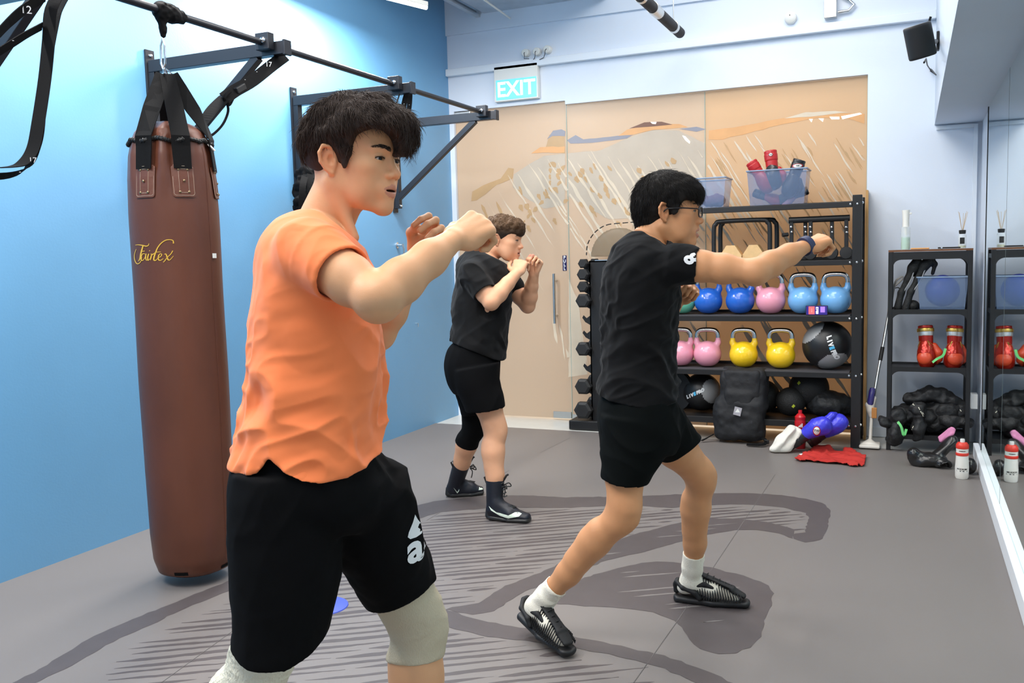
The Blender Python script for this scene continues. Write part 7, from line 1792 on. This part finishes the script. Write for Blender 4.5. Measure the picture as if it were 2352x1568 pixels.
# metallic red gloves with gold bands
G_met = mat('glove_metal_red', srgb(170, 34, 18), .25, metal=.45, coat=.3); G_orr = GR('glove_orange', srgb(204, 70, 36), .4); M_gold = mat('gold_foil', srgb(216, 178, 90), .28, metal=.9)
M_silv = mat('silver_foil', srgb(214, 214, 210), .3, metal=.7)
def redglove(px, lab, fwd, up):
    o = at_(px, 800, 6.76, .575 + .198)
    t = glove('boxing_glove', lab, o, fwd, up, 1.0, G_met, G_met, G_orr, 'red and gold boxing gloves', None, h=.005, stripe=M_silv, cuff=.075)
    fr = Fr(o, fwd, up, 1.0); S = Sdf(); S.ec(fr.p(-.058, 0, 0), fr.p(-.036, 0, 0), (.0455, .0560), (.0455, .0560), fr.R[:, 2], 0, cap=.003); sdf_obj('gold_band', S, .0035, M_gold, t)
    S = Sdf(); S.el(fr.p(.145, 0, .035), np.array((.05, .05, .03)) , fr.R); sdf_obj('knuckle_pad', S, .005, G_orr, t)
    for q in (-1, 1): MB().tube([fr.p(.03, q * .025, .040), fr.p(.10, q * .048, .030), fr.p(.06, q * .050, .012), fr.p(.03, q * .025, .040)], .0022, 5).build('gold_piping', M_gold, t)
    return t
redglove(2126, 'red boxing glove with gold and silver bands, left of the pair', (.05, -.18, -1), (-.35, -.9, .1))
redglove(2192, 'red boxing glove with gold and silver bands, right of the pair', (-.03, -.15, -1), (.25, -.95, .1))
M_grn = mat('green_ribbon', srgb(110, 205, 120), .5)
t = MB().strap(smooth_path([at_(2172, 800, 6.66), at_(2166, 816, 6.655), at_(2152, 824, 6.65), at_(2142, 832, 6.66)]), .016, .002, V3(.2, .1, 1)).build('green_lace', M_grn); tag(t, 'bright green ribbon tying the two red gloves together', 'ribbon')
# heap of black training gear at the bottom
def lump(name, lab, els, seed, group='black training gear heap', m=None, h=.009, amp=.010, cat='training gear'):
    S = Sdf()
    for c_, r_3, k in els: S.el(c_, r_3, None, k)
    lowz = min(c_[2] - r_3[2] for c_, r_3, k in els); S.pl(V3(0, 0, max(lowz + .01, .001)), -Z, .006)
    t = sdf_obj(name, S, h, m or M_gear, None, disp=lambda V, N: amp * fbm(V * 24, 3, seed) + folds(V, V3(.9, .1, .5), (16, 4), .011 if h > .008 else .005, seed), sm=1); return tag(t, lab, cat, group)
M_gear = mat('black_gear', (0.010, 0.010, 0.011), .6, bump=.3, bscale=90)
zB = .118
A = lambda x, y, Y=6.76: onY(x, y, Y)
lump('shin_guard', 'long black padded guard across the top of the gear heap', [(A(2095, 915), (.06, .06, .040), .02), (A(2140, 905), (.10, .07, .050), .04), (A(2180, 920), (.08, .06, .050), .04), (A(2205, 945), (.05, .06, .05), .04)], 1)
lump('shin_guard', 'black padded guard sticking out left of the shelf', [(A(2035, 968, 6.66), (.05, .06, .035), .02), (A(2075, 950, 6.70), (.09, .07, .055), .04), (A(2120, 955, 6.74), (.10, .08, .06), .04)], 2)
lump('shin_guard', 'black padded guard sticking out right toward the mirror', [(A(2220, 970, 6.68), (.045, .05, .032), .02), (A(2180, 965, 6.72), (.09, .07, .05), .04), (A(2140, 975, 6.76), (.09, .08, .05), .04)], 3)
lump('training_glove', 'upright black glove at the bottom left of the small shelf', [(A(2058, 1000, 6.62) , (.052, .05, .075), .02), (A(2060, 960, 6.64), (.055, .05, .06), .03)], 4)
lump('training_glove', 'black glove with cream marks hanging down in the middle of the gear heap', [(A(2110, 985, 6.64), (.045, .05, .085), .02), (A(2108, 940, 6.66), (.055, .05, .05), .03)], 5)
lump('gear_bag', 'black soft bag filling the back of the gear heap', [(V3(.10, 6.80, .20), (.22, .11, .11), .02), (V3(.24, 6.78, .26), (.10, .10, .10), .04)], 6)
M_wl = mat('cream_print', srgb(226, 220, 200), .5)
def mark(px, py, Y, body, s_, rot_, lab):
    c_ = onY(px, py, Y); n_ = nrm(V3(0, 0, CAMH) - c_); ux = nrm(np.cross(Z, n_)); uy = np.cross(n_, ux); u2 = ux * math.cos(rot_) + uy * math.sin(rot_); v2 = -ux * math.sin(rot_) + uy * math.cos(rot_)
    best = None
    for ob in [q for q in C.objects if q.name.startswith(('shin_guard', 'training_glove', 'gear_bag', 'leather_glove'))]:
        if ob.type != 'MESH': continue
        bt = BVHTree.FromPolygons([v.co for v in ob.data.vertices], [p.vertices for p in ob.data.polygons]); hh = bt.ray_cast(Vector((0, 0, CAMH)), Vector(nrm(c_ - V3(0, 0, CAMH))), 9)
        if hh[0] is not None and (best is None or hh[3] < best[0]): best = (hh[3], ob, bt, np.array(hh[0]))
    if best:
        V_, F_ = text_mesh(body, s_, bold=.0008); decal('lettering', V_, F_, best[3], u2, v2, best[2], M_wl, best[1], lift=.004, cuts=1)
mark(2116, 945, 0 or 6.6, '-- -=-', .032, -1.1, ''); mark(2096, 928, 6.6, '-=-', .024, -.35, ''); mark(2094, 985, 6.6, '=- --', .026, 1.2, ''); mark(2207, 942, 6.6, '--', .024, -.9, ''); mark(2062, 972, 6.6, '-', .024, .2, '')
t = MB().strap(smooth_path([A(2062, 968, 6.56), A(2070, 980, 6.55), A(2076, 1000, 6.55), A(2082, 985, 6.555)]), .016, .002, V3(1, 0, .2)).build('green_lace', M_grn); tag(t, 'bright green tab hanging from the gear heap', 'ribbon')
# leather gloves on the mat
G_lea = mat('black_leather_glove', (0.012, 0.011, 0.011), .28, coat=.2, bump=.12, bscale=60)
g1 = onZ(2150, 1072)
lump('leather_glove', 'shiny black leather glove lying on the mat, cuff toward the mirror', [(onY(2098, 1048, 6.2) + V3(0, 0, .01), (.040, .05, .045), .02), (onY(2112, 1062, 6.2), (.055, .05, .030), .03), (onY(2140, 1055, 6.2), (.09, .06, .042), .04)], 7, 'leather gloves on the mat', G_lea, .006, .003, 'boxing glove')
gl_ = Sdf(); a_ = onY(2150, 1050, 6.22); b_ = onY(2186, 1012, 6.26); gl_.ec(a_, b_, (.030, .05), (.036, .052), V3(-.6, 0, .6), .02); gl_.ec(a_ + V3(-.02, 0, -.01), onY(2175, 1072, 6.14), (.035, .04), (.038, .045), Z, .03, cap=.01); gl_.ec(onY(2166, 1068, 6.15), onY(2186, 1082, 6.08), (.024, .03), (.030, .034), Z, .004, -1, cap=.01); gl_.pl(V3(0, 0, .009), -Z, .005)
t = sdf_obj('leather_glove', gl_, .006, G_lea, None, disp=lambda V, N: folds(V, V3(.8, 0, .5), (24, 4), .003, 3)); tag(t, 'shiny black leather glove lifted on the other one, cuff open to the room', 'boxing glove', 'leather gloves on the mat')
S = Sdf(); a_ = onY(2160, 1008, 6.28); b_ = onY(2184, 990, 6.28); S.ec(a_, b_, (.012, .03), (.016, .04), V3(-.5, -.3, .7), .01); S.rc(b_, b_ + V3(.012, 0, .012), .02, .014, .01)
t = sdf_obj('pink_cloth', S, .004, mat('pink_fabric', srgb(206, 130, 168), .8), None, disp=lambda V, N: folds(V, V3(.6, 0, .8), (36, 5), .006, 6)); tag(t, 'pink cloth sticking up from the black leather glove', 'cloth')
# white sports bottle
c = onZ(2209, 1098); c[2] = 0; t = thing('sports_bottle', 'white squeeze bottle with red cap standing on the mat by the mirror', 'bottle', c)
M_wb = mat('bottle_white', srgb(224, 220, 212), .35); M_rc = mat('cap_red', srgb(214, 58, 44), .35)
MB().lathe([(.001, .0), (.033, .001), (.037, .012), (.038, .07), (.035, .12), (.034, .142)], c, 32).lathe([(.0335, .158), (.034, .175), (.034, .182)], c, 32).build('body', M_wb, t)
MB().lathe([(.0345, .140), (.036, .144), (.036, .154), (.0345, .158)], c, 32).lathe([(.034, .182), (.036, .186), (.035, .205), (.026, .218), (.014, .220)], c, 32).build('cap', M_rc, t)
MB().lathe([(.013, .218), (.013, .236), (.011, .240), (.001, .240)], c, 18).build('spout', mat('spout_clear', srgb(214, 214, 210), .2), t)
n_ = nrm(V3(-c[0], -c[1], 0)); ux = nrm(np.cross(Z, n_))
btc = BVHTree.FromPolygons([v.co for v in t.children[0].data.vertices], [p.vertices for p in t.children[0].data.polygons])
bo_ = t.children[0]
V_, F_ = text_mesh('PODIUM', .014, bold=.0004); decal('lettering', V_, F_, c + Z * .062, ux, Z, btc, M_wire, bo_, lift=.001)
decal('stripe', [(-.028, -.003), (.028, -.003), (.028, .002), (-.028, .002)], [(0, 1, 2, 3)], c + Z * .051, ux, Z, btc, M_wire, bo_, lift=.001, cuts=2)
V_, F_ = text_mesh('CAMELBAK', .007, bold=.0004); decal('lettering', V_, F_, c + Z * .170, ux, Z, btc, M_wire, bo_, lift=.001)
# black helmet strap behind the bottle
S = Sdf(); p0 = onZ(2228, 1092) + V3(.0, .05, 0); p0[0] = min(p0[0], .345); S.el(p0 + Z * .05, (.04, .05, .05)); S.pl(V3(0, 0, .002), -Z, .005); t = sdf_obj('glove_cuff', S, .006, G_lea); tag(t, 'round black glove end between the white bottle and the mirror', 'boxing glove')
# spray mop
c = onZ(1998, 1022); c[1] = 6.70; c[0] = onY(1998, 1015, 6.70)[0]
mp = thing('spray_mop', 'white spray mop leaning on the wall left of the small shelf', 'mop', (c[0], c[1], 0))
M_mop = mat('mop_white', srgb(222, 216, 206), .4)
S = Sdf(); S.bx(V3(c[0], 6.68, .018), (.135, .16, .022), None, .008); S.ec(V3(c[0], 6.68, .028), V3(c[0] + .002, 6.69, .055), (.05, .05), (.014, .014), (1, 0, 0), .03, cap=.01); S.pl(V3(0, 0, .001), -Z, .003); sdf_obj('head', S, .005, M_mop, mp)
j0 = V3(c[0] + .003, 6.69, .06); j1 = at_(2002, 955, 6.72); j2 = at_(2006, 915, 6.74); top_ = at_(2052, 660, 6.97)
MB().tube([j0, j0 * .5 + j1 * .5, j1], .012, 10).build('neck', M_mop, mp)
S = Sdf(); S.rc(j1, at_(1996, 930, 6.72), .018, .026, .02); S.rc(at_(2000, 940, 6.72), j2, .020, .022, .02); sdf_obj('tank_holder', S, .004, M_mop, mp)
MB().lathe([(.018, 0), (.022, .01), (.022, .10), (.018, .12), (.008, .125)], at_(1998, 930, 6.71), 18, nrm(top_ - j1)).build('tank', mat('tank_blue', srgb(52, 44, 120), .2, alpha=.85), mp)
MB().box(at_(2008, 948, 6.70), (.034, .016, .075), None, .004).build('wood_grip', mat('mop_wood', srgb(190, 130, 70), .6), mp)
MB().tube([j2, top_], .0095, 12).build('pole', M_steel, mp)
g0_ = j2 + (top_ - j2) * .34; MB().tube([g0_, g0_ + (top_ - j2) * .12], .0135, 12).build('sleeve_grip', M_wire, mp)
MB().tube([top_ - (top_ - j2) * .22, top_], .0125, 12).tube(smooth_path([top_, top_ + V3(.02, 0, .05), top_ + V3(.055, 0, .075), top_ + V3(.060, 0, .062), top_ + V3(.03, 0, .030), top_]), .007, 8).build('handle', M_mop, mp)
MB().tube([top_ + V3(.005, 0, -.005), top_ + V3(.03, -.01, .0), top_ + V3(.05, -.01, -.012)], .004, 6).build('trigger', M_wire, mp)
